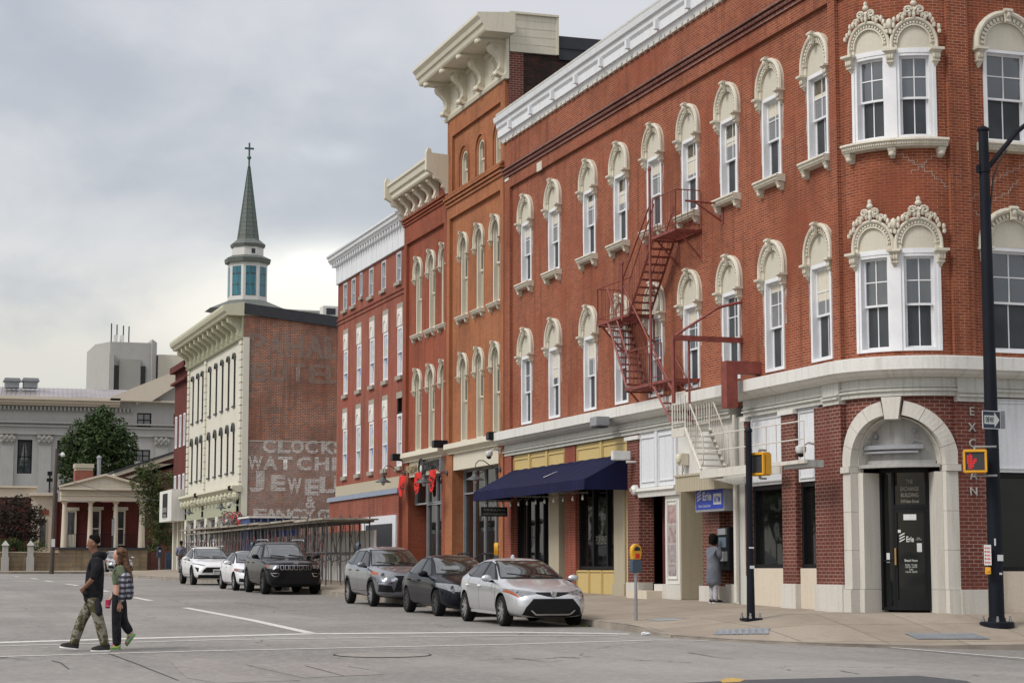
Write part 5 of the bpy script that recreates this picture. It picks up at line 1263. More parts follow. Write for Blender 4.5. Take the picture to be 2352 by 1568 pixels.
flight(y1F-.1, z1, y2, z2, 10, .14, dO, 'rustred', 0)
y2F = yo(1376, 733); platform(y2, y2F+.1, z2, .05, dO, 'rustred')
m = MB(Tst); rail(m, (y2F+.1, dO, z2), (y2, dO, z2), .95, 6); m.build('railing', M['rustred'], FE)
m = MB(Tst); rail(m, (y2F+.1, .05, z2), (y2F+.1, dO, z2), .95, 6); m.build('railing', M['rustred'], FE)
y3, z3 = yo(1447, 888), zo(1447, 890)
flight(yo(1396, 733), z2, y3+.2, z3, 10, .14, dO, 'rustred', 0)
platform(yo(1548, 890), y3+.3, z3, .05, dO, 'rustred')
flight(yo(1497, 890), z3, yo(1545, 975), zo(1545, 972), 5, .14, dO, 'rustred', 0, .8)
m = MB(Tst); rail(m, (y3+.3, dO, z3), (yo(1520, 890), dO, z3), .95, 8); m.build('railing', M['rustred'], FE)
m = MB(Tst); rail(m, (y3+.3, .05, z3), (y3+.3, dO, z3), .95, 6); m.build('railing', M['rustred'], FE)
# tall posts
for (a, b) in (((1494, 389), (1496, 890)), ((1431, 605), (1436, 735))):
    m = MB(Tst); y = yo(*a); m.tube((-y, dO+.03, zo(a[0], a[1])), (-y, dO+.03, zo(b[0], b[1])), .035, 6); m.ball((-y, dO+.03, zo(*a)), .05, .05, .09, 6); m.build('post', M['rustred'], FE)
m = MB(Tst); m.tube((-yo(1431), dO, zo(1431, 640)), (-yo(1494), dO, zo(1494, 470)), .02); m.tube((-yo(1431), dO, zo(1431, 655)), (-yo(1548), dO, zo(1548, 905)), .025); m.tube((-yo(1395), dO, zo(1395, 660)), (-yo(1447), dO, zo(1447, 838)), .025); m.build('brace', M['rustred'], FE)
m = MB(Tst); yb_ = 43.2; zb_ = PX(1632, 480, W).z; m.tube((-yb_, .02, zb_), (-yb_, 1.0, zb_+.02), .028, 4); m.tube((-yb_, .02, zb_-.45), (-yb_, .75, zb_), .025, 4); m.tube((-yb_, .02, zb_-.5), (-yb_, .02, zb_+.1), .03, 4); m.build('bracket', M['rustred'], FE)
# balance beam and its hangers
yb_ = 42.2; zb_ = PX(1707, 785, W).z
m = MB(Tst); m.box(-yb_-.06, -yb_+.06, 0, 1.8, zb_-.02, zb_+.10); m.build('beam', M['rustred'], FE)
zq = PX(1705, 698, W).z
m = MB(Tst); m.tube((-yb_, 1.75, zb_+.08), (-yb_, .6, zq-.1), .03, 4); m.tube((-yb_, .6, zq-.1), (-yb_, 0, zq+.05), .035, 4); m.build('brace', M['rustred'], FE)
for d in (1.78, 1.38): m = MB(Tst); m.tube((-yb_, d, zb_), (-yb_, d, zb_-1.5), .05 if d > 1.5 else .03, 6); m.build('hanger', M['rustred'], FE)
m = MB(Tst); m.box(-41.45, -41.15, 0, .90, 5.86, 6.14); m.box(-41.45, -41.15, .62, .90, 5.05, 5.86); m.build('girder', M['rustred'], FE)
# white counterbalanced stair
yW0, yW1 = yo(1544, 905, 1.0), yo(1574, 977, 1.0); zW = zo(1574, 980, 1.0); yW2 = yo(1611, 1075, 1.0); zW2 = zo(1611, 1075, 1.0)
platform(yW1, yW0, zW, .36, 1.0, 'chalkwhite', False)
m = MB(Tst); m.box(-yW0, -yW1, .98, 1.03, zW-.22, zW-.07); m.build('fascia', M['chalkwhite'], FE)
for d in (1.0, .36): m = MB(Tst); rail(m, (yW0, d, zW), (yW1, d, zW), .85, 5, .02, .013); m.build('railing', M['chalkwhite'], FE)
flight(yW1, zW, yW2, zW2, 7, .36, 1.0, 'chalkwhite', 0, .85)
for d in (1.0, .36):
    m = MB(Tst); m.prism([(-yW1, zW-.16), (-yW2, zW2-.14), (-yW2, zW2+.04), (-yW1, zW+.02)], d-.015, d+.015); m.build('stringer', M['chalkwhite'], FE); m = MB(Tst)
    P = [(-yW2, d, zW2+.85), (-yW2+.10, d, zW2+.7), (-yW2+.14, d, zW2+.4), (-yW2+.10, d, zW2+.12), (-yW2, d, zW2+.05)]; m.path(P, .018); m.build('handrail', M['chalkwhite'], FE)
yE = yo(1848, 1080, 1.0)
m = MB(Tst); m.box(-yW2-.1, -yo(1735, 1080, 1.0), .93, 1.0, zW2-.24, zW2-.04); m.box(-yW2-.1, -yo(1735, 1080, 1.0), .35, .41, zW2-.24, zW2-.04); m.box(-yo(1735, 1080, 1.0), -yE, .93, 1.0, zW2-.14, zW2-.06); m.build('beam', M['chalkwhite'], FE)
m = MB(Tst)
for zz in (.42, .80): m.tube((-yW2, 1.0, zW2+zz-.05), (-yE, 1.0, zW2+zz-.05), .016, 5)
for px in (1680, 1760, 1783, 1847): m.tube((-yo(px, 1040, 1.0), 1.0, zW2-.1), (-yo(px, 1040, 1.0), 1.0, zW2+.75), .014, 5)
m.build('railing', M['chalkwhite'], FE)
m = MB(Tst); m.box(-yo(1793, 1080, 1.0), -yE, .55, .92, zW2-.22, zW2-.07); m.build('counterweight', M['tin'], FE)
m = MB(Tst); zg1 = PX(1700, 1112, W-.63).z; m.prism([(-yW2-.1, zW2-.25), (-yo(1690, 1090, .63), zg1), (-yo(1712, 1090, .63), zg1), (-yo(1712, 1090, .63), zW2-.25)], .60, .66); m.build('gusset', M['whitepaint'], FE)
m = MB(Tst); m.tube((-42.45, .12, .6), (-42.45, .12, 5.0), .05, 8); m.build('post', M['chalkwhite'], FE)
# --- pavement: hole covers, grates
M['steelgrate'] = plain('galvanised grate', (.20, .235, .26), .5)
def grate(p0, p1, w, lab):
    A = on_ground(*p0, walk_z); B = on_ground(*p1, walk_z); c = (A+B)/2; L = (B-A).length; ang = atan2((B-A).y, (B-A).x)
    o = thing('kerb_grate', lab, 'grate', (c.x, c.y, walk_z(c.x, c.y)+.004), ang, 'ribbed steel plates at the crossing ramps'); m = MB(); tp = lambda a, d: walk_z(c.x+a*cos(ang)+d*sin(ang), c.y+a*sin(ang)-d*cos(ang))-walk_z(c.x, c.y)
    n = max(6, int(L/.12))
    for i in range(n): a0 = -L/2+L*i/n; a1 = a0+L/n*.6; m.face((a0, -w/2, tp(a0, -w/2)+.012), (a1, -w/2, tp(a1, -w/2)+.012), (a1+.1, w/2, tp(a1, w/2)+.012), (a0+.1, w/2, tp(a0, w/2)+.012))
    m.build('ribs', M['grey'], o); m = MB(); m.face((-L/2, -w/2, tp(-L/2, -w/2)+.006), (L/2, -w/2, tp(L/2, -w/2)+.006), (L/2, w/2, tp(L/2, w/2)+.006), (-L/2, w/2, tp(-L/2, w/2)+.006)); m.build('plate', M['steelgrate'], o)
grate((1645, 1452), (1765, 1449), .7, 'ribbed steel ramp plate near the thinner signal pole'); grate((2092, 1461), (2255, 1461), .5, 'ribbed steel ramp plate near the thick signal pole')
def cover(px, py, rx, lab, mat, fn):
    p = on_ground(px, py, fn); o = thing('manhole_cover', lab, 'manhole cover', (p.x, p.y, fn(p.x, p.y)+.004)); e = .5
    sx = (fn(p.x+e, p.y)-fn(p.x-e, p.y)); sy = (fn(p.x, p.y+e)-fn(p.x, p.y-e)); V = lambda r, t, h: (r*cos(t), -r*sin(t), sx*r*cos(t)+sy*r*sin(t)+h)
    m = MB(); m.F.append([m.v(*V(rx, 2*pi*i/24, .004)) for i in range(24)]); m.build('lid', mat, o)
    m = MB()
    for i in range(24): t0, t1 = 2*pi*i/24, 2*pi*(i+1)/24; m.face(V(rx, t0, .006), V(rx, t1, .006), V(rx+.03, t1, .006), V(rx+.03, t0, .006))
    m.build('rim', M['darkgrey'], o)
cover(878, 1503, .75, 'wide round manhole cover in the crossing', M['patch'], road_z)
M['bluegrey'] = plain('pale steel plate', (.27, .29, .30), .6)
p = on_ground(1527, 1422, walk_z); o = thing('hatch', 'flat pale steel hatch in the pavement by the parking meter', 'hatch', (p.x, p.y, walk_z(p.x, p.y)+.003)); m = MB(); z_ = lambda a, d: walk_z(p.x+a, p.y-d)-walk_z(p.x, p.y)+.004
m.face((-.3, -.35, z_(-.3, -.35)), (.3, -.35, z_(.3, -.35)), (.3, .35, z_(.3, .35)), (-.3, .35, z_(-.3, .35))); m.build('plate', M['bluegrey'], o)
o = thing('litter', 'crumpled white paper cup lying against the kerb', 'litter', tuple(on_ground(1476, 1458))); m = MB(); m.lathe((0, 0, .03), [(.03, -.02), (.045, .05), (.03, .06)], 7, 'a'); m.ball((.10, .03, .03), .06, .04, .03, 6); m.build('cup', M['paper'], o)
M['weed'] = plain('weeds', (.09, .12, .03), .9, var=.4)
def weeds(p, n, w, seed, nm='weeds'):
    R = random.Random(seed); V = []; F = []
    for i in range(n):
        x, y = p.x+R.gauss(0, w), p.y+R.gauss(0, .05); z = road_z(x, y); h = R.uniform(.02, .07)
        for k in range(3): a = R.uniform(0, 6.3); b = len(V); V += [(x, y, z), (x+.02*cos(a+1), y+.02*sin(a+1), z), (x+.05*cos(a), y+.05*sin(a), z+h)]; F.append((b, b+1, b+2))
    return V, F
V = []; F = []
for q, (px, py, n, w) in enumerate(((1372, 1438, 120, .3), (1755, 1464, 120, .4), (1700, 1466, 60, .5), (1850, 1466, 50, .8), (1990, 1468, 40, .8), (2100, 1468, 20, .2))):
    v, f = weeds(on_ground(px, py), n, w, q); b = len(V); V += v; F += [tuple(i+b for i in t) for t in f]
me = bpy.data.meshes.new('weeds'); me.from_pydata(V, [], F); o = link('weeds', me, M['weed']); o['kind'] = 'stuff'
# --- parking meters
M['meterblue'] = plain('slate blue meter housing', (.045, .075, .11), .5); M['meteryellow'] = plain('yellow meter hood', (.62, .33, .02), .45); M['galv'] = plain('galvanised post', (.30, .31, .32), .45, .6)
def parking_meter(x, y, lab, yellow, rz=.4):
    o = thing('parking_meter', lab, 'parking meter', (x, y, walk_z(x, y)-.01), rz)
    m = MB(); m.lathe((0, 0, 0), [(.034, 0), (.034, 1.02)], 10); m.build('post', M['galv'], o, smooth=True)
    m = MB(); m.prism([(-.11, 1.0), (.11, 1.0), (.12, 1.06), (.12, 1.27), (-.12, 1.27), (-.12, 1.06)], -.06, .06); m.build('coin_box', M['meterblue'], o, bevel=.012)
    m = MB(); m.prism([(-.10, 1.275), (.10, 1.275), (.125, 1.40)]+[(.125*cos(pi*i/10), 1.46+.14*sin(pi*i/10)) for i in range(11)]+[(-.125, 1.40)], -.055, .055); m.build('hood', M['meteryellow'] if yellow else M['meterblue'], o, bevel=.012)
    m = MB(); m.halfdisc(0, 1.46, .085, .056, .062, 10); m.build('window', M['shopglass'], o); m = MB(); m.box(-.05, .06, .056, .064, 1.30, 1.40); m.build('sticker', M['redcloth'] if yellow else M['paper'], o)
p = PX(1461, 1421, 15.5); parking_meter(p.x, p.y, 'yellow headed parking meter standing between the silver hatchback and the corner', True, .3)
parking_meter(15.6, 48.2, 'yellow headed parking meter half hidden behind the silver hatchback', True, 1.2)
parking_meter(15.5, 62.5, 'blue parking meter behind the grey crossover roof', False, 1.0)
parking_meter(15.5, 80.6, 'blue parking meter rising behind the white sedan', False, 1.0)
# --- signal poles
M['poleblack'] = plain('navy black pole paint', (.006, .008, .014), .5, var=.2, spec=.18); M['sigyellow'] = plain('signal yellow', (.66, .33, .015), .4, var=.08); M['led'] = plain('red signal lamps', (.5, .02, .02), .4, emit=((1, .02, .02), .35))
t = Nt('honeycomb visor'); v = t.uv(); vo = t.nd('ShaderNodeTexVoronoi'); t.L.new(v, vo.inputs[0]); vo.inputs['Scale'].default_value = 42; vo.inputs['Randomness'].default_value = .1; t.col(t.mix(t.rng(vo.outputs['Distance'], .2, .5), (.008, .008, .01), (.05, .05, .055))); t.set(Roughness=.5); M['louvre'] = t.m
def ped_signal(parent_loc, rz, lab, hand):
    o = thing('pedestrian_signal', lab, 'pedestrian signal', parent_loc, rz)
    m = MB(); m.box(-.235, .235, -.22, .0, -.235, .235); m.build('housing', M['sigyellow'], o, bevel=.03)
    m = MB(); m.box(-.225, .225, .0, .05, .185, .225); m.box(-.225, .225, .0, .05, -.225, -.185); m.box(-.225, -.185, 0, .05, -.185, .185); m.box(.185, .225, 0, .05, -.185, .185); m.build('visor', M['sigyellow'], o, bevel=.006)
    m = MB(); m.box(-.185, .185, .0, .02, -.185, .185); m.build('screen', M['louvre'], o)
    if hand:
        dots = [(-2, 0), (-2, 1), (-1, -3), (-1, -2), (-1, -1), (-1, 0), (-1, 1), (-1, 2), (-1, 3), (0, -4), (0, -3), (0, -2), (0, -1), (0, 0), (0, 1), (0, 2), (0, 3), (0, 4), (1, -4), (1, -3), (1, -2), (1, -1), (1, 0), (1, 1), (1, 2), (1, 3), (2, -3), (2, -2), (2, -1), (2, 0), (3, -1), (3, 0), (3, 1), (4, 1), (4, 0), (-1, -4), (-2, -1), (-2, 2), (-2, 3)]
        m = MB()
        for (i, j) in dots: m.box(-.09+i*.027-.010, -.09+i*.027+.010, .021, .026, j*.034-.013, j*.034+.013)
        m.build('hand_symbol', M['led'], o)
    m = MB()
    for s_ in (-1, 1): m.tube((0, -.11, s_*.235), (0, -.11, s_*.285), .03); m.tube((0, -.11, s_*.285), (.42 if hand else .0, -.11 if hand else -.3, s_*.285), .022)
    m.build('bracket', M['galv'], o); return o
def bolts(mb, r, z, n=4):
    for i in range(n): t = 2*pi*i/n+.5; mb.lathe((r*cos(t), r*sin(t), z), [(.03, 0), (.03, .05), (.02, .05), (.02, .11)], 6)
PL = Vector((21.3, 33.7, 0)); PL.z = walk_z(PL.x, PL.y)
PB_ = on_ground(2290, 1436, walk_z); YP1 = PB_.y; PL.x = PB_.x; PL.y = YP1; PL.z = PB_.z+.02; zt = PY(2252, 300, YP1).z
o = thing('signal_pole', 'thick tapering black signal pole on a bolted round base, rising almost the full picture height', 'signal pole', tuple(PL), 0)
H = zt-PL.z
m = MB(); m.lathe((0, 0, .08), [(.155, 0), (.10, H-.08)], 20); m.build('shaft', M['poleblack'], o, smooth=True)
m = MB(); m.lathe((0, 0, H), [(.125, 0), (.125, .04), (.05, .09), (.0, .11)], 16); m.build('cap', M['poleblack'], o, smooth=True)
m = MB(); m.lathe((0, 0, -.06), [(.34, 0), (.34, .10), (.32, .12), (.18, .12), (.17, .2)], 24); m.build('base_plate', M['poleblack'], o, smooth=True)
m = MB(); bolts(m, .26, .06); m.build('bolts', M['galv'], o)
m = MB(); pz = H-.78; P = [(.08, 0, pz), (.35, 0, pz+.32), (.8, 0, pz+.82), (1.5, 0, pz+1.35), (2.4, 0, pz+1.7), (3.6, 0, pz+1.9)]
m.path(P, .05, 8); m.build('arm', M['poleblack'], o, smooth=True); m = MB(); m.path([(.1, .06, pz-.7), (.16, .06, pz-.2), (.3, .06, pz+.12), (.5, .05, pz+.4)], .018, 6); m.tube((.1, .0, pz-1.0), (.1, .06, pz-.6), .02); m.build('cable', M['wire'], o)
m = MB(); m.lathe((0, 0, pz-.08), [(.125, 0), (.125, .16)], 16); m.box(-.16, -.1, -.05, .05, pz-.1, pz+.06); m.build('clamp', M['poleblack'], o)
m = MB(); 
for (a, z, w, h) in ((.02, 1.25, .13, .12), (.02, .98, .06, .04), (-.09, 1.55, .035, .14)): m.box(a-w/2, a+w/2, .155, .16, z, z+h)
m.build('sticker', M['paper'], o)
zc = PY(2224, 1060, YP1)
ped_signal((zc.x, YP1-.25, zc.z), -.55, 'yellow pedestrian signal showing a red hand on the thick pole', True)
# the push button and its instruction plate
zp = PY(2261, 1275, YP1); o2 = thing('push_button', 'yellow crossing push button below a white instruction plate on the thick pole', 'push button', (zp.x, YP1-.12, zp.z-.25), -.6)
m = MB(); m.box(-.055, .055, -.02, .06, -.12, .02); m.lathe((0, .06, -.05), [(.03, 0), (.03, .02)], 10, 'd'); m.build('housing', M['sigyellow'], o2, bevel=.01); m = MB(); m.box(-.07, .07, 0, .01, .06, .46); m.build('plate', M['paper'], o2)
m = MB()
for k in range(5): m.box(-.02, .055, .011, .014, .10+.07*k, .11+.07*k); m.box(-.02, .045, .011, .014, .12+.07*k, .13+.07*k); m.box(-.055, -.03, .011, .014, .10+.07*k, .135+.07*k)
m.build('lettering', M['redcloth'], o2)
# one-way sign
zs = PY(2260, 966, YP1); o3 = thing('street_sign', 'blue and white one way sign with an arrow pointing right on the thick pole', 'street sign', (zs.x, YP1-.28, zs.z), .18)
w, h = .235, .18
m = MB(); m.box(-w, w, -.01, .0, -h, h); m.build('plate', M['paper'], o3); M['signnavy'] = plain('navy sign face', (.012, .02, .05), .4)
m = MB(); m.box(-w+.015, w-.015, .001, .003, -h+.015, h-.015); m.build('face', M['signnavy'], o3)
m = MB(); m.prism([(-.19, -.085), (.07, -.085), (.07, -.15), (.20, 0), (.07, .15), (.07, .085), (-.19, .085)], .004, .006); m.build('arrow', M['decal'], o3)
text('ONE WAY', Tid, -.055, -.05, .15, M['signnavy'], o3, .008, w=.22, off=.006, world=False)
zs = PY(2304, 963, YP1); o4 = thing('street_sign', 'plain grey back of a small street sign on the right side of the thick pole', 'street sign', (zs.x, YP1+.15, zs.z), -.5); m = MB(); m.box(-.12, .12, -.005, .0, -.18, .18); m.build('plate', M['galv'], o4); m = MB(); m.box(-.13, .0, -.05, -.006, -.02, .02); m.build('bracket', M['galv'], o4)
# the thinner pole
q = on_ground(1725, 1424, walk_z); YP2 = q.y; zt = PY(1714, 980, YP2).z
o = thing('signal_pole', 'slim black pole on a square bolted base in front of the black shop windows', 'signal pole', tuple(q), 0); H = zt-q.z
m = MB(); m.lathe((0, 0, .05), [(.085, 0), (.065, H*.45), (.065, H-.1)], 16); m.build('shaft', M['poleblack'], o, smooth=True); m = MB(); m.lathe((0, 0, H-.1), [(.08, 0), (.08, .04), (.03, .12), (0, .14)], 12); m.build('cap', M['poleblack'], o, smooth=True)
m = MB(); m.box(-.17, .17, -.17, .17, 0, .05); m.build('base_plate', M['poleblack'], o); m = MB(); bolts(m, .18, .04); m.build('bolts', M['galv'], o)
m = MB(); m.box(-.05, .05, .086, .09, 1.02, 1.08); m.box(-.06, .05, .074, .08, 1.42, 1.45); m.build('sticker', M['paper'], o)
zc = PY(1734, 1065, YP2); ped_signal((zc.x+.03, YP2, zc.z), -1.15, 'yellow pedestrian signal seen from the side on the slim pole', False)
# --- iron stair railing by the food hall
o = thing('handrail', 'low black iron handrail at the food hall steps', 'railing', (18.4, 62, 1)); m = MB(Tst)
for (p, q) in (((-64.2, 1.0, .9), (-62.0, 1.0, .9)), ((-64.2, .2, .9), (-62.0, .2, .9))):
    m.tube((p[0], p[1], 1.45), (q[0], q[1], 1.85), .03); m.tube((q[0], q[1], 1.85), (q[0]+1.2, q[1], 1.85), .03)
    for k in range(9): t = k/8; a = lerp(p[0], q[0]+1.2, t); zz = 1.45+.4*min(1, (a-p[0])/2.2); m.tube((a, p[1], .8), (a, p[1], zz), .014, 4)
m.build('bars', M['black'], o); o2 = MB(Tst); o2.box(-62.2, -60.8, .1, 1.1, .6, .8); o2.build('step', M['stone'], o)
# --- scaffold over the pavement by the vacant lot
M['scafgrey'] = plain('weathered scaffold tube', (.11, .11, .115), .6, spec=.3); M['scafred'] = plain('red scaffold brace', (.16, .02, .02), .6); M['plywood'] = painted('white painted plywood', (.68, .67, .64), amt=.3); M['plank'] = plain('weathered planks', (.30, .27, .22), .85, var=.35, vs=1.5)
SF = thing('scaffold', 'long low grey scaffold with red cross braces carrying a plank deck over the pavement', 'scaffold', (16.8, 85, .9))
ys_ = [69.3+i*1.51 for i in range(22)]
xF, xB = 16.0, 17.6
def zg(y): return walk_z(16.5, y)
for i, y in enumerate(ys_):
    for x in (xF, xB):
        m = MB(WD_); m.tube((x, y, zg(y)), (x, y, 3.35+.004*(y-70)), .032, 6); m.build('standard', M['scafgrey'], SF, world=True)
    m = MB(WD_); zt = 3.0+.004*(y-70)
    m.tube((xF, y, zt), (xB, y, zt), .025, 5); m.tube((xF, y, zg(y)+1.1), (xB, y, zg(y)+1.1), .02, 5)
    m.tube((xF+.55, y, zg(y)), (xF+.55, y, zt), .02, 5); m.tube((xF, y+.75, zt), (xF, y+.75, zg(y)+.3), .014, 4); m.tube((xB, y+.75, zt), (xB, y+.4, zg(y)), .014, 4); m.tube((xF, y+.4, zt), (xF, y+1.1, zg(y)+.1), .012, 4); m.tube((xF+.02, y, zt-.5), (xF+.02, y+1.5, zt-.5), .012, 4)
    m.path([(xF+.2, y, zt), (xF+.3, y, 2.0), (xF+.55, y, 1.6), (xF+.85, y, 1.7), (xF+1.0, y, zt)], .018, 5); m.build('frame', M['scafgrey'], SF, world=True)
for i in range(len(ys_)-1):
    y0, y1 = ys_[i], ys_[i+1]
    m = MB(WD_)
    for x in ((xF, xB) if i % 2 else (xF,)): m = MB(WD_); m.tube((x, y0, zg(y0)+.5), (x, y1, 2.75), .013, 4); m.tube((x, y0, 2.75), (x, y1, zg(y1)+.5), .013, 4); m.build('cross_brace', M['scafred'], SF, world=True)
m = MB(WD_)
for x in (xF, xB): m.tube((x, ys_[0], zg(75)+1.1), (x, ys_[-1], zg(100)+1.1), .02, 5)
m.build('ledger', M['scafgrey'], SF, world=True)
m = MB(WD_); R_ = random.Random(3)
for i in range(14):
    y0 = ys_[0]-.4+i*2.33; z0 = 3.12+.004*(y0-70)+R_.uniform(-.03, .03)
    for k in range(5): x = xF-.25+k*.42; m.T = lambda a, d, z: (a, d, z); m.box(x, x+.40, y0, y0+2.5, z0, z0+.05+R_.uniform(0, .03))
m.build('deck', M['plank'], SF, world=True)
m = MB(WD_)
for x in (xF-.1, xB): m.box(x, x+.1, ys_[0]-.3, ys_[-1]+.3, 3.02, 3.10)
m.build('joist', M['plank'], SF, world=True)
o = thing('hoarding', 'white plywood hoarding behind the scaffold', 'hoarding', (17.8, 85, .9)); m = MB(WD_); m.box(17.75, 17.83, 69.2, 106.4, .7, 2.75); m.build('panel', M['plywood'], o, world=True)
# blue container and the bicycle heap behind
M['contblue'] = plain('blue painted steel', (.015, .06, .22), .5)
c0, c1 = PX(573, 1205, 21.5), PX(698, 1200, 21.5)
p0 = PY(573, 1210, 88); p1 = PY(698, 1184, 88)
o = thing('kiosk', 'blue flat roofed kiosk standing in the vacant lot behind the scaffold', 'kiosk', (p0.x+1.2, 88.6, .9)); m = MB(WD_); m.box(p0.x, p1.x-.15, 88, 90.2, .9, p1.z-.12)
k = p0.x+.1
while k < p1.x-.2: m.box(k, k+.012, 87.975, 88, 1, p1.z-.15); k += .12
m.build('wall', M['contblue'], o, world=True); m = MB(WD_); m.box(p0.x-.1, p1.x+.1, 87.7, 90.4, p1.z-.12, p1.z-.04); m.build('roof', M['white'], o, world=True)
M['spoke'] = plain('scrap metal', (.12, .11, .11), .5, .3, var=.5)
h0, h1 = PY(513, 1205, 92), PY(574, 1180, 92); R_ = random.Random(11)
o = thing('bicycle_heap', 'tangled heap of old bicycles piled above the scaffold deck', 'bicycle sculpture', ((h0.x+h1.x)/2, 92, .9)); zc_ = h0.z
m = MB(WD_); m.box(h0.x-.1, h1.x+.2, 91.6, 92.8, .9, zc_-.25); m.build('stand', M['plank'], o, world=True)
def wheelring(m, c, r, u, w, th=.02, n=14):
    P = [Vector(c)+(u*cos(2*pi*i/n)+w*sin(2*pi*i/n))*r for i in range(n+1)]; m.path([tuple(p) for p in P], th, 4)
    for i in range(0, n, 2): m.tube(c, tuple(P[i]), .005, 3)
for i in range(26):
    c = (R_.uniform(h0.x+.1, h1.x), 92+R_.uniform(-.4, .4), zc_+R_.uniform(-.25, .38)); u = Vector((R_.uniform(-1, 1), R_.uniform(-1, 1), R_.uniform(-1, 1))).normalized(); w = u.orthogonal().normalized()
    m = MB(WD_); wheelring(m, c, .31, u, w)
    for k in range(3): q = Vector(c)+Vector((R_.uniform(-.5, .5), R_.uniform(-.4, .4), R_.uniform(-.35, .35))); m.tube(c, tuple(q), .018, 4)
    m.build('bicycle', M['spoke'] if i % 5 else M['redcloth'], o, world=True)
# ================================================================ the far side of the square
def Ty(y0): return lambda a, d, z: (a, y0-d, z)
def bx(px, py, y): p = PY(px, py, y); return p.x, p.z
M['courtstone'] = painted('grey courthouse stone', (.38, .375, .355), dirt=(.2, .2, .19), amt=.35, rough=.8); M['courtdark'] = painted('dark grey stone', (.30, .295, .27), amt=.3)  # courtdark: a darker stone for dentils, capitals and the tower panel
M['seamroof'] = plain('standing seam roof', (.30, .27, .27), .4, .3, var=.25, vs=.3)
# courthouse
YC2 = 215
T_ = Ty(YC2); X = lambda px: PY(px, 1000, YC2).x; Z = lambda py: PY(200, py, YC2).z
RG = thing('courthouse', 'long grey stone courthouse with pilasters, dentil cornice and metal roof', 'building', (X(150), YC2, 0))
x0, x1, xg = X(-60), X(460), X(259)
wins = [(X(a), X(b), Z(d), Z(c)) for a, b, c, d in ((41, 75, 1012, 1089), (132, 165, 1012, 1089), (314, 347, 945, 977), (398, 431, 945, 977), (313, 346, 1030, 1057))]
m = MB(T_); wall(m, x0, x1, 0, Z(919), [tuple(w) for w in wins], .5); m.build('wall', M['courtstone'], RG)
m = MB(T_)
for z0, z1, d in ((Z(934), Z(929), .5), (Z(929), Z(922), .9), (Z(922), Z(915), 1.3)): m.box(x0, xg+.6, 0, d, z0, z1)
m.build('cornice', M['beige'], RG)
m = MB(T_); k = x0
while k < X(305): m.box(k, k+.22, 0, .42, Z(945), Z(936)); k += .42
m.build('dentils', M['courtdark'], RG)
m = MB(T_)
for py in (971, 979, 997): m.box(x0, x1, 0, .25 if py != 971 else .4, Z(py+3), Z(py))
m.build('string_course', M['courtstone'], RG)
for px in (0, 86, 172, 354):
    m = MB(T_); m.box(X(px+4), X(px+32), 0, .25, 0, Z(1024)); m.build('pilaster', M['courtstone'], RG)
    m = MB(T_); m.box(X(px), X(px+36), 0, .5, Z(1000), Z(996)); m.box(X(px+4), X(px+32), 0, .3, Z(1024), Z(1000))
    for i in range(6): m.ball((X(px+4+5.6*i), .36, Z(1006+4*(i % 2))), .25, .2, .3, 6); m.ball((X(px+4+5.6*i), .32, Z(1016-3*(i % 2))), .2, .2, .26, 6)
    m.build('capital', M['courtdark'], RG)
for w in wins:
    f = MB(T_); e = .12; f.box(w[0], w[0]+e, -.4, -.2, w[2], w[3]); f.box(w[1]-e, w[1], -.4, -.2, w[2], w[3]); f.box(w[0], w[1], -.4, -.2, w[2], w[2]+e); f.box(w[0], w[1], -.4, -.2, w[3]-e, w[3]); c = (w[0]+w[1])/2; f.box(c-.05, c+.05, -.38, -.22, w[2], w[3]); f.box(w[0], w[1], -.38, -.22, lerp(w[2], w[3], .5)-.05, lerp(w[2], w[3], .5)+.05)
    fo = f.build('window', M['black'], RG); g = MB(T_); g.box(w[0], w[1], -.36, -.34, w[2], w[3]); g.build('pane', M['glass'], fo)
    if w[3]-w[2] > 2.5:
        g = MB(T_)
        for q in (-1, 1): g.face((c+q*.05, -.45, w[3]), (c+q*(w[1]-c), -.45, w[3]), (c+q*(w[1]-c), -.45, w[2]+.6), (c+q*(w[1]-c)*.75, -.45, w[2]+.6))
        for q in (-1, 1): g.face((c+q*.05, -.335, w[3]-.1), (c+q*(w[1]-c)*.9, -.335, w[3]-.1), (c+q*(w[1]-c)*.9, -.335, w[2]+.6), (c+q*(w[1]-c)*.72, -.335, w[2]+.6))
        g.build('curtain', M['darkgrey'], fo)
m = MB(T_); m.face((x0, 1.2, Z(917)), (xg+5, 1.2, Z(917)), (X(352), -9, Z(876)), (x0, -9, Z(877))); m.build('roof', M['seamroof'], RG)
m = MB(T_); k = x0
while k < xg+1.5: m.tube((k, 1.2, Z(917)+.05), (k+.9, -9, Z(877)+.05), .05, 3); k += .5
m.build('roof_seams', M['seamroof'], RG)
m = MB(T_); m.prism([(xg, Z(919)), (X(470), Z(919)), (X(470), Z(830)), (X(403), Z(861))], -.2, .3); m.build('gable', M['courtstone'], RG)
m = MB(T_); s0 = Vector((xg-.5, 0, Z(920))); s1 = Vector((X(470), 0, Z(828)))
m.prism([(s0.x, s0.z), (s0.x+4.4, s0.z), (s1.x, s1.z-.3), (s1.x, s1.z+.6), (s0.x, s0.z+.35)], 0, 1.3)
for i in range(26): t = (i+3)/29; m.box(lerp(s0.x+2, s1.x, t), lerp(s0.x+2, s1.x, t)+.2, .3, .7, lerp(s0.z, s1.z, t)-.75, lerp(s0.z, s1.z, t)-.40)
m.box(xg-.5, X(470), 0, 1.0, Z(921), Z(917)); m.build('raking_cornice', M['beige'], RG)
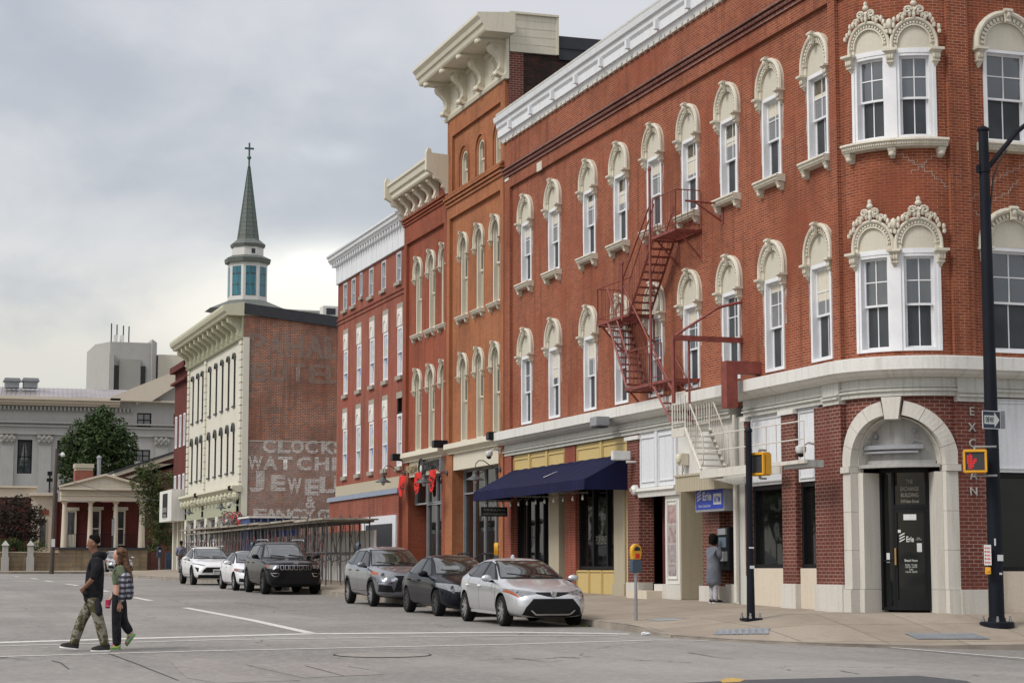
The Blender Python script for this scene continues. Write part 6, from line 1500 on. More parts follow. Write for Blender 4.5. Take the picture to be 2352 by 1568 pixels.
for px in (26, 68):
    m = MB(Ty(YC2+6)); c = PY(px, 880, YC2+6); m.box(c.x-.75, c.x+.75, 0, 1.5, c.z-.6, c.z+.1); v = m.build('roof_vent', M['bluegrey'], RG)
    m = MB(Ty(YC2+6)); m.prism([(c.x-.95, c.z+.1), (c.x+.95, c.z+.1), (c.x+.8, c.z+.45), (c.x-.8, c.z+.45)], -.2, 1.7); m.build('cowl', M['grey'], v)
# office tower
YT = 262; T_ = Ty(YT); X = lambda px: PY(px, 850, YT).x; Z = lambda py: PY(300, py, YT).z
RT = thing('office_tower', 'pale concrete office tower with chamfered corner and four rooftop masts', 'building', (X(300), YT, 0))
m = MB(lambda a, d, z: (a, d, z)); P = [(X(225), YT+4), (X(252), YT), (X(348), YT), (X(368), YT+4), (X(368), YT+14), (X(225), YT+14)]
def prismxy(mb, P, z0, z1): n = len(P); A = [mb.v(p[0], p[1], z0) for p in P]; B = [mb.v(p[0], p[1], z1) for p in P]; mb.F.append(A[::-1]); mb.F.append(B); [mb.F.append([A[i], A[(i+1) % n], B[(i+1) % n], B[i]]) for i in range(n)]
prismxy(m, P, 0, Z(786)); m.build('wall', M['courtstone'], RT, world=True)
m = MB(lambda a, d, z: (a, d, z)); prismxy(m, [(X(347), YT-.6), (X(368), YT+3.5), (X(368), YT+8), (X(347), YT+8)], 0, Z(778)); m.build('pier', M['courtstone'], RT, world=True)
m = MB(T_); m.box(X(273), X(322), .0, .35, 0, Z(825)); m.build('wall_panel', M['courtdark'], RT)
for a, b in ((260, 273), (322, 334)): m = MB(T_); m.box(X(a), X(b), 0, .15, Z(910), Z(840)); m.build('window', M['shopglass'], RT)
m = MB(T_); m.box(X(249), X(260), 0, .8, 0, Z(814)); m.build('pier', M['courtstone'], RT)
m = MB(T_); m.box(X(370), X(430), -20, -3, 0, Z(806)); m.build('wing', M['cream'], RT)
for px, t in ((262, 736), (275, 738), (290, 740), (303, 741)): m = MB(T_); m.tube((X(px), -4, Z(790)), (X(px), -4, Z(t)), .09, 5); m.build('mast', M['darkgrey'], RT)
for px in (271, 286): m = MB(T_); m.box(X(px-3), X(px+4), -4.5, -3.5, Z(787), Z(763)); m.build('antenna_panel', M['white'], RT)
# church
YH = 230; X = lambda px, py=600: PY(px, py, YH).x; Z = lambda py: PY(567, py, YH).z; cx = X(568, 650); CH = thing('church', 'white octagonal church lantern with blue leaded glass and tall green steeple with a cross', 'church', (cx, YH, 0))
def octa(mb, r, z0, z1, r1=None, n=8, off=pi/8):
    r1 = r if r1 is None else r1; A = [mb.v(cx+r*cos(2*pi*i/n+off), YH+r*sin(2*pi*i/n+off), z0) for i in range(n)]; B = [mb.v(cx+r1*cos(2*pi*i/n+off), YH+r1*sin(2*pi*i/n+off), z1) for i in range(n)]
    mb.F.append(A[::-1]); mb.F.append(B); [mb.F.append([A[i], A[(i+1) % n], B[(i+1) % n], B[i]]) for i in range(n)]
WD = lambda a, d, z: (a, d, z); hw = (X(613)-X(527))/2; k8 = 1/cos(pi/8)
M['churchwhite'] = painted('white church trim', (.60, .60, .57), amt=.15); M['copper'] = plain('green standing copper', (.10, .112, .10), .6, var=.12)
m = MB(WD); octa(m, hw*k8*.98, Z(760), Z(607)); m.build('lantern_wall', M['churchwhite'], CH, world=True)
t = Nt('blue leaded glass'); v = t.uv(); br = t.nd('ShaderNodeTexBrick'); t.L.new(v, br.inputs[0]); br.offset = 0; br.inputs['Scale'].default_value = 1; br.inputs['Brick Width'].default_value = .45; br.inputs['Row Height'].default_value = .6; br.inputs['Mortar Size'].default_value = .03
br.inputs['Color1'].default_value = (.03, .16, .21, 1); br.inputs['Color2'].default_value = (.02, .09, .14, 1); br.inputs['Mortar'].default_value = (.02, .03, .035, 1); t.col(t.mix(t.rng(t.noise(v, .7, 3), .45, .65), br.outputs[0], (.05, .22, .26))); t.set(Roughness=.2); M['leaded'] = t.m
for i in range(8):
    a = 2*pi*i/8; n_ = Vector((cos(a), sin(a), 0)); u = Vector((-sin(a), cos(a), 0)); c = Vector((cx, YH, 0))+n_*(hw*.985); w = hw*.27
    m = MB(WD); b = c+n_*.02; m.face(tuple(b-u*w+Vector((0, 0, Z(683)))), tuple(b+u*w+Vector((0, 0, Z(683)))), tuple(b+u*w+Vector((0, 0, Z(616)))), tuple(b-u*w+Vector((0, 0, Z(616))))); m.V = m.V
    o = m.build('window', M['leaded'], CH, world=True); uvd = o.data.uv_layers[0].data
    for j, q in enumerate(((0, 0), (2*w, 0), (2*w, 4.3), (0, 4.3))): uvd[j].uv = q
m = MB(WD); octa(m, hw*k8*1.12, Z(607), Z(597), hw*k8*1.16); octa(m, hw*k8*1.16, Z(597), Z(590), hw*k8*.85); m.build('lantern_roof', M['copper'], CH, world=True)
m = MB(WD); octa(m, hw*k8*.78, Z(592), Z(568)); m.build('drum', M['churchwhite'], CH, world=True)
m = MB(WD); r_ = hw*.79; zz = Z(581); m.box(cx+.12, cx+.55, YH-r_-.03, YH-r_, zz-.25, zz+.3); m.build('louvre', M['darkgrey'], CH, world=True)
m = MB(WD); octa(m, hw*k8*.84, Z(570), Z(563), hw*k8*.88); octa(m, hw*k8*.88, Z(563), Z(551), hw*k8*.56); octa(m, hw*k8*.54, Z(552), Z(382), hw*k8*.05); m.build('steeple', M['copper'], CH, world=True)
M['cross'] = plain('verdigris cross', (.03, .09, .075), .5)
m = MB(WD)
for i in range(1, 17): z = lerp(Z(552), Z(382), i/17); r = lerp(hw*k8*.54, hw*k8*.05, i/17)+.015; octa(m, r, z-.02, z+.02)
for i in range(8): a = 2*pi*i/8+pi/8; m.tube((cx+hw*k8*.54*cos(a), YH+hw*k8*.54*sin(a), Z(552)), (cx+hw*k8*.05*cos(a), YH+hw*k8*.05*sin(a), Z(382)), .05, 3)
m.build('steeple_seams', M['cross'], CH, world=True)
m = MB(WD); m.tube((cx, YH, Z(384)), (cx, YH, Z(328)), .12, 6); m.box(cx-.55, cx+.55, YH-.1, YH+.1, Z(343), Z(339)); m.ball((cx, YH, Z(362)), .26, .26, .26, 10); m.build('cross', M['cross'], CH, world=True)
m = MB(WD); octa(m, hw*k8*2.1, Z(715), Z(693), hw*k8*.98); m.build('lower_roof', M['copper'], CH, world=True)
m = MB(WD); m.box(X(612, 700)+.5, X(800, 700), YH+6, YH+20, 0, Z(692)); m.box(X(612, 700)+.5, X(800, 700), YH+5.8, YH+6, Z(694), Z(691)); m.build('nave_wall', M['churchwhite'], CH, world=True)
o = thing('roof_unit', 'white air conditioning unit on the flat roof edge behind the painted wall', 'air conditioner', (PY(765, 715, 120).x, 120, 12.0)); c = PY(760, 715, 121); m = MB(WD); m.box(c.x-.5, c.x+.5, 121, 122, c.z-1.2, c.z+.35); m.build('housing', M['white'], o, world=True); m = MB(WD); m.box(c.x-.3, c.x+.3, 120.97, 121, c.z-.2, c.z+.2); m.build('grille', M['darkgrey'], o, world=True)
# little Greek portico house
YP = 160; T_ = Ty(YP); X = lambda px, py=1200: PY(px, py, YP).x; Z = lambda py: PY(236, py, YP).z
RP = thing('portico_house', 'small dark red house with a cream four column Greek portico and pediment', 'building', (X(236), YP+4, 1)); M['ptcream'] = painted('warm cream portico paint', (.60, .53, .42), amt=.15)
m = MB(T_); zc_, zt_ = Z(1259), Z(1151)
m.prism([(X(131), Z(1120)), (X(236), Z(1090)), (X(339), Z(1120)), (X(339), Z(1126)), (X(131), Z(1126))], -.3, .95)
m.build('pediment', M['ptcream'], RP)
m = MB(T_); m.prism([(X(160), Z(1119)), (X(236), Z(1101)), (X(312), Z(1119))], .951, .96); m.build('tympanum', M['cream'], RP)
m = MB(T_); m.prism([(X(131), Z(1121)), (X(236), Z(1093.5)), (X(339), Z(1121)), (X(339), Z(1116.5)), (X(236), Z(1088.5)), (X(131), Z(1116.5))], .6, 1.25); m.build('raking_cornice', M['ptcream'], RP)
m = MB(T_); m.box(X(131), X(339), -.3, 1.2, Z(1126), Z(1120.5)); m.box(X(136), X(333), 0, .8, zt_, Z(1126)); m.box(X(135), X(334), -.1, .9, Z(1139), Z(1137)); m.build('entablature', M['ptcream'], RP)
for px, q in ((146.5, 14), (206, 13), (264, 13), (324, 15)):
    m = MB(T_); c = X(px); r = (X(px+q/2)-c)
    m.lathe((c, .35, zc_), [(r*1.08, 0), (r*.72, (zt_-zc_)-.28), (r*.75, (zt_-zc_)-.24)], 16); m.build('column', M['ptcream'], RP, smooth=True)
    m = MB(T_); m.lathe((c, .35, zt_-.24), [(r*.78, 0), (r*1.0, .12)], 16); m.box(c-r*1.05, c+r*1.05, .35-r*1.05, .35+r*1.05, zt_-.12, zt_); m.build('capital', M['ptcream'], RP)
m = MB(T_); m.box(X(137), X(332), -3.2, -2.9, Z(1262), Z(1150)); m.build('wall', M['maroon'], RP)
m = MB(T_); m.box(X(137)-.1, X(139), -12, -2.8, Z(1300), Z(1130)); m.box(X(331), X(333), -12, -2.8, Z(1300), Z(1130)); m.build('side_wall', M['maroon'], RP)
m = MB(T_); m.face((X(131), 1.2, Z(1117)), (X(236), 1.2, Z(1088.5)), (X(236), -12, Z(1088.5)), (X(131), -12, Z(1117))); m.face((X(339), 1.2, Z(1117)), (X(236), 1.2, Z(1088.5)), (X(236), -12, Z(1088.5)), (X(339), -12, Z(1117))); m.build('roof', M['grey'], RP)
for nm, a, b, c, d in (('door', 159, 184, 1170, 1256), ('window', 216, 241, 1168, 1248), ('window', 274, 298, 1168, 1248)):
    w = (X(a), X(b), Z(d), Z(c)); f = MB(T_); e = .14; f.box(w[0], w[0]+e, -2.9, -2.75, w[2], w[3]); f.box(w[1]-e, w[1], -2.9, -2.75, w[2], w[3]); f.box(w[0]+e, w[1]-e, -2.9, -2.75, w[3]-e, w[3]); f.box(w[0]-.2, w[1]+.2, -2.9, -2.7, w[3], w[3]+.25)
    if nm == 'door': f.box(w[0]+e, w[1]-e, -2.9, -2.8, w[2], w[2]+1.1)
    else: f.box(w[0]+e, w[1]-e, -2.9, -2.78, lerp(w[2], w[3], .45)-.05, lerp(w[2], w[3], .45)+.05); f.box(w[0], w[1], -2.9, -2.7, w[2]-.1, w[2])
    fo = f.build(nm, M['cream'], RP); g = MB(T_); g.box(w[0]+e, w[1]-e, -2.88, -2.85, w[2], w[3]-e); g.build('pane', M['glass'], fo)
M['sandstone'] = brick('sandstone blocks', (.27, .21, .13), (.19, .155, .11), (.12, .10, .08), bw=1.3, bh=.36, ms=.02, tint=(.33, .22, .11), tamt=.5)
m = MB(T_); m.box(X(134), X(336), -3, .95, .2, Z(1262)); m.build('base', M['sandstone'], RP); m = MB(T_); m.box(X(133), X(337), -3, 1.05, Z(1262), Z(1257)); m.build('base_cap', M['darkgrey'], RP)
for a, b in ((154, 198), (213, 257), (272, 315)):
    m = MB(T_); z0, z1 = Z(1256), Z(1226); m.box(X(a), X(b), .3, .34, z1-.04, z1); m.box(X(a), X(b), .3, .34, z0, z0+.04); n = 13
    for i in range(n+1): q = lerp(X(a), X(b), i/n); m.box(q-.012, q+.012, .31, .33, z0, z1)
    m.build('railing', M['black'], RP)
m = MB(T_); m.box(X(188), X(231), -7.5, -6, Z(1130), Z(1072)); m.build('chimney', M['brownred'], RP); m = MB(T_); m.box(X(187), X(232), -7.6, -5.9, Z(1066), Z(1056)); m.box(X(189), X(230), -7.5, -6, Z(1072), Z(1066)); m.build('chimney_cap', M['putty'], RP)
m = MB(T_); m.tube((X(244), -6, Z(1100)), (X(244), -6, Z(1040)), .17, 10); m.lathe((X(244), -6, Z(1043)), [(.22, 0), (.22, .1), (.05, .25)], 10); m.build('flue', M['galv'], RP)
# left annex
YL = 164; T_ = Ty(YL); X = lambda px, py=1200: PY(px, py, YL).x; Z = lambda py: PY(60, py, YL).z
RN = thing('annex_building', 'low cream and red annex with flat parapet left of the portico', 'building', (X(40), YL, 1))
m = MB(T_); m.box(X(-60), X(81), -9, 0, .5, Z(1116)); m.build('wall', M['maroon'], RN); m = MB(T_); m.box(X(-60), X(82), -9, .2, Z(1142), Z(1120)); m.box(X(-60), X(83), -9.2, .45, Z(1120), Z(1116)); m.build('parapet', M['ptcream'], RN)
m = MB(T_); m.box(X(70), X(127), -6, .4, .5, Z(1132)); m.build('porch_wall', M['ptcream'], RN); m = MB(T_); m.box(X(65), X(128), -6, .8, Z(1138), Z(1131)); m.build('porch_cornice', M['ptcream'], RN)
m = MB(T_); m.box(X(88), X(107), .4, .45, Z(1258), Z(1190)); d_ = m.build('door', M['putty'], RN); m = MB(T_); m.box(X(90), X(104), .451, .46, Z(1255), Z(1194)); m.build('pane', M['glass'], d_); m = MB(T_); m.box(X(88), X(110), .4, .46, Z(1182), Z(1170)); m.build('transom', M['brownred'], RN)
# right gabled house
YR = 172; T_ = Ty(YR); X = lambda px, py=1150: PY(px, py, YR).x; Z = lambda py: PY(330, py, YR).z
RR = thing('gabled_house', 'dark red brick house with a cream raking gable behind the leafy tree', 'building', (X(360), YR, 1))
m = MB(T_); m.prism([(X(262), .6), (X(520), .6), (X(520), Z(1003)), (X(262), Z(1092))], -10, 0); m.build('wall', M['redbrick_dark'], RR)
m = MB(T_); m.prism([(X(258), Z(1097)), (X(525), Z(1006)), (X(525), Z(995)), (X(258), Z(1088))], -10, .9); m.build('raking_cornice', M['ptcream'], RR)
m = MB(T_); m.prism([(X(256), Z(1087.5)), (X(528), Z(994.5)), (X(528), Z(989)), (X(256), Z(1083))], -10.5, 1.1); m.build('roof', M['darkgrey'], RR)
m = MB(T_); m.prism([(X(285), Z(1096)), (X(420), Z(1056)), (X(420), Z(1064)), (X(345), Z(1064)), (X(300), Z(1100))], .001, .3); m.build('gable_trim', M['ptcream'], RR)
# --- trees
def leafmat(name, c, c2):
    t = Nt(name); gp = t.nd('ShaderNodeNewGeometry'); n = t.noise(gp.outputs['Position'], .8, 3, .6); n2 = t.noise(gp.outputs['Position'], 7, 2); cc = t.mix(t.rng(n, .35, .65), c, c2); cc = t.mix(t.rng(n2, .4, .7, 0, .4), cc, tuple(x*1.6 for x in c2)); t.col(cc); t.set(Roughness=.75); t.b.inputs['Specular IOR Level'].default_value = .3
    return t.m
M['leaf'] = leafmat('dark green foliage', (.022, .042, .012), (.045, .075, .02)); M['leaf2'] = leafmat('olive green foliage', (.035, .055, .018), (.065, .085, .026)); M['leafp'] = leafmat('dark purple foliage', (.022, .017, .013), (.034, .027, .019)); M['bark'] = plain('bark', (.07, .055, .045), .9)
def leaves(name, blobs, n, size, seed, mat, parent=None):
    R = random.Random(seed); V = []; F = []; tot = sum(b[3]**2 for b in blobs)
    for b in blobs:
        cnt = int(n*b[3]**2/tot)
        for _ in range(cnt):
            u = Vector((R.gauss(0, 1), R.gauss(0, 1), R.gauss(0, 1))).normalized()*b[3]*(R.random()**.45)
            if mnoise.noise(Vector((b[0]+u.x, b[1]+u.y, b[2]+u.z))*(1.1/max(.6, b[3]*.5))) < -.18: continue
            c = Vector((b[0]+u.x, b[1]+u.y, b[2]+u.z*b[4])); s = size*R.uniform(.5, 1.3)
            a = Vector((R.gauss(0, 1), R.gauss(0, 1), R.gauss(0, .6))).normalized(); w = a.cross(Vector((R.gauss(0, 1), R.gauss(0, 1), R.gauss(0, 1)))).normalized()
            k = len(V); V += [tuple(c-a*s), tuple(c+w*s*.45), tuple(c+a*s), tuple(c-w*s*.45)]; F.append((k, k+1, k+2, k+3))
    me = bpy.data.meshes.new(name); me.from_pydata(V, [], F); o = link(name, me, M[mat], parent, world=parent is not None); return o
def tree(name, label, base, blobs, n, size, seed, mat, r=.25, cat='tree'):
    o = thing(name, label, cat, base); b = Vector(base); top = max(x[2] for x in blobs); c = Vector((sum(x[0] for x in blobs)/len(blobs), sum(x[1] for x in blobs)/len(blobs), 0))
    m = MB(WD); h = b.z+(top-b.z)*.45; mid = Vector((lerp(b.x, c.x, .5), lerp(b.y, c.y, .5), h)); m.tube(tuple(b), tuple(mid), r, 8, r*.65)
    for x in blobs: m.tube(tuple(mid-Vector((0, 0, .3))), (x[0], x[1], x[2]), r*.35, 5, r*.08)
    m.build('trunk', M['bark'], o, world=True); leaves('crown', blobs, n, size, seed, mat, o); return o
def blobs_in(y, pts): return [(PY(px, py, y+dy).x, y+dy, PY(px, py, y+dy).z, r, k) for px, py, r, dy, k in pts]
yT = 188
bl = blobs_in(yT, [(228, 975, 1.7, 0, .9), (200, 990, 1.7, .5, .9), (258, 990, 1.7, -.5, .9), (180, 1020, 1.8, 0, .9), (225, 1015, 2.1, -1, .9), (275, 1020, 1.9, 0, .9), (170, 1055, 1.6, .5, .9), (210, 1060, 2.1, -1, .9), (260, 1060, 2.1, -.5, .9), (295, 1045, 1.1, 0, .9), (165, 1090, 1.5, 0, .9), (205, 1100, 1.8, 0, .9), (255, 1095, 1.8, 0, .9), (240, 950, 1.0, 0, .9), (285, 1085, 1.3, 0, 1)])
tree('leafy_tree', 'large round dark green tree between the portico roof and the courthouse', (PY(225, 1200, yT).x, yT, .9), bl, 21000, .19, 1, 'leaf', .35)
bl = blobs_in(156, [(345, 1085, .9, 0, 1.1), (325, 1105, 1.0, 0, 1), (365, 1110, 1.1, 0, 1), (345, 1140, 1.2, 0, 1), (378, 1150, 1.0, 0, 1), (355, 1180, 1.3, 0, 1), (385, 1195, 1.0, 0, 1), (365, 1225, 1.1, 0, 1), (390, 1240, .8, 0, 1), (398, 1100, .8, 0, 1), (350, 1255, .5, 0, 1), (322, 1080, .5, 0, 1)])
tree('slender_tree', 'loose olive green tree between the portico and the dark red corner building', (PY(368, 1310, 156).x, 156, .95), bl, 9000, .12, 2, 'leaf2', .14)
bl = blobs_in(152, [(10, 1175, 1.3, 0, .9), (45, 1165, 1.2, 0, .9), (78, 1180, 1.0, 0, .8), (20, 1210, 1.3, 0, .9), (60, 1210, 1.3, 0, .9), (30, 1235, 1.0, 0, .8), (-20, 1200, 1.3, 0, .9), (90, 1195, .6, 0, .7), (70, 1232, .7, 0, .7)])
tree('purple_tree', 'low dark purple leaved tree above the clipped hedge at the left edge', (PY(35, 1300, 152).x, 152, .95), bl, 9000, .11, 3, 'leafp', .14)
o = leaves('hedge', blobs_in(151, [(px, 1256, .75, 0, .9) for px in range(-10, 92, 11)]), 5000, .07, 5, 'leaf'); tag(o, 'clipped dark hedge behind the low garden wall', 'hedge')
o = leaves('bush', blobs_in(150.6, [(20, 1243, .4, 0, .7), (32, 1241, .35, 0, .7)]), 500, .08, 6, 'leaf2'); tag(o, 'small bright green bush above the hedge', 'bush')
# --- garden wall, piers, pole, far pavement
o = thing('garden_wall', 'low sandstone garden wall in front of the hedge and the portico', 'wall', (PY(80, 1290, 150).x, 150, .9)); m = MB(Ty(150)); a, b = PY(-40, 1290, 150), PY(135, 1269, 150); m.box(a.x, b.x, -.4, 0, .3, b.z); m.build('wall', M['sandstone'], o); m = MB(Ty(150)); m.box(a.x, b.x, -.45, .05, b.z, b.z+.08); m.build('coping', M['putty'], o)
for px, lb in ((11, 'grey stone gate pier with pyramid cap, nearest the left edge'), (69, 'grey stone gate pier with pyramid cap, left of the wooden pole')):
    c = PY(px, 1303, 149.7); o = thing('gate_pier', lb, 'gate pier', (c.x, 149.7, .8), 0, 'stone gate piers'); m = MB(); zt = PY(px, 1252, 149.7).z-.8; m.box(-.26, .26, -.26, .26, -.3, zt*.62); m.box(-.2, .2, -.2, .2, zt*.62, zt); m.build('shaft', M['courtstone'], o); m = MB(); frust(m, 0, .56, .02, .56, .3, zt, zt+.36, -.28); m.build('cap', M['courtstone'], o)
c = PY(118, 1318, 141); t0 = PY(131, 1030, 141)
o = thing('utility_pole', 'leaning dark wooden pole with a white notice and a lamp at its head', 'utility pole', tuple(c)); L = Vector((t0.x-c.x, 0, t0.z-c.z)); m = MB(); m.tube((0, 0, -.2), (L.x, 0, L.z), .17, 10, .12); m.build('shaft', M['bark'], o, smooth=True)
m = MB(); m.box(-.08, .17, .18, .20, 1.9, 2.45); m.build('notice', M['paper'], o); m = MB(); m.tube((L.x, 0, L.z-.5), (L.x+.35, 0, L.z-.3), .03); m.lathe((L.x+.40, 0, L.z-.55), [(.12, 0), (.17, .12), (.08, .3)], 10); m.build('lamp', M['white'], o)
m = MB(); e = PY(400, 1151, 135); P = []
for i in range(17): t = i/16; P.append((lerp(L.x, e.x-c.x, t), lerp(0, 6, t), lerp(L.z-1.9, e.z-c.z, t)-.35*4*t*(1-t)))
m.path(P, .014, 4); m.build('wire', M['wire'], o)
c = PY(108, 1320, 175); o = thing('street_lamp', 'dark twin headed street lamp in front of the courthouse wall', 'street lamp', (c.x, 175, .9)); m = MB(); z1 = PY(108, 1090, 175).z-.9; m.tube((0, 0, 0), (0, 0, z1), .07); m.build('post', M['black'], o); m = MB(); m.box(-.25, .25, -.15, .15, z1-.6, z1-.3); m.box(-.2, .2, -.12, .12, z1-.05, z1+.3); m.build('lamp_head', M['black'], o)
# block on the far side of the cross street
sheet('pavement', [PY(-200, 1300, 150).x, PY(60, 1300, 148).x, 30, 80], [143.2, 146, 149.9, 176], lambda x, y: zy(y)+.16+.02*smooth(143, 150, y), M['concrete'])
m = MB(Ty(143.2)); m.box(PY(-200, 1300, 150).x, 40, -.15, 0, .5, zy(143)+.165); struct(m.build('kerb', M['kerb']))
M['grasspatch'] = plain('verge weeds', (.05, .075, .02), .95, var=.4, vs=4)
p = PY(405, 1290, 134); o = thing('barrier', 'dark blue grey metal ramp panel on the far pavement corner', 'barrier', (p.x-.6, 134, .9)); m = MB(Ty(134)); m.prism([(PY(379, 1300, 134).x, .75), (PY(407, 1300, 134).x, .75), (PY(407, 1300, 134).x, PY(407, 1281, 134).z), (PY(392, 1300, 134).x, PY(392, 1267, 134).z), (PY(380, 1300, 134).x, PY(379, 1268, 134).z)], -.1, 0); m.build('panel', M['contblue'] if False else M['meterblue'], o)
m = MB(Ty(134)); k = PY(380, 1300, 134).x+.1
while k < PY(406, 1300, 134).x: m.box(k, k+.02, 0, .02, .8, PY(390, 1284, 134).z); k += .16
m.build('ribs', M['darkgrey'], o)
p = PY(365, 1321, 137.5); parking_meter(p.x, 137.5, 'lone blue parking meter on the far corner near the dark panel', False, .2)
for o in list(COL.objects):
    if o.get('label') == 'lone blue parking meter on the far corner near the dark panel': o.location.z = p.z; o.scale = (1.35, 1.35, 1.25)
p = PY(258, 1280, 146); o = thing('sign_post', 'tall thin dark post standing before the third portico column', 'post', (p.x, 146, 1)); m = MB(); m.box(-.06, .06, -.06, .06, 0, 4.0); m.build('shaft', M['darkgrey'], o); m = MB(); m.box(-.10, .10, .06, .08, 2.7, 3.9); m.build('plate', M['grey'], o)
# ================================================================ cars
def interp(P, f):
    if f <= P[0][0]: return P[0][1]
    for (a, u), (b, v) in zip(P, P[1:]):
        if f <= b: return lerp(u, v, (f-a)/(b-a))
    return P[-1][1]
def paint(name, c, metal=.3, rough=.35, flake=True):
    t = Nt(name); v = t.uv(src='Object'); n = t.noise(v, 400, 1); d = t.rng(t.noise(v, 2.2, 4, .6), .45, .75, 0, .10 if max(c) > .05 else .02)
    cc = t.mix(t.rng(n, .4, .6, 0, .25 if flake else 0), c, tuple(min(1, x*1.5+.01) for x in c)); cc = t.mix(d, cc, (.16, .145, .12))
    t.col(cc); t.set(Metallic=metal, Roughness=rough, Coat_Weight=1.0); t.b.inputs['Coat Roughness'].default_value = .04
    if max(c) < .05: t.set(Coat_Weight=.10, Metallic=0, Roughness=.14); t.b.inputs['Specular IOR Level'].default_value = .1
    return t.m
M['cargls'] = glass('car glass', (.006, .008, .008), .02, .5, .0); M['wsgls'] = glass('windshield glass', (.015, .02, .02), .02, 1.0, .0); M['wsgls'].node_tree.nodes['Principled BSDF'].inputs['IOR'].default_value = 1.85; M['trim'] = plain('black plastic trim', (.008, .008, .009), .55, spec=.2); M['chrome'] = plain('chrome', (.62, .62, .63), .12, 1.0, var=.02); M['tyre'] = plain('tyre rubber', (.012, .012, .012), .9, spec=.2, var=.25, vs=12)
M['rim'] = plain('machined alloy', (.42, .42, .43), .3, .8, var=.05); M['rimdark'] = plain('dark alloy', (.06, .06, .065), .35, .6); M['lens'] = plain('headlamp lens', (.16, .17, .18), .15, .3, coat=1.0, var=.5, vs=18); M['amber'] = plain('amber reflector', (.28, .06, .012), .25); M['tail'] = plain('red tail lamp', (.30, .015, .015), .25); M['seam'] = plain('panel gap', (.01, .01, .01), .9); M['plate_'] = plain('licence plate', (.55, .57, .60), .5)
M['well'] = plain('wheel well', (.008, .008, .008), .95)
def pip(p, poly):
    x, y = p; r = False; n = len(poly)
    for i in range(n):
        (x0, y0), (x1, y1) = poly[i], poly[(i+1) % n]
        if (y0 > y) != (y1 > y) and x < (x1-x0)*(y-y0)/(y1-y0)+x0: r = not r
    return r
def carve(bm, poly, ax, cond, tagv, lay):
    """cut an outline into the shell; ax=0: outline in (y,z) seen from the side, ax=1: in (x,z) seen from the front"""
    lo = (min(p[0] for p in poly)-.02, min(p[1] for p in poly)-.02); hi = (max(p[0] for p in poly)+.02, max(p[1] for p in poly)+.02)
    c2 = (lambda v: (v.y, v.z)) if ax == 0 else (lambda v: (v.x, v.z))
    def near(f):
        A = [c2(v.co) for v in f.verts]
        return max(a[0] for a in A) > lo[0] and min(a[0] for a in A) < hi[0] and max(a[1] for a in A) > lo[1] and min(a[1] for a in A) < hi[1] and cond(f.calc_center_median(), f.normal)
    n = len(poly)
    for i in range(n):
        a, b = poly[i], poly[(i+1) % n]; d = Vector((b[0]-a[0], b[1]-a[1]))
        if d.length < 1e-6: continue
        no = Vector((0, -d.y, d.x)) if ax == 0 else Vector((-d.y, 0, d.x)); co = Vector((0, a[0], a[1])) if ax == 0 else Vector((a[0], 0, a[1]))
        fs = [f for f in bm.faces if near(f)]
        g = set(fs)
        for f in fs: g.update(f.edges); g.update(f.verts)
        bmesh.ops.bisect_plane(bm, geom=list(g), dist=1e-5, plane_co=co, plane_no=no)
    for f in bm.faces:
        c = f.calc_center_median()
        if pip(c2(c), poly) and cond(c, f.normal): f[lay] = tagv
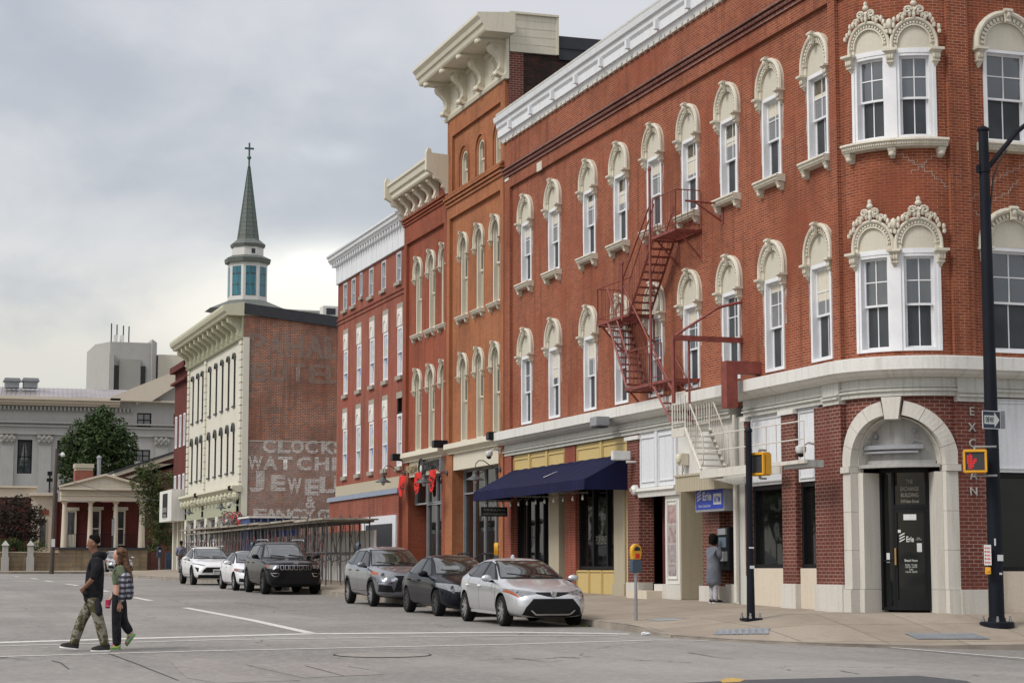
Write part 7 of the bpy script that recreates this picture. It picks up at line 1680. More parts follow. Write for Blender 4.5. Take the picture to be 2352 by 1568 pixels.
def car_shell(S_):
    L, Wd, H = S_['L'], S_['W'], S_['H']; st = sorted(set(S_['st'])); RW = S_['rw']; bm = bmesh.new(); rows = []
    for f in st:
        w = interp(S_['w'], f); zt = interp(S_['top'], f); zb = interp(S_['bot'], f); be = min(interp(S_['belt'], f), zt-.03)
        roof = H-.02; k = max(0, min(1, (zt-be-.05)/max(.05, roof-be-.05)))
        wt = lerp(w*.80, RW, k**.8); y = L/2-f
        mid = lerp(zb, be, .55); half = [(w*.80, zb), (w*.975, zb+.09), (w*1.0, mid), (w*.985, be-.10), (w*.94, be), (lerp(w*.88, wt+.05, k), lerp(be+.01, zt-.10, k) if k > 0 else be+.012), (wt, zt-.022), (wt*.55, zt+.004)]
        row = [(0, y, zb)]+[(-a, y, z) for a, z in half]+[(0, y, zt+.012)]+[(a, y, z) for a, z in half[::-1]]
        rows.append([bm.verts.new(p) for p in row])
    n = len(rows[0])
    for i in range(len(rows)-1):
        for k in range(n): j = (k+1) % n; bm.faces.new([rows[i][k], rows[i][j], rows[i+1][j], rows[i+1][k]])
    for r in (rows[0], rows[-1]):
        h = (n-2)//2                          # cap with a ladder of quads
        c = [r[0]]+r[1:h+1]+[r[h+1]]; d = r[h+2:][::-1]
        for i in range(h+1):
            a0 = c[i]; a1 = c[i+1]; b0 = r[0] if i == 0 else d[i-1]; b1 = r[h+1] if i == h else d[i]
            vs = []
            for v in (a0, a1, b1, b0):
                if v not in vs: vs.append(v)
            bm.faces.new(vs)
    bmesh.ops.recalc_face_normals(bm, faces=bm.faces)
    me = bpy.data.meshes.new('shell'); bm.to_mesh(me); bm.free(); o = bpy.data.objects.new('shell', me); COL.objects.link(o)
    o.modifiers.new('s', 'SUBSURF').levels = 2
    cuts = []
    for yy in (L/2-S_['fo'], L/2-S_['fo']-S_['wb']):
        R = S_['r']+.055; c = bmesh.new(); bmesh.ops.create_cone(c, cap_ends=True, segments=40, radius1=R, radius2=R, depth=Wd+1, matrix=Matrix.Translation((0, yy, S_['r']+.01)) @ Matrix.Rotation(pi/2, 4, 'Y'))
        cm = bpy.data.meshes.new('cut'); c.to_mesh(cm); c.free(); co = bpy.data.objects.new('cut', cm); COL.objects.link(co); cuts.append(co)
        b = o.modifiers.new('b', 'BOOLEAN'); b.object = co; b.operation = 'DIFFERENCE'; b.solver = 'EXACT'
    dg = bpy.context.evaluated_depsgraph_get(); dg.update(); res = bpy.data.meshes.new_from_object(o.evaluated_get(dg))
    for c in cuts+[o]: bpy.data.objects.remove(c)
    return res
def wheel(r, w, style, o_mat, par, pos, side):
    """side: +1 outer face towards +x"""
    m = MB(lambda a, d, z: (a, d, z)); s = side
    m.lathe((0, 0, 0), [(r*.62, -w/2*s), (r*.90, -w/2*s), (r*.985, -w*.40*s), (r, -w*.25*s), (r, w*.25*s), (r*.985, w*.40*s), (r*.92, w*.5*s), (r*.70, w*.5*s), (r*.66, w*.40*s)], 32, 'a', False)
    ty = m.build('tyre', M['tyre'], None, world=False, smooth=True)
    wo = thing('wheel', 'x', 'x'); del wo['label']; del wo['category']; wo.parent = par; wo.location = pos; ty.parent = wo
    m = MB(lambda a, d, z: (a, d, z)); m.lathe((0, 0, 0), [(r*.70, w*.47*s), (r*.70, w*.50*s), (r*.655, w*.50*s), (r*.63, w*.30*s), (r*.60, w*.05*s), (.005, w*.05*s)], 32, 'a', False)
    ri = m.build('rim_barrel', M['rimdark'] if style != 'black' else M['trim'], wo, world=False, smooth=True)
    m = MB(lambda a, d, z: (a, d, z)); ns = 5
    for i in range(ns):
        for q in ((-1, 1)):
            t = 2*pi*i/ns+q*.17; t2 = 2*pi*i/ns+q*.26; wd = .028
            for (ra, rb, ta, tb) in ((.05, r*.66, t*1.0, t2),):
                u = Vector((cos(ta), sin(ta))); v = Vector((cos(tb), sin(tb))); p = Vector((-sin(ta), cos(ta)))
                A = [m.v(w*.40*s, u.x*ra+p.x*wd, u.y*ra+p.y*wd), m.v(w*.40*s, u.x*ra-p.x*wd, u.y*ra-p.y*wd), m.v(w*.46*s, v.x*rb-p.x*wd*.8, v.y*rb-p.y*wd*.8), m.v(w*.46*s, v.x*rb+p.x*wd*.8, v.y*rb+p.y*wd*.8)]
                B = [m.v(w*.25*s, u.x*ra+p.x*wd, u.y*ra+p.y*wd), m.v(w*.25*s, u.x*ra-p.x*wd, u.y*ra-p.y*wd), m.v(w*.30*s, v.x*rb-p.x*wd*.8, v.y*rb-p.y*wd*.8), m.v(w*.30*s, v.x*rb+p.x*wd*.8, v.y*rb+p.y*wd*.8)]
                m.F.append(A); m.F.append(B[::-1]); [m.F.append([A[k], A[(k+1) % 4], B[(k+1) % 4], B[k]]) for k in range(4)]
    m.lathe((0, 0, 0), [(.07, w*.2*s), (.07, w*.42*s), (.05, w*.46*s)], 12, 'a')
    m.build('spokes', o_mat, wo, world=False)
    return wo
def make_car(S_, label, loc, rz, mat, rimm, extra=None):
    L, Wd, H, r, wb, fo = S_['L'], S_['W'], S_['H'], S_['r'], S_['wb'], S_['fo']
    root = thing('parked_car', label, 'car', loc, rz, 'cars parked along the kerb')
    me = car_shell(S_); bm = bmesh.new(); bm.from_mesh(me); lay = bm.faces.layers.int.new('part'); bm.normal_update()
    wf, wr = L/2-fo, L/2-fo-wb; zc = r+.01
    for f in bm.faces:                       # inside of the wheel wells
        c = f.calc_center_median()
        for yy in (wf, wr):
            q = Vector((0, c.y-yy, c.z-zc)); d = q.length
            if abs(d-(r+.055)) < .006 and abs(f.normal.x) < .3: f[lay] = 9
            elif d < r+.05: f[lay] = 9
    front = lambda c, n: c.y > L/2-.95 and n.y > .12
    fw = lambda c, n: c.y > L/2-.95 and (n.y > .05 or (c.y > L/2-.62 and abs(n.x) > .3))
    sidec = lambda c, n: abs(n.x) > .35
    names = {1: ('trim', 'trim'), 2: ('side_window', 'cargls'), 3: ('windshield', 'wsgls'), 4: ('headlight', 'lens'), 5: ('grille', 'trim'), 6: ('bumper_insert', 'trim'), 7: ('panel_gap', 'seam'), 8: ('indicator', 'amber'), 9: ('wheel_well', 'well'), 10: ('rear_window', 'cargls'), 11: ('tail_light', 'tail'), 12: ('chrome_trim', 'chrome'), 13: ('cladding', 'trim')}
    # arches / cladding
    if S_.get('clad'):
        for yy in (wf, wr):
            ring = [(yy+(r+.13)*cos(pi*i/12), zc+(r+.13)*sin(pi*i/12)) for i in range(13)]; carve(bm, [(yy-r-.13, .1)]+ring[::-1]+[(yy+r+.13, .1)], 0, sidec, 13, lay)
        carve(bm, [(wr, .12), (wf, .12), (wf, .12+S_['clad']), (wr, .12+S_['clad'])], 0, sidec, 13, lay)
        for f in bm.faces:
            c = f.calc_center_median()
            for yy in (wf, wr):
                if Vector((c.y-yy, c.z-zc)).length < r+.05 and abs(f.normal.x) < .5: f[lay] = 9
    # glazing
    for key, tg in (('dlo', 1),):
        carve(bm, S_['dlo'], 0, sidec, 1, lay)
    for p in S_['panes']: carve(bm, p, 0, sidec, 2, lay)
    ws = S_['ws']; cond = lambda c, n: n.y > .10 and c.z > ws[0]-.07 and c.y < L/2-.6
    carve(bm, [(-ws[1]-.03, ws[0]-.03), (ws[1]+.03, ws[0]-.03), (ws[3]+.025, ws[2]+.02), (-ws[3]-.025, ws[2]+.02)], 1, cond, 1, lay)
    carve(bm, [(-ws[1], ws[0]+.01), (ws[1], ws[0]+.01), (ws[3], ws[2]), (-ws[3], ws[2])], 1, cond, 3, lay)
    carve(bm, [(-ws[1]*.9, ws[0]+.08), (ws[1]*.9, ws[0]+.08), (ws[3], ws[2]), (-ws[3], ws[2])], 1, lambda c, n: n.y < -.3 and c.z > ws[0], 10, lay)
    for sgn in (-1, 1):
        for poly, tg in S_['face']:
            P = [(x*sgn, z) for x, z in poly]; carve(bm, P, 1, fw, tg, lay)
    for poly, tg in S_.get('facec', []): carve(bm, poly, 1, front, tg, lay)
    for poly in S_['gaps']:
        for (p, q) in zip(poly, poly[1:]):
            d = Vector((q[0]-p[0], q[1]-p[1])).normalized()*.007; nn = (-d.y, d.x)
            carve(bm, [(p[0]-nn[0], p[1]-nn[1]), (q[0]-nn[0], q[1]-nn[1]), (q[0]+nn[0], q[1]+nn[1]), (p[0]+nn[0], p[1]+nn[1])], 0, lambda c, n: abs(n.x) > .35, 7, lay)
    zt = S_['tail']; carve(bm, zt, 0, lambda c, n: c.y < -L/2+.5, 11, lay)
    tags = sorted({f[lay] for f in bm.faces})
    for tg in tags:
        b2 = bm.copy(); l2 = b2.faces.layers.int['part']; bmesh.ops.delete(b2, geom=[f for f in b2.faces if f[l2] != tg], context='FACES')
        nm, mt = names.get(tg, ('body', None)); b2.faces.index_update(); b2.faces.ensure_lookup_table(); seen = {}; groups = []
        if tg in (2, 3, 4, 5, 6, 8, 10, 11, 12, 13):
            for f0 in b2.faces:
                if f0.index in seen: continue
                stk = [f0]; seen[f0.index] = len(groups); g = [f0]
                while stk:
                    for e in stk.pop().edges:
                        for f in e.link_faces:
                            if f.index not in seen: seen[f.index] = len(groups); stk.append(f); g.append(f)
                if sum(f.calc_area() for f in g) > .0015: groups.append([f.index for f in g])
        else: groups = [[f.index for f in b2.faces]]
        for g in groups:
            gs = set(g); b3 = b2.copy(); b3.faces.ensure_lookup_table(); bmesh.ops.delete(b3, geom=[f for i, f in enumerate(b3.faces) if i not in gs], context='FACES'); m2 = bpy.data.meshes.new(nm); b3.to_mesh(m2); b3.free(); m2.shade_smooth(); m2.set_sharp_from_angle(angle=rad(50))
            link(nm, m2, M[mt] if mt else mat, root)
        b2.free()
    bm.free()
    P_ = lambda a, d, z: (a, d, z)
    hw = Wd/2
    for yy in (wf, wr):
        for s in (-1, 1): wheel(r, S_.get('tw', .21), S_.get('style', ''), M[rimm], root, (s*(hw-.125), yy, r), s)
    mz, my, mw = S_['mir']
    for s in (-1, 1):
        m = MB(P_); m.ball((s*(hw+.10), my, mz), .125, .075, .078, 12); o = m.build('mirror', S_.get('mirmat', mat), root, world=False, smooth=True)
        m = MB(P_); m.tube((s*(hw-.06), my-.02, mz-.07), (s*(hw+.06), my-.01, mz-.05), .028, 6); m.build('mirror_arm', M['trim'], root, world=False)
        for yy in S_['hand']:
            m = MB(P_); wx = interp(S_['w'], L/2-yy); m.box(s*(wx*.985), s*(wx*.985+.03), yy-.10, yy+.10, S_['hz']-.02, S_['hz']+.02); m.build('door_handle', S_.get('handmat', mat), root, world=False, bevel=.01)
    m = MB(P_)
    for s in (-.55, .1): m.tube((s, S_['wy'][0], S_['wy'][1]), (s+.5, S_['wy'][0]-.10, S_['wy'][1]+.055), .012, 4)
    m.build('wipers', M['trim'], root, world=False)
    if extra: extra(root, P_, L, Wd)
    return root
def lamp_detail(root, P_, x, y, z, r=.055, side=1):
    for s in (-1, 1): m = MB(P_); m.lathe((s*x, y, z), [(r, 0), (r, .02), (r*.8, .022), (r*.75, .0), (.0, -.0)], 14, 'd'); m.build('lamp_reflector', M['rim'], root, world=False, smooth=True)
def std(L, H, W, **k):
    return dict(dict(L=L, H=H, W=W), **k)
def stations(L, extra=()): return [0, .04, .12, .25, .42, .65, .9, 1.15, 1.4, 1.7, 2.0, 2.35, 2.7, 3.05, 3.4, 3.7, 3.95, L-.30, L-.15, L-.05, L]+list(extra)
# outlines are measured from the front bumper (f) and turned into y = L/2 - f
def YY(L, P): return [(L/2-f, z) for f, z in P]
def hatch():
    L, W, H = 4.37, 1.79, 1.435
    return std(L, H, W, r=.325, wb=2.64, fo=.93, rw=.55, st=stations(L),
        top=[(0, .60), (.04, .68), (.12, .74), (.42, .85), (1.15, .99), (1.30, 1.04), (1.7, 1.24), (2.05, 1.37), (2.5, 1.43), (3.0, 1.42), (3.5, 1.34), (3.9, 1.20), (4.15, 1.05), (4.3, .90), (4.37, .62)],
        belt=[(0, .56), (.42, .78), (1.15, .92), (2.0, .95), (3.4, 1.0), (4.0, 1.02), (4.37, .6)], w=[(0, .52), (.05, .66), (.12, .73), (.25, .80), (.5, .86), (.95, .893), (2.2, .885), (3.4, .893), (3.9, .86), (4.2, .78), (4.37, .62)],
        bot=[(0, .30), (.1, .20), (.6, .19), (3.8, .19), (4.3, .30), (4.37, .4)],
        dlo=YY(L, [(1.42, .965), (2.12, 1.30), (2.5, 1.36), (3.0, 1.345), (3.45, 1.24), (3.72, 1.09), (3.3, 1.01)]),
        panes=[YY(L, [(1.60, .985), (1.72, 1.04), (2.16, 1.285), (2.42, 1.335), (2.40, .985)]), YY(L, [(2.52, .985), (2.54, 1.335), (2.95, 1.32), (3.12, 1.28), (3.15, 1.02)]), YY(L, [(3.18, 1.03), (3.16, 1.265), (3.42, 1.20), (3.62, 1.08)])],
        ws=(1.02, .70, 1.355, .53), mir=(1.0, L/2-1.52, 0), hand=(L/2-2.42, L/2-3.28), hz=.83, wy=(L/2-1.22, 1.05), handmat=None,
        face=[([(.33, .735), (.80, .80), (.86, .80), (.86, .74), (.70, .62), (.60, .66), (.33, .70)], 4), ([(.72, .615), (.68, .62), (.79, .75), (.84, .79), (.87, .73)], 8)],
        facec=[([(-.36, .735), (.36, .735), (.36, .70), (.12, .64), (-.12, .64), (-.36, .70)], 5), ([(-.44, .60), (.44, .60), (.60, .42), (.66, .26), (.30, .21), (-.30, .21), (-.66, .26), (-.60, .42)], 6), ([(-.34, .245), (.34, .245), (.40, .265), (.50, .36), (.47, .36), (.37, .285), (-.37, .285), (-.47, .36), (-.50, .36), (-.40, .265)], 12)],
        gaps=[YY(L, [(1.32, .30), (1.30, .80), (1.42, .96)]), YY(L, [(2.48, .28), (2.46, .985)]), YY(L, [(3.30, .50), (3.32, .8), (3.2, 1.0)]), YY(L, [(1.32, .29), (3.0, .29)])],
        tail=YY(L, [(4.05, .80), (4.5, .84), (4.5, .96), (4.1, .97)]))
def sedan(L=4.54, W=1.76, H=1.465, d=0):
    return std(L, H, W, r=.315, wb=2.62, fo=.92, rw=.54, st=stations(L),
        top=[(0, .58), (.05, .66), (.15, .72), (.5, .84), (1.15, .98), (1.32, 1.04), (1.75, 1.27), (2.1, 1.39), (2.5, H), (3.0, H-.02), (3.45, 1.32), (3.85, 1.13), (4.1, 1.06), (L-.1, 1.0), (L, .66)],
        belt=[(0, .55), (.5, .76), (1.15, .90), (2.0, .94), (3.4, .97), (4.0, .98), (L, .62)], w=[(0, .52), (.05, .64), (.14, .73), (.3, .80), (.55, .85), (.95, W/2), (2.2, W/2-.01), (3.4, W/2), (4.0, .83), (L-.15, .76), (L, .62)],
        bot=[(0, .30), (.1, .20), (.6, .18), (3.9, .18), (L, .35)],
        dlo=YY(L, [(1.45, .955), (2.12, 1.31), (2.5, 1.38), (3.0, 1.37), (3.42, 1.24), (3.74, 1.04), (3.4, .985)]),
        panes=[YY(L, [(1.64, .975), (1.75, 1.04), (2.16, 1.295), (2.44, 1.355), (2.42, .975)]), YY(L, [(2.54, .975), (2.56, 1.355), (2.98, 1.345), (3.18, 1.285), (3.2, .995)]), YY(L, [(3.23, 1.0), (3.22, 1.27), (3.4, 1.21), (3.62, 1.05)])],
        ws=(1.01, .68, 1.385, .52), mir=(1.0, L/2-1.55, 0), hand=(L/2-2.42, L/2-3.3), hz=.84, wy=(L/2-1.22, 1.05),
        face=[([(.38, .66), (.47, .76), (.70, .79), (.84, .80), (.86, .70), (.70, .61), (.5, .60)], 4)],
        facec=[([(-.34, .70), (.34, .70), (.30, .60), (-.30, .60)], 5), ([(-.42, .42), (.42, .42), (.46, .26), (-.46, .26)], 6)],
        gaps=[YY(L, [(1.34, .28), (1.32, .80), (1.45, .95)]), YY(L, [(2.49, .27), (2.48, .97)]), YY(L, [(3.32, .5), (3.34, .8), (3.24, .98)]), YY(L, [(1.34, .28), (3.1, .28)])],
        tail=YY(L, [(L-.35, .78), (L+.1, .82), (L+.1, .98), (L-.3, .97)]))
def crossover(L=4.36, W=1.77, H=1.63, r=.34, clad=.14, zf=.0):
    return std(L, H, W, r=r, wb=2.67, fo=.88, rw=.56, st=stations(L), clad=clad,
        top=[(0, .72), (.04, .84), (.12, .90), (.4, .99), (1.05, 1.10), (1.2, 1.16), (1.6, 1.40), (1.9, 1.54), (2.3, H), (3.1, H-.01), (3.7, H-.08), (4.0, H-.22), (L-.14, 1.15), (L-.04, .95), (L, .75)],
        belt=[(0, .68), (.4, .90), (1.05, 1.03), (2.0, 1.06), (3.4, 1.12), (4.0, 1.16), (L, .7)], w=[(0, .60), (.05, .72), (.14, .79), (.3, .84), (.6, W/2-.02), (2.2, W/2), (3.5, W/2), (4.0, .85), (L-.1, .80), (L, .70)],
        bot=[(0, .36), (.12, .26), (.6, .24), (3.8, .24), (L, .40)],
        dlo=YY(L, [(1.34, 1.085), (1.92, 1.46), (2.3, 1.53), (3.2, 1.52), (3.72, 1.42), (3.98, 1.20), (3.4, 1.13)]),
        panes=[YY(L, [(1.5, 1.105), (1.62, 1.18), (1.98, 1.44), (2.3, 1.505), (2.32, 1.105)]), YY(L, [(2.42, 1.105), (2.42, 1.51), (3.0, 1.50), (3.1, 1.48), (3.14, 1.13)]), YY(L, [(3.2, 1.14), (3.18, 1.48), (3.66, 1.39), (3.86, 1.21)])],
        ws=(1.13, .70, 1.53, .54), mir=(1.14, L/2-1.42, 0), hand=(L/2-2.38, L/2-3.25), hz=.98, wy=(L/2-1.12, 1.16),
        face=[([(.40, .86), (.80, .97), (.86, .97), (.87, .86), (.76, .79), (.50, .78)], 4), ([(.74, .93), (.80, .97), (.87, .96), (.87, .88), (.78, .86)], 8), ([(.46, .64), (.50, .76), (.36, .80), (.30, .76), (.38, .74), (.40, .68), (.82, .62), (.82, .655)], 12), ([(.48, .58), (.80, .62), (.80, .42), (.40, .40)], 6)],
        facec=[([(-.40, .86), (.40, .86), (.30, .77), (.36, .60), (.42, .42), (-.42, .42), (-.36, .60), (-.30, .77)], 5)],
        gaps=[YY(L, [(1.26, .42), (1.22, .9), (1.34, 1.08)]), YY(L, [(2.38, .38), (2.37, 1.1)]), YY(L, [(3.22, .6), (3.24, .9), (3.15, 1.12)]), YY(L, [(1.26, .42), (3.0, .42)])],
        tail=YY(L, [(L-.3, .95), (L+.1, .95), (L+.1, 1.16), (L-.34, 1.14)]))
def bigsuv():
    L, W, H = 4.82, 1.94, 1.76; d = crossover(L, W, H, .385, .20); d['wb'] = 2.915; d['fo'] = .89; d['tw'] = .26; d['rw'] = .63; d['style'] = 'black'
    d['top'] = [(0, .86), (.03, 1.0), (.10, 1.06), (.4, 1.12), (1.3, 1.19), (1.45, 1.26), (1.85, 1.52), (2.15, 1.67), (2.5, H), (3.5, H), (4.2, H-.05), (4.5, H-.2), (L-.14, 1.2), (L-.04, 1.0), (L, .8)]
    d['belt'] = [(0, .80), (.4, 1.03), (1.3, 1.12), (2.0, 1.13), (3.8, 1.17), (4.5, 1.18), (L, .8)]; d['w'] = [(0, .70), (.05, .82), (.14, .88), (.3, .92), (.6, W/2-.02), (2.2, W/2), (3.9, W/2), (4.4, .93), (L-.1, .88), (L, .76)]
    d['dlo'] = YY(L, [(1.60, 1.165), (2.16, 1.57), (2.5, 1.65), (3.6, 1.65), (4.25, 1.58), (4.5, 1.24), (3.8, 1.19)])
    d['panes'] = [YY(L, [(1.78, 1.185), (1.9, 1.26), (2.22, 1.55), (2.56, 1.625), (2.6, 1.185)]), YY(L, [(2.7, 1.185), (2.7, 1.63), (3.4, 1.625), (3.5, 1.6), (3.5, 1.20)]), YY(L, [(3.58, 1.21), (3.56, 1.61), (4.18, 1.55), (4.38, 1.25)])]
    d['ws'] = (1.23, .79, 1.655, .61); d['mir'] = (1.26, L/2-1.66, 0); d['hand'] = (L/2-2.66, L/2-3.6); d['hz'] = 1.05; d['wy'] = (L/2-1.38, 1.26)
    d['face'] = [([(.56, .995), (.90, .99), (.92, .87), (.74, .86), (.58, .88)], 4), ([(.84, .985), (.92, .98), (.92, .92), (.86, .92)], 8), ([(.54, .72), (.84, .73), (.80, .64), (.74, .60), (.60, .60)], 12), ([(.57, .705), (.81, .71), (.77, .65), (.73, .62), (.62, .62)], 6), ([(.36, .40), (.44, .40), (.43, .375), (.37, .375)], 11)]
    g = []
    for i in range(7):
        x = (i-3)*.155; g.append(([(x-.062, .985), (x+.062, .985), (x+.052, .83), (x-.052, .83)], 12)); g.append(([(x-.050, .975), (x+.050, .975), (x+.042, .84), (x-.042, .84)], 5))
    d['facec'] = g+[([(-.50, .50), (.50, .50), (.42, .34), (-.42, .34)], 6)]
    d['gaps'] = [YY(L, [(1.5, .5), (1.46, 1.0), (1.6, 1.16)]), YY(L, [(2.65, .46), (2.65, 1.18)]), YY(L, [(3.56, .7), (3.58, 1.0), (3.5, 1.2)]), YY(L, [(1.5, .5), (3.3, .5)])]
    d['tail'] = YY(L, [(L-.3, 1.0), (L+.1, 1.0), (L+.1, 1.18), (L-.34, 1.17)]); return d
def coupe_suv():
    L = 4.64; d = crossover(L, 1.82, 1.55, .35, .16); d['wb'] = 2.70; d['fo'] = .95
    d['top'] = [(0, .66), (.05, .78), (.14, .86), (.45, .95), (1.2, 1.06), (1.36, 1.11), (1.8, 1.36), (2.15, 1.49), (2.5, 1.55), (3.1, 1.54), (3.7, 1.44), (4.2, 1.25), (L-.14, 1.12), (L-.04, .95), (L, .75)]
    d['dlo'] = YY(L, [(1.5, 1.06), (2.1, 1.38), (2.5, 1.46), (3.1, 1.455), (3.7, 1.33), (4.0, 1.17), (3.5, 1.11)])
    d['panes'] = [YY(L, [(1.68, 1.08), (1.8, 1.14), (2.16, 1.36), (2.5, 1.435), (2.5, 1.08)]), YY(L, [(2.6, 1.08), (2.6, 1.44), (3.1, 1.43), (3.3, 1.39), (3.34, 1.11)])]
    d['belt'] = [(0, .62), (.45, .86), (1.2, .99), (2.0, 1.03), (3.6, 1.09), (4.2, 1.12), (L, .7)]; d['ws'] = (1.09, .71, 1.455, .54); d['mir'] = (1.08, L/2-1.6, 0); d['hand'] = (L/2-2.5, L/2-3.4); d['hz'] = .93; d['wy'] = (L/2-1.28, 1.12)
    d['face'] = [([(.46, .82), (.66, .87), (.86, .90), (.86, .86), (.60, .80), (.46, .79)], 4), ([(.70, .72), (.84, .74), (.78, .56), (.74, .54)], 6)]
    d['facec'] = [([(-.42, .74), (.42, .74), (.56, .62), (.60, .52), (-.60, .52), (-.56, .62)], 5), ([(-.60, .50), (.60, .50), (.60, .485), (-.60, .485)], 12), ([(-.74, .44), (.74, .44), (.74, .30), (-.74, .30)], 6)]
    return d
def wsedan():
    L = 4.46; d = sedan(L, 1.80, 1.42); d['face'] = [([(.44, .70), (.50, .76), (.84, .80), (.86, .70), (.74, .65), (.48, .66)], 4), ([(.76, .77), (.85, .80), (.87, .72), (.80, .70)], 8), ([(.48, .42), (.78, .46), (.78, .32), (.50, .30)], 6)]
    d['facec'] = [([(-.38, .72), (.38, .72), (.42, .56), (.34, .36), (-.34, .36), (-.42, .56)], 5)]; return d
def place(dims, px, py):
    """front wheel on the picture-left side touches the road at this point; returns centre on the road"""
    p = on_ground(px, py); x = p.x+dims['W']/2-.10; y = p.y+dims['wb']/2+0.0
    yc = y+(dims['L']/2-dims['fo']-dims['wb']/2)*-1*0
    cy = p.y+(dims['L']/2-dims['fo']); return (x, cy, road_z(x, cy)), p
def tilt(root): root.rotation_euler.x = -atan2(.0133, 1)*1.0
P1 = paint('silver car paint', (.50, .51, .53), .55, .32); P2 = paint('black car paint', (.008, .009, .014), .2, .3, False); P3 = paint('grey car paint', (.15, .16, .19), .6, .3); P4 = paint('black suv paint', (.012, .012, .013), .2, .3, False); P5 = paint('white car paint', (.72, .73, .76), 0, .35, False); P6 = paint('white suv paint', (.70, .71, .72), 0, .35, False); P7 = paint('champagne paint', (.36, .36, .36), .5, .3)
def ex_hatch(root, P_, L, W):
    lamp_detail(root, P_, .70, L/2-.30, .715, .04)
    m = MB(P_); m.lathe((0, L/2+.005, .70), [(.062, -.03), (.062, .012), (.05, .014), (.05, -.02)], 16, 'd'); m.box(-.05, .05, L/2-.0, L/2+.012, .697, .707); m.box(-.006, .006, L/2-.0, L/2+.012, .66, .74); m.build('badge', M['chrome'], root, world=False)
    m = MB(P_); m.prism([(-.03, 1.43), (.03, 1.43), (.0, 1.50)], -.62, -.48); m.build('antenna', P1, root, world=False)
    [MB(P_).box(q*.80, q*.83, -1.0, .95, .24, .34).build('side_skirt', P1, root, world=False) for q in (-1, 1)]
def ex_suv(root, P_, L, W):
    for s in (-1, 1): m = MB(P_); m.path([(s*.62, .75, 1.765), (s*.62, .65, 1.82), (s*.62, -1.2, 1.82), (s*.62, -1.35, 1.765)], .018, 6); m.build('roof_rail', M['chrome'], root, world=False)
    text('Jeep', lambda a, d, z: (-a, L/2+d-.05, z), 0, 1.03, .10, M['chrome'], root, .035, world=False, off=.003)
    m = MB(P_); m.box(-.78, -.66, 1.0, 1.12, 1.20, 1.28); m.build('dash_camera', M['trim'], root, world=False)
def ex_cross(root, P_, L, W): lamp_detail(root, P_, .70, L/2-.16, .885, .05)
def ex_wsuv(root, P_, L, W):
    for s in (-1, 1): m = MB(P_); m.path([(s*.56, .45, 1.545), (s*.56, .35, 1.59), (s*.56, -.9, 1.56), (s*.56, -1.0, 1.52)], .016, 6); m.build('roof_rail', M['chrome'], root, world=False)
    m = MB(P_); m.box(-.16, .16, L/2+.0, L/2+.02, .50, .66); pl_ = m.build('licence_plate', M['plate_'], root, world=False)
    m = MB(P_)
    for i in range(6): m.box(-.12+i*.042, -.095+i*.042, L/2+.021, L/2+.024, .545, .61)
    m.build('plate_characters', M['trim'], pl_, world=False)
def ex_none(root, P_, L, W): lamp_detail(root, P_, .66, L/2-.15, .70, .05)
for nm, dims, pt, paint_, rim_, ex, lb in (
    ('h', hatch(), (1157, 1437), P1, 'rim', ex_hatch, 'silver hatchback with a wide black lower grille, nearest the crossing'),
    ('s', sedan(), (1001, 1414), P2, 'rimdark', ex_none, 'black sedan squeezed between the silver hatchback and the grey crossover'),
    ('c', crossover(), (856, 1392), P3, 'rim', ex_cross, 'grey compact crossover with chrome boomerang trim beside its grille'),
    ('b', bigsuv(), (608, 1364), P4, 'rimdark', ex_suv, 'large black sport utility vehicle with a seven slot grille'),
    ('w', wsedan(), (540, 1355.5), P5, 'rim', ex_none, 'white sedan mostly hidden behind the large black vehicle'),
    ('e', coupe_suv(), (443, 1342.5), P6, 'rimdark', ex_wsuv, 'white coupe styled crossover, farthest in the kerbside row')):
    loc, pc = place(dims, *pt)
    if nm == 's': loc = (loc[0]+.05, loc[1], loc[2])
    root = make_car(dims, lb, loc, pi, paint_, rim_, ex); root.rotation_euler = (0, 0, pi); root.rotation_mode = 'XYZ'
    root.rotation_euler.x = -.0133
d = crossover(4.6, 1.83, 1.62); p = on_ground(262, 1324.5)
make_car(d, 'silver crossover facing the street in front of the portico house', (17.0, 137.6, zy(137)), pi, P7, 'rimdark', ex_cross)
q = PY(232, 1300, 141)
# ================================================================ people
def skinned(name, V, Ed, mat, parent, root=0, lvl=2, label=None):
    """V: list of (x, y, z, rx, ry)"""
    me = bpy.data.meshes.new(name); me.from_pydata([v[:3] for v in V], Ed, []); o = bpy.data.objects.new(name, me); COL.objects.link(o)
    md = o.modifiers.new('s', 'SKIN'); md.use_smooth_shade = True; md.use_x_symmetry = False
    for i, v in enumerate(V): me.skin_vertices[0].data[i].radius = (((v[3]+(v[4] if len(v) > 4 else v[3]))/2)*1.1,)*2; me.skin_vertices[0].data[i].use_root = (i == root)
    o.modifiers.new('u', 'SUBSURF').levels = lvl
    dg = bpy.context.evaluated_depsgraph_get(); dg.update(); m2 = bpy.data.meshes.new_from_object(o.evaluated_get(dg)); bpy.data.objects.remove(o); m2.name = name
    m2.shade_smooth(); return link(name, m2, mat, parent)
def chainv(pts): return pts, [(i, i+1) for i in range(len(pts)-1)]
def joinc(*cs):
    """chains given as (attach index or None, points)"""
    V = []; Ed = []
    for att, pts in cs:
        b = len(V); V += pts
        if att is not None: Ed.append((att, b))
        Ed += [(b+i, b+i+1) for i in range(len(pts)-1)]
    return V, Ed
M['skin_b'] = plain('brown skin', (.20, .095, .055), .55, var=.06); M['skin_w'] = plain('fair skin', (.50, .27, .20), .5, var=.06); M['skin_d'] = plain('dark skin', (.08, .04, .025), .5, var=.06)
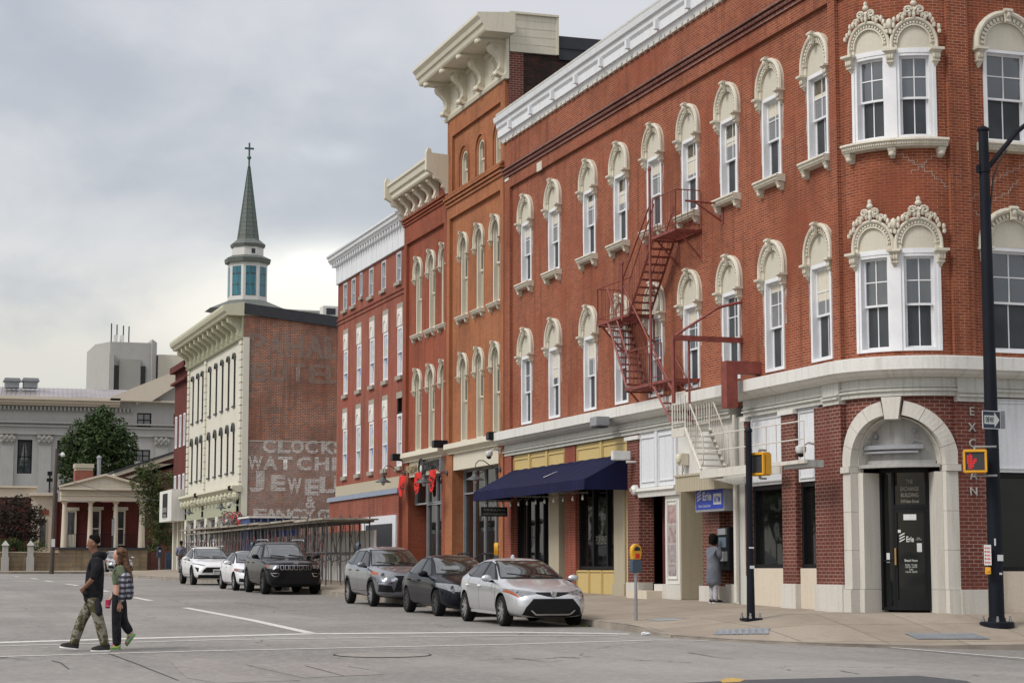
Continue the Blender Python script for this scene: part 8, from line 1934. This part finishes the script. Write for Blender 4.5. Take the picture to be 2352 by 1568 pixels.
def cloth(name, c, c2=None, sc=6, lo=.45, hi=.55, rough=.9, c3=None):
    t = Nt(name); v = t.uv(src='Object'); n = t.noise(v, sc, 3, .6)
    cc = t.mix(t.rng(n, lo, hi), c, c2 or tuple(x*.7 for x in c))
    if c3: cc = t.mix(t.rng(t.noise(t.uv(src='Object', loc=(5, 3, 1)), sc*1.3, 3), .55, .62), cc, c3)
    t.col(cc); t.set(Roughness=rough); t.b.inputs['Specular IOR Level'].default_value = .2; t.bump(t.noise(v, 14, 3), .5, .03); return t.m
M['hoodie'] = cloth('black hoodie', (.010, .010, .013), (.018, .018, .022)); M['camo'] = cloth('camouflage cotton', (.075, .062, .033), (.20, .19, .15), 9, .47, .53, c3=(.05, .055, .03)); M['hairb'] = plain('black hair', (.006, .005, .0045), .9, spec=.15, vs=40, var=.5); M['hairf'] = plain('brown blonde hair', (.095, .052, .028), .7, spec=.2, vs=22, var=.75)
M['sage'] = cloth('sage knit', (.14, .17, .11), (.11, .14, .09)); M['blackpants'] = cloth('black trousers', (.014, .014, .017), (.024, .024, .028)); M['greycoat'] = cloth('grey wool coat', (.15, .16, .19), (.12, .13, .155), 3); M['palepants'] = cloth('pale trousers', (.42, .41, .44)); M['greyhood'] = cloth('grey hoodie', (.17, .18, .25), (.13, .14, .19)); M['speckle'] = cloth('speckled leggings', (.03, .035, .06), (.30, .31, .36), 16, .48, .54); M['crocs'] = cloth('tie dyed clogs', (.05, .38, .50), (.45, .55, .05), 14, .45, .55, .6, (.45, .06, .30)); M['pink'] = plain('pink phone', (.55, .02, .12), .4)
t = Nt('checked flannel'); v = t.uv(src='Object'); a = t.nd('ShaderNodeTexWave'); t.L.new(v, a.inputs[0]); a.bands_direction = 'Z'; a.inputs['Scale'].default_value = 3.6; a.inputs['Distortion'].default_value = 1.2; b = t.nd('ShaderNodeTexWave'); t.L.new(v, b.inputs[0]); b.bands_direction = 'X'; b.inputs['Scale'].default_value = 3.6; b.inputs['Distortion'].default_value = 1.2
c = t.mix(t.rng(a.outputs['Fac'], .4, .6), (.42, .41, .48), (.05, .05, .07)); c = t.mix(t.mul(t.rng(b.outputs['Fac'], .45, .6), .65), c, (.02, .02, .03)); t.col(c); t.set(Roughness=.9); M['flannel'] = t.m
def head(V, Ed, att, c, tilt=0.0, yaw=0.0, s=1.0):
    """head grown on the neck vertex att; c = head centre; faces +x turned by yaw"""
    cx_, cy_, cz_ = c; d = Vector((cos(yaw), sin(yaw))); b = len(V)
    V += [(cx_+.0*d.x, cy_, cz_-.085*s, .062*s, .058*s), (cx_+.012*d.x, cy_+.012*d.y, cz_-.015*s,   .088*s, .080*s), (cx_-.010*d.x, cy_-.01*d.y, cz_+.05*s, .098*s, .088*s), (cx_-.012*d.x, cy_-.012*d.y, cz_+.115*s, .072*s, .066*s)]
    Ed += [(att, b), (b, b+1), (b+1, b+2), (b+2, b+3)]
def face_bits(par, c, yaw, skin, s=1.0, hair=None):
    R = Matrix.Rotation(yaw, 3, 'Z'); C = Vector(c)
    def P(x, y, z): return tuple(C+R @ (Vector((x-.030, y, z))*s))
    m = MB(lambda a, d, z: (a, d, z)); m.tube(P(.085, 0, .025), P(.112, 0, -.022), .010*s, 6, .017*s); m.ball(P(.108, 0, -.024), .016*s, .016*s, .012*s, 6); m.build('nose', M[skin], par, world=False, smooth=True)
    for q in (-1, 1):
        m = MB(lambda a, d, z: (a, d, z)); m.ball(P(-.005, q*.083, -.005), .022*s, .012*s, .034*s, 8); m.build('ear', M[skin], par, world=False, smooth=True)
        m = MB(lambda a, d, z: (a, d, z)); m.ball(P(.086, q*.032, .020), .010*s, .014*s, .009*s, 8); m.build('eye', M['plastic'], par, world=False, smooth=True)
        m = MB(lambda a, d, z: (a, d, z)); m.ball(P(.094, q*.032, .019), .005*s, .006*s, .006*s, 6); m.build('iris', M['hairb'], par, world=False)
        m = MB(lambda a, d, z: (a, d, z)); m.tube(P(.092, q*.015, .040), P(.082, q*.052, .040), .005*s, 5); m.build('eyebrow', M[hair or 'hairb'], par, world=False)
    m = MB(lambda a, d, z: (a, d, z)); m.ball(P(.088, 0, -.055), .012*s, .026*s, .008*s, 8); m.build('mouth', M['lips'], par, world=False, smooth=True)
M['lips'] = plain('lips', (.25, .07, .06), .5)
def hand(par, wrist, direc, palm_n, skin, s=1.0, curl=.5):
    """palm with four unequal bent fingers and a thumb from its side"""
    w = Vector(wrist); d = Vector(direc).normalized(); n = Vector(palm_n); n = (n-d*n.dot(d)).normalized(); u = d.cross(n)
    m = MB(lambda a, b, z: (a, b, z)); T3 = lambda a, b, c: tuple(w+d*a*s+u*b*s+n*c*s)
    for b0 in (-.028, -.010, .010, .028): m.tube(T3(-.01, b0*.6, 0), T3(.085, b0, 0), .014*s, 6, .013*s)
    for b0, L in ((-.030, .060), (-.010, .075), (.010, .080), (.030, .070)):
        p0 = (.080, b0, 0); p1 = (.080+L*.45*cos(curl*.5), b0, L*.45*sin(curl*.5)); p2 = (p1[0]+L*.30*cos(curl*1.4), b0, p1[2]+L*.30*sin(curl*1.4)); p3 = (p2[0]+L*.25*cos(curl*2.2), b0, p2[2]+L*.25*sin(curl*2.2))
        m.path([T3(*p0), T3(*p1), T3(*p2), T3(*p3)], .0088*s, 6)
    m.path([T3(.02, .030, 0), T3(.045, .052, .008), T3(.075, .058, .022)], .010*s, 6)
    return m.build('hand', M[skin], par, world=False, smooth=True)
def shoe(par, heel, toe, mat, sole='plastic', w=.048, name='shoe', h=.085):
    a = Vector(heel); b = Vector(toe); d = (b-a); L = d.length; d.normalize(); up = Vector((0, 0, 1)); sd = d.cross(up).normalized(); up = sd.cross(d)
    def ringp(t, ww, z): c = a+d*L*t; return [tuple(c+sd*ww*q+up*zz) for q, zz in ((-1, 0), (-1, z*.5), (-.6, z), (.6, z), (1, z*.5), (1, 0))]
    for nm, mt, z0, prof in ((name, mat, .022, ((-.04, .6, .07), (.08, .85, .10), (.25, .9, .105), (.45, .95, .075), (.75, 1.0, .055), (.95, .75, .04), (1.02, .4, .02))), ('sole', M[sole], 0, ((-.06, .6, .028), (.1, .95, .028), (.5, .95, .026), (.8, 1.08, .026), (1.0, .75, .026), (1.04, .45, .02)))):
        m = MB(lambda x, y, z: (x, y, z)); R = []
        for t, ww, z in prof: R.append([m.v(*(Vector(p)+up*z0)) for p in ringp(t, ww*w, z*h/.085)])
        for k in range(len(R)-1):
            for i in range(6): j = (i+1) % 6; m.F.append([R[k][i], R[k][j], R[k+1][j], R[k+1][i]])
        m.F.append(R[0][::-1]); m.F.append(R[-1]); o = m.build(nm, mt, par, world=False, smooth=True)
WD3 = lambda a, d, z: (a, d, z)
# ---- the man
pm = on_ground(211, 1494.5); ang = pi-YAW+.06; MAN = thing('person', 'man in black hoodie and camouflage trousers striding across with a hand in his pocket', 'person', (pm.x, pm.y, pm.z), ang)
nl, fl = 1, -1                               # the near side of the figure is its left (+y)
V, Ed = joinc((None, [(-.0, 0, .90, .10), (-.005, 0, 1.06, .10), (-.02, 0, 1.24, .11), (-.035, 0, 1.42, .10), (-.03, 0, 1.50, .06), (-.01, 0, 1.60, .055, .055)]),
    (3, [(-.06, .17, 1.44, .065), (-.06, .235, 1.28, .052), (-.01, .26, 1.14, .042), (.08, .22, 1.05, .034), (.13, .17, 1.0, .028)]),
    (3, [(-.02, -.17, 1.44, .065), (.02, -.24, 1.28, .052), (.04, -.26, 1.12, .042), (.14, -.22, 1.02, .034), (.2, -.16, .96, .028)]),
    (0, [(-.02, .09, .84, .07), (-.12, .10, .48, .058), (-.17, .10, .34, .055), (-.225, .10, .12, .036), (-.22, .10, .06, .034)]),
    (0, [(.02, -.09, .84, .07), (.19, -.09, .50, .058), (.24, -.09, .36, .055), (.30, -.09, .14, .036), (.31, -.09, .08, .034)]))
head(V, Ed, 5, (.025, 0, 1.715)); skinned('body', V, Ed, M['skin_b'], MAN)
face_bits(MAN, (.035, 0, 1.71), 0, 'skin_b')
V, Ed = joinc((None, [(.0, 0, .74, .15, .115), (.0, 0, .86, .165, .16), (-.01, 0, 1.00, .16, .14), (-.02, 0, 1.22, .165, .13), (-.04, 0, 1.40, .145, .115), (-.045, 0, 1.50, .085, .08), (-.03, 0, 1.60, .06, .06)]),
    (4, [(-.07, .18, 1.42, .085), (-.065, .25, 1.27, .073), (-.015, .275, 1.13, .066)]), (4, [(-.02, -.18, 1.42, .085), (.02, -.25, 1.27, .073), (.05, -.27, 1.12, .066), (.13, -.23, 1.02, .055)]))
skinned('hoodie', V, Ed, M['hoodie'], MAN)
V, Ed = chainv([(.03, .085, 1.50, .05), (-.05, .10, 1.54, .06), (-.12, .07, 1.54, .065), (-.15, 0, 1.52, .075), (-.12, -.07, 1.54, .065), (-.05, -.10, 1.54, .06), (.03, -.085, 1.50, .05)]); skinned('hood', V, Ed, M['hoodie'], MAN)
V, Ed = joinc((None, [(.0, 0, .90, .11, .11)]), (0, [(-.02, .09, .80, .10), (-.12, .10, .48, .082), (-.16, .10, .34, .085), (-.205, .10, .16, .075), (-.225, .10, .07, .07)]), (0, [(.02, -.09, .80, .10), (.185, -.09, .50, .082), (.235, -.09, .36, .085), (.29, -.09, .17, .075), (.305, -.09, .09, .07)]))
skinned('trousers', V, Ed, M['camo'], MAN)
V, Ed = joinc((None, [(-.035, 0, 1.70, .06), (-.015, 0, 1.76, .086), (.0, 0, 1.80, .090), (.01, 0, 1.85, .080), (.012, 0, 1.875, .07)])); skinned('hair', V, Ed, M['hairb'], MAN)
V, Ed = chainv([(.04, .07, .92, .10), (.11, .09, .96, .09), (.155, .10, .97, .06)]); skinned('pocket', V, Ed, M['hoodie'], MAN)
hand(MAN, (.135, .155, .995), (.5, -.75, -.4), (-.3, -.6, .2), 'skin_b')
V, Ed = chainv([(-.10, .185, .86, .02), (-.11, .19, .76, .06, .035), (-.13, .19, .64, .075, .04), (-.13, .19, .56, .05, .03)]); skinned('pouch', V, Ed, M['hoodie'], MAN)
shoe(MAN, (-.29, .10, .0), (-.01, .10, .0), M['blackcloth'], h=.10); shoe(MAN, (.245, -.09, .02), (.52, -.09, .055), M['blackcloth'], h=.10)
# ---- the woman beside him
pw = on_ground(270, 1489.5); WOM = thing('person', 'woman with long brown hair, sage crop top and slipping checked shirt walking behind the man', 'person', (pw.x, pw.y, pw.z), ang)
V, Ed = joinc((None, [(0, 0, .86, .125, .10), (.0, 0, 1.0, .095, .08), (-.01, 0, 1.18, .11, .09), (-.02, 0, 1.30, .10, .085), (-.01, 0, 1.37, .05, .05), (.0, 0, 1.43, .045, .045)]),
    (3, [(-.04, .14, 1.29, .05), (-.08, .19, 1.12, .040), (-.10, .21, .97, .035), (-.06, .21, .80, .026), (-.045, .20, .74, .022)]), (3, [(0, -.14, 1.29, .05), (.02, -.19, 1.12, .040), (.05, -.20, .97, .035), (.14, -.19, .84, .026), (.17, -.18, .79, .022)]),
    (0, [(-.02, -.08, .80, .085), (-.07, -.08, .45, .056), (-.13, -.08, .36, .052), (-.23, -.08, .22, .034), (-.235, -.08, .17, .03)]), (0, [(.0, .08, .80, .085), (.015, .08, .46, .056), (.01, .08, .34, .052), (.0, .08, .11, .034), (.0, .08, .06, .03)]))
head(V, Ed, 5, (.02, .0, 1.525), yaw=.45, s=.95); skinned('body', V, Ed, M['skin_w'], WOM); face_bits(WOM, (.028, .004, 1.52), .45, 'skin_w', .95, 'hairf')
V, Ed = joinc((None, [(.0, 0, 1.00, .10), (-.01, 0, 1.12, .115), (.015, 0, 1.20, .12), (-.02, 0, 1.31, .105)]), (3, [(-.03, .13, 1.31, .072), (-.07, .18, 1.16, .06)]), (3, [(0, -.13, 1.31, .072), (.01, -.17, 1.22, .055)])); skinned('crop_top', V, Ed, M['sage'], WOM)
V, Ed = joinc((None, [(0, 0, .98, .105, .09), (-.01, 0, .87, .145, .115)]), (1, [(.0, .08, .76, .10), (.02, .08, .46, .075), (.01, .08, .30, .075), (.0, .08, .03, .07)]), (1, [(-.02, -.08, .76, .10), (-.07, -.08, .45, .075), (-.13, -.08, .35, .075), (-.21, -.08, .24, .065)])); skinned('trousers', V, Ed, M['blackpants'], WOM)
V, Ed = joinc((None, [(-.13, .03, 1.24, .07, .11), (-.15, .03, 1.05, .075, .13), (-.15, .03, .88, .07, .13), (-.13, .03, .80, .05, .12)]), (0, [(-.09, .20, 1.16, .075), (-.11, .225, 1.0, .07), (-.08, .225, .84, .06), (-.06, .21, .77, .05)]), (0, [(-.05, -.20, 1.14, .065), (.04, -.21, .98, .055), (.11, -.20, .87, .05)])); skinned('flannel_shirt', V, Ed, M['flannel'], WOM)
V, Ed = joinc((None, [(.035, .0, 1.665, .05), (.0, .0, 1.625, .092), (-.03, -.0, 1.57, .10), (-.08, .0, 1.45, .070, .085), (-.12, .03, 1.33, .062, .08), (-.17, .05, 1.20, .05, .065), (-.22, .06, 1.08, .025, .03)]), (1, [(.02, -.075, 1.53, .03), (.01, -.085, 1.44, .03), (.0, -.09, 1.36, .025)]), (1, [(-.01, .08, 1.54, .03), (-.02, .085, 1.44, .03), (.02, .08, 1.33, .025)])); skinned('hair', V, Ed, M['hairf'], WOM)
hand(WOM, (-.045, .20, .74), (.1, 0, -1), (0, -1, 0), 'skin_w', .9, .5); hand(WOM, (.17, -.18, .79), (.3, .1, -1), (0, 1, 0), 'skin_w', .9, .9)
m = MB(WD3); m.box(.16, .24, -.165, -.150, .66, .80); m.build('phone', M['pink'], WOM, world=False, bevel=.01)
shoe(WOM, (-.05, .08, 0), (.15, .08, 0), M['crocs'], 'green', w=.045); shoe(WOM, (-.275, -.08, .22), (-.15, -.08, .045), M['crocs'], 'green', w=.045)
# ---- the woman at the cash machine
pa = on_ground(1640, 1384.5, walk_z); AW_ = thing('person', 'person in a long grey coat using the cash machine, seen from behind', 'person', (pa.x, pa.y, walk_z(pa.x, pa.y)), .12)
V, Ed = joinc((None, [(0, 0, .90, .13, .10), (0, 0, 1.1, .12, .10), (.01, 0, 1.28, .12, .10), (.02, 0, 1.36, .06, .055), (.03, 0, 1.42, .05, .05)]), (2, [(.03, .16, 1.30, .055), (.06, .20, 1.12, .045), (.20, .16, 1.06, .035), (.32, .08, 1.12, .026)]), (2, [(.03, -.16, 1.30, .055), (.06, -.20, 1.12, .045), (.20, -.16, 1.08, .035), (.32, -.10, 1.15, .026)]), (0, [(0, .08, .84, .085), (.01, .08, .46, .06), (0, .08, .10, .036), (0, .08, .05, .034)]), (0, [(0, -.08, .84, .085), (.01, -.08, .46, .06), (0, -.08, .10, .036), (0, -.08, .05, .034)]))
head(V, Ed, 4, (.05, 0, 1.50), s=.95); skinned('body', V, Ed, M['skin_d'], AW_); face_bits(AW_, (.06, 0, 1.495), 0, 'skin_d', .95)
V, Ed = joinc((None, [(-.005, 0, .36, .18, .22), (0, 0, .62, .165, .20), (.0, 0, .86, .155, .185), (0, 0, .98, .14, .165), (.0, 0, 1.05, .15, .175), (.01, 0, 1.26, .14, .15), (.02, 0, 1.34, .08, .09)]), (5, [(.02, .19, 1.28, .08), (.06, .23, 1.12, .07), (.18, .18, 1.06, .06), (.27, .12, 1.09, .05)]), (5, [(.02, -.19, 1.28, .08), (.06, -.23, 1.12, .07), (.18, -.18, 1.07, .06), (.27, -.12, 1.11, .05)])); skinned('coat', V, Ed, M['greycoat'], AW_)
for q in (-1, 1): V, Ed = chainv([(0, q*.08, .60, .075), (0, q*.08, .28, .07), (0, q*.08, .03, .062)]); skinned('trouser_leg', V, Ed, M['palepants'], AW_); shoe(AW_, (-.06, q*.08, 0), (.19, q*.08, 0), M['blackcloth'], 'trim' if False else 'plastic')
V, Ed = chainv([(.03, 0, 1.66, .085, .09), (.0, 0, 1.58, .115, .115), (-.015, 0, 1.48, .11, .115), (-.005, 0, 1.38, .07, .09)]); skinned('hair', V, Ed, M['hairb'], AW_)
hand(AW_, (.32, .08, 1.12), (.9, -.3, .3), (0, -.2, -1), 'skin_d', .9, .7); hand(AW_, (.32, -.10, 1.15), (.9, .3, .2), (0, .2, -1), 'skin_d', .9, .7)
m = MB(WD3); m.box(.38, .46, -.02, .0, 1.14, 1.24); m.build('wallet', M['signblue'], AW_, world=False)
# ---- walker far down the pavement
yq = 112.0; pf = PY(415, 1316, yq); FW = thing('person', 'distant walker in grey hoodie and speckled leggings, back turned, beyond the white crossover', 'person', (pf.x, yq, walk_z(pf.x, yq)), pi/2-.1)
V, Ed = joinc((None, [(0, 0, .92, .13, .10), (0, 0, 1.2, .13, .10), (0, 0, 1.42, .12, .10), (0, 0, 1.52, .06), (.02, 0, 1.58, .05)]), (2, [(0, .19, 1.40, .06), (-.03, .25, 1.15, .045), (.12, .22, 1.0, .035), (.2, .15, .98, .03)]), (2, [(0, -.19, 1.40, .06), (-.03, -.25, 1.15, .045), (.12, -.22, 1.0, .035), (.2, -.15, .98, .03)]), (0, [(0, .09, .84, .09), (.04, .09, .48, .06), (-.06, .09, .1, .036)]), (0, [(0, -.09, .84, .09), (.04, -.09, .48, .06), (.12, -.09, .1, .036)]))
head(V, Ed, 4, (.03, 0, 1.67)); skinned('body', V, Ed, M['skin_d'], FW, lvl=1); face_bits(FW, (.04, 0, 1.665), 0, 'skin_d')
V, Ed = joinc((None, [(0, 0, .90, .16, .13), (0, 0, 1.2, .165, .135), (0, 0, 1.42, .15, .12), (-.02, 0, 1.50, .10)]), (2, [(0, .20, 1.40, .08), (-.03, .26, 1.15, .07), (.12, .22, 1.0, .055)]), (2, [(0, -.20, 1.40, .08), (-.03, -.26, 1.15, .07), (.12, -.22, 1.0, .055)])); skinned('hoodie', V, Ed, M['greyhood'], FW, lvl=1)
V, Ed = joinc((None, [(0, 0, .90, .14, .11)]), (0, [(0, .09, .80, .10), (.04, .09, .48, .07), (-.06, .09, .1, .05)]), (0, [(0, -.09, .80, .10), (.04, -.09, .48, .07), (.12, -.09, .1, .05)])); skinned('leggings', V, Ed, M['speckle'], FW, lvl=1)
V, Ed = chainv([(.0, 0, 1.84, .075, .08), (-.02, 0, 1.76, .10, .10), (-.02, 0, 1.66, .09, .09), (-.01, 0, 1.60, .05, .05)]); skinned('hair', V, Ed, M['hairb'], FW, lvl=1)
shoe(FW, (-.14, .09, .0), (.12, .09, .0), M['blackcloth']); shoe(FW, (.05, -.09, .0), (.30, -.09, .0), M['blackcloth'])
m = MB(WD3); m.path([(-.15, -.12, 1.45), (-.19, .05, 1.2), (-.12, .17, .98)], .018, 6); m.build('shoulder_strap', M['blackcloth'], FW, world=False)
# ---- the park across the street, out of frame: glass and car doors mirror its trees, the lawn is added to darken reflections
M['lawn'] = plain('unseen lawn', (.035, .05, .018), .95, var=.3, vs=.5); struct(sheet('lawn', [-220, -80, -20, -9], [40, 80, 130, 240], lambda x, y: zy(y)+.18, M['lawn']))
R_ = random.Random(5); k_ = 'nearest the crossing;second along the kerb;third along the kerb;fourth along the kerb;fifth along the kerb;sixth along the kerb;seventh along the kerb;last along the kerb;set back near the crossing;set back in the middle;set back beyond the middle;set back at the far end'.split(';')
for i, (x, y, h) in enumerate(((-13, 46, 10), (-14, 60, 11), (-13, 75, 10), (-14, 92, 12), (-13, 108, 11), (-14, 124, 12), (-18, 140, 12), (-22, 158, 13), (-26, 50, 12), (-28, 85, 13), (-28, 118, 13), (-38, 150, 14))):
    bl = [(x+R_.uniform(-2.6, 2.6), y+R_.uniform(-2.6, 2.6), h*.52+R_.uniform(-2.6, 2.6), R_.uniform(1.8, 2.6), .9) for _ in range(8)]
    o = tree('park_tree', 'broad green park tree across the street, '+k_[i], (x, y, zy(y)), bl, 1800, .42, 20+i, 'leaf2', .28); o['group'] = 'park trees across the street'
bpy.context.view_layer.update()
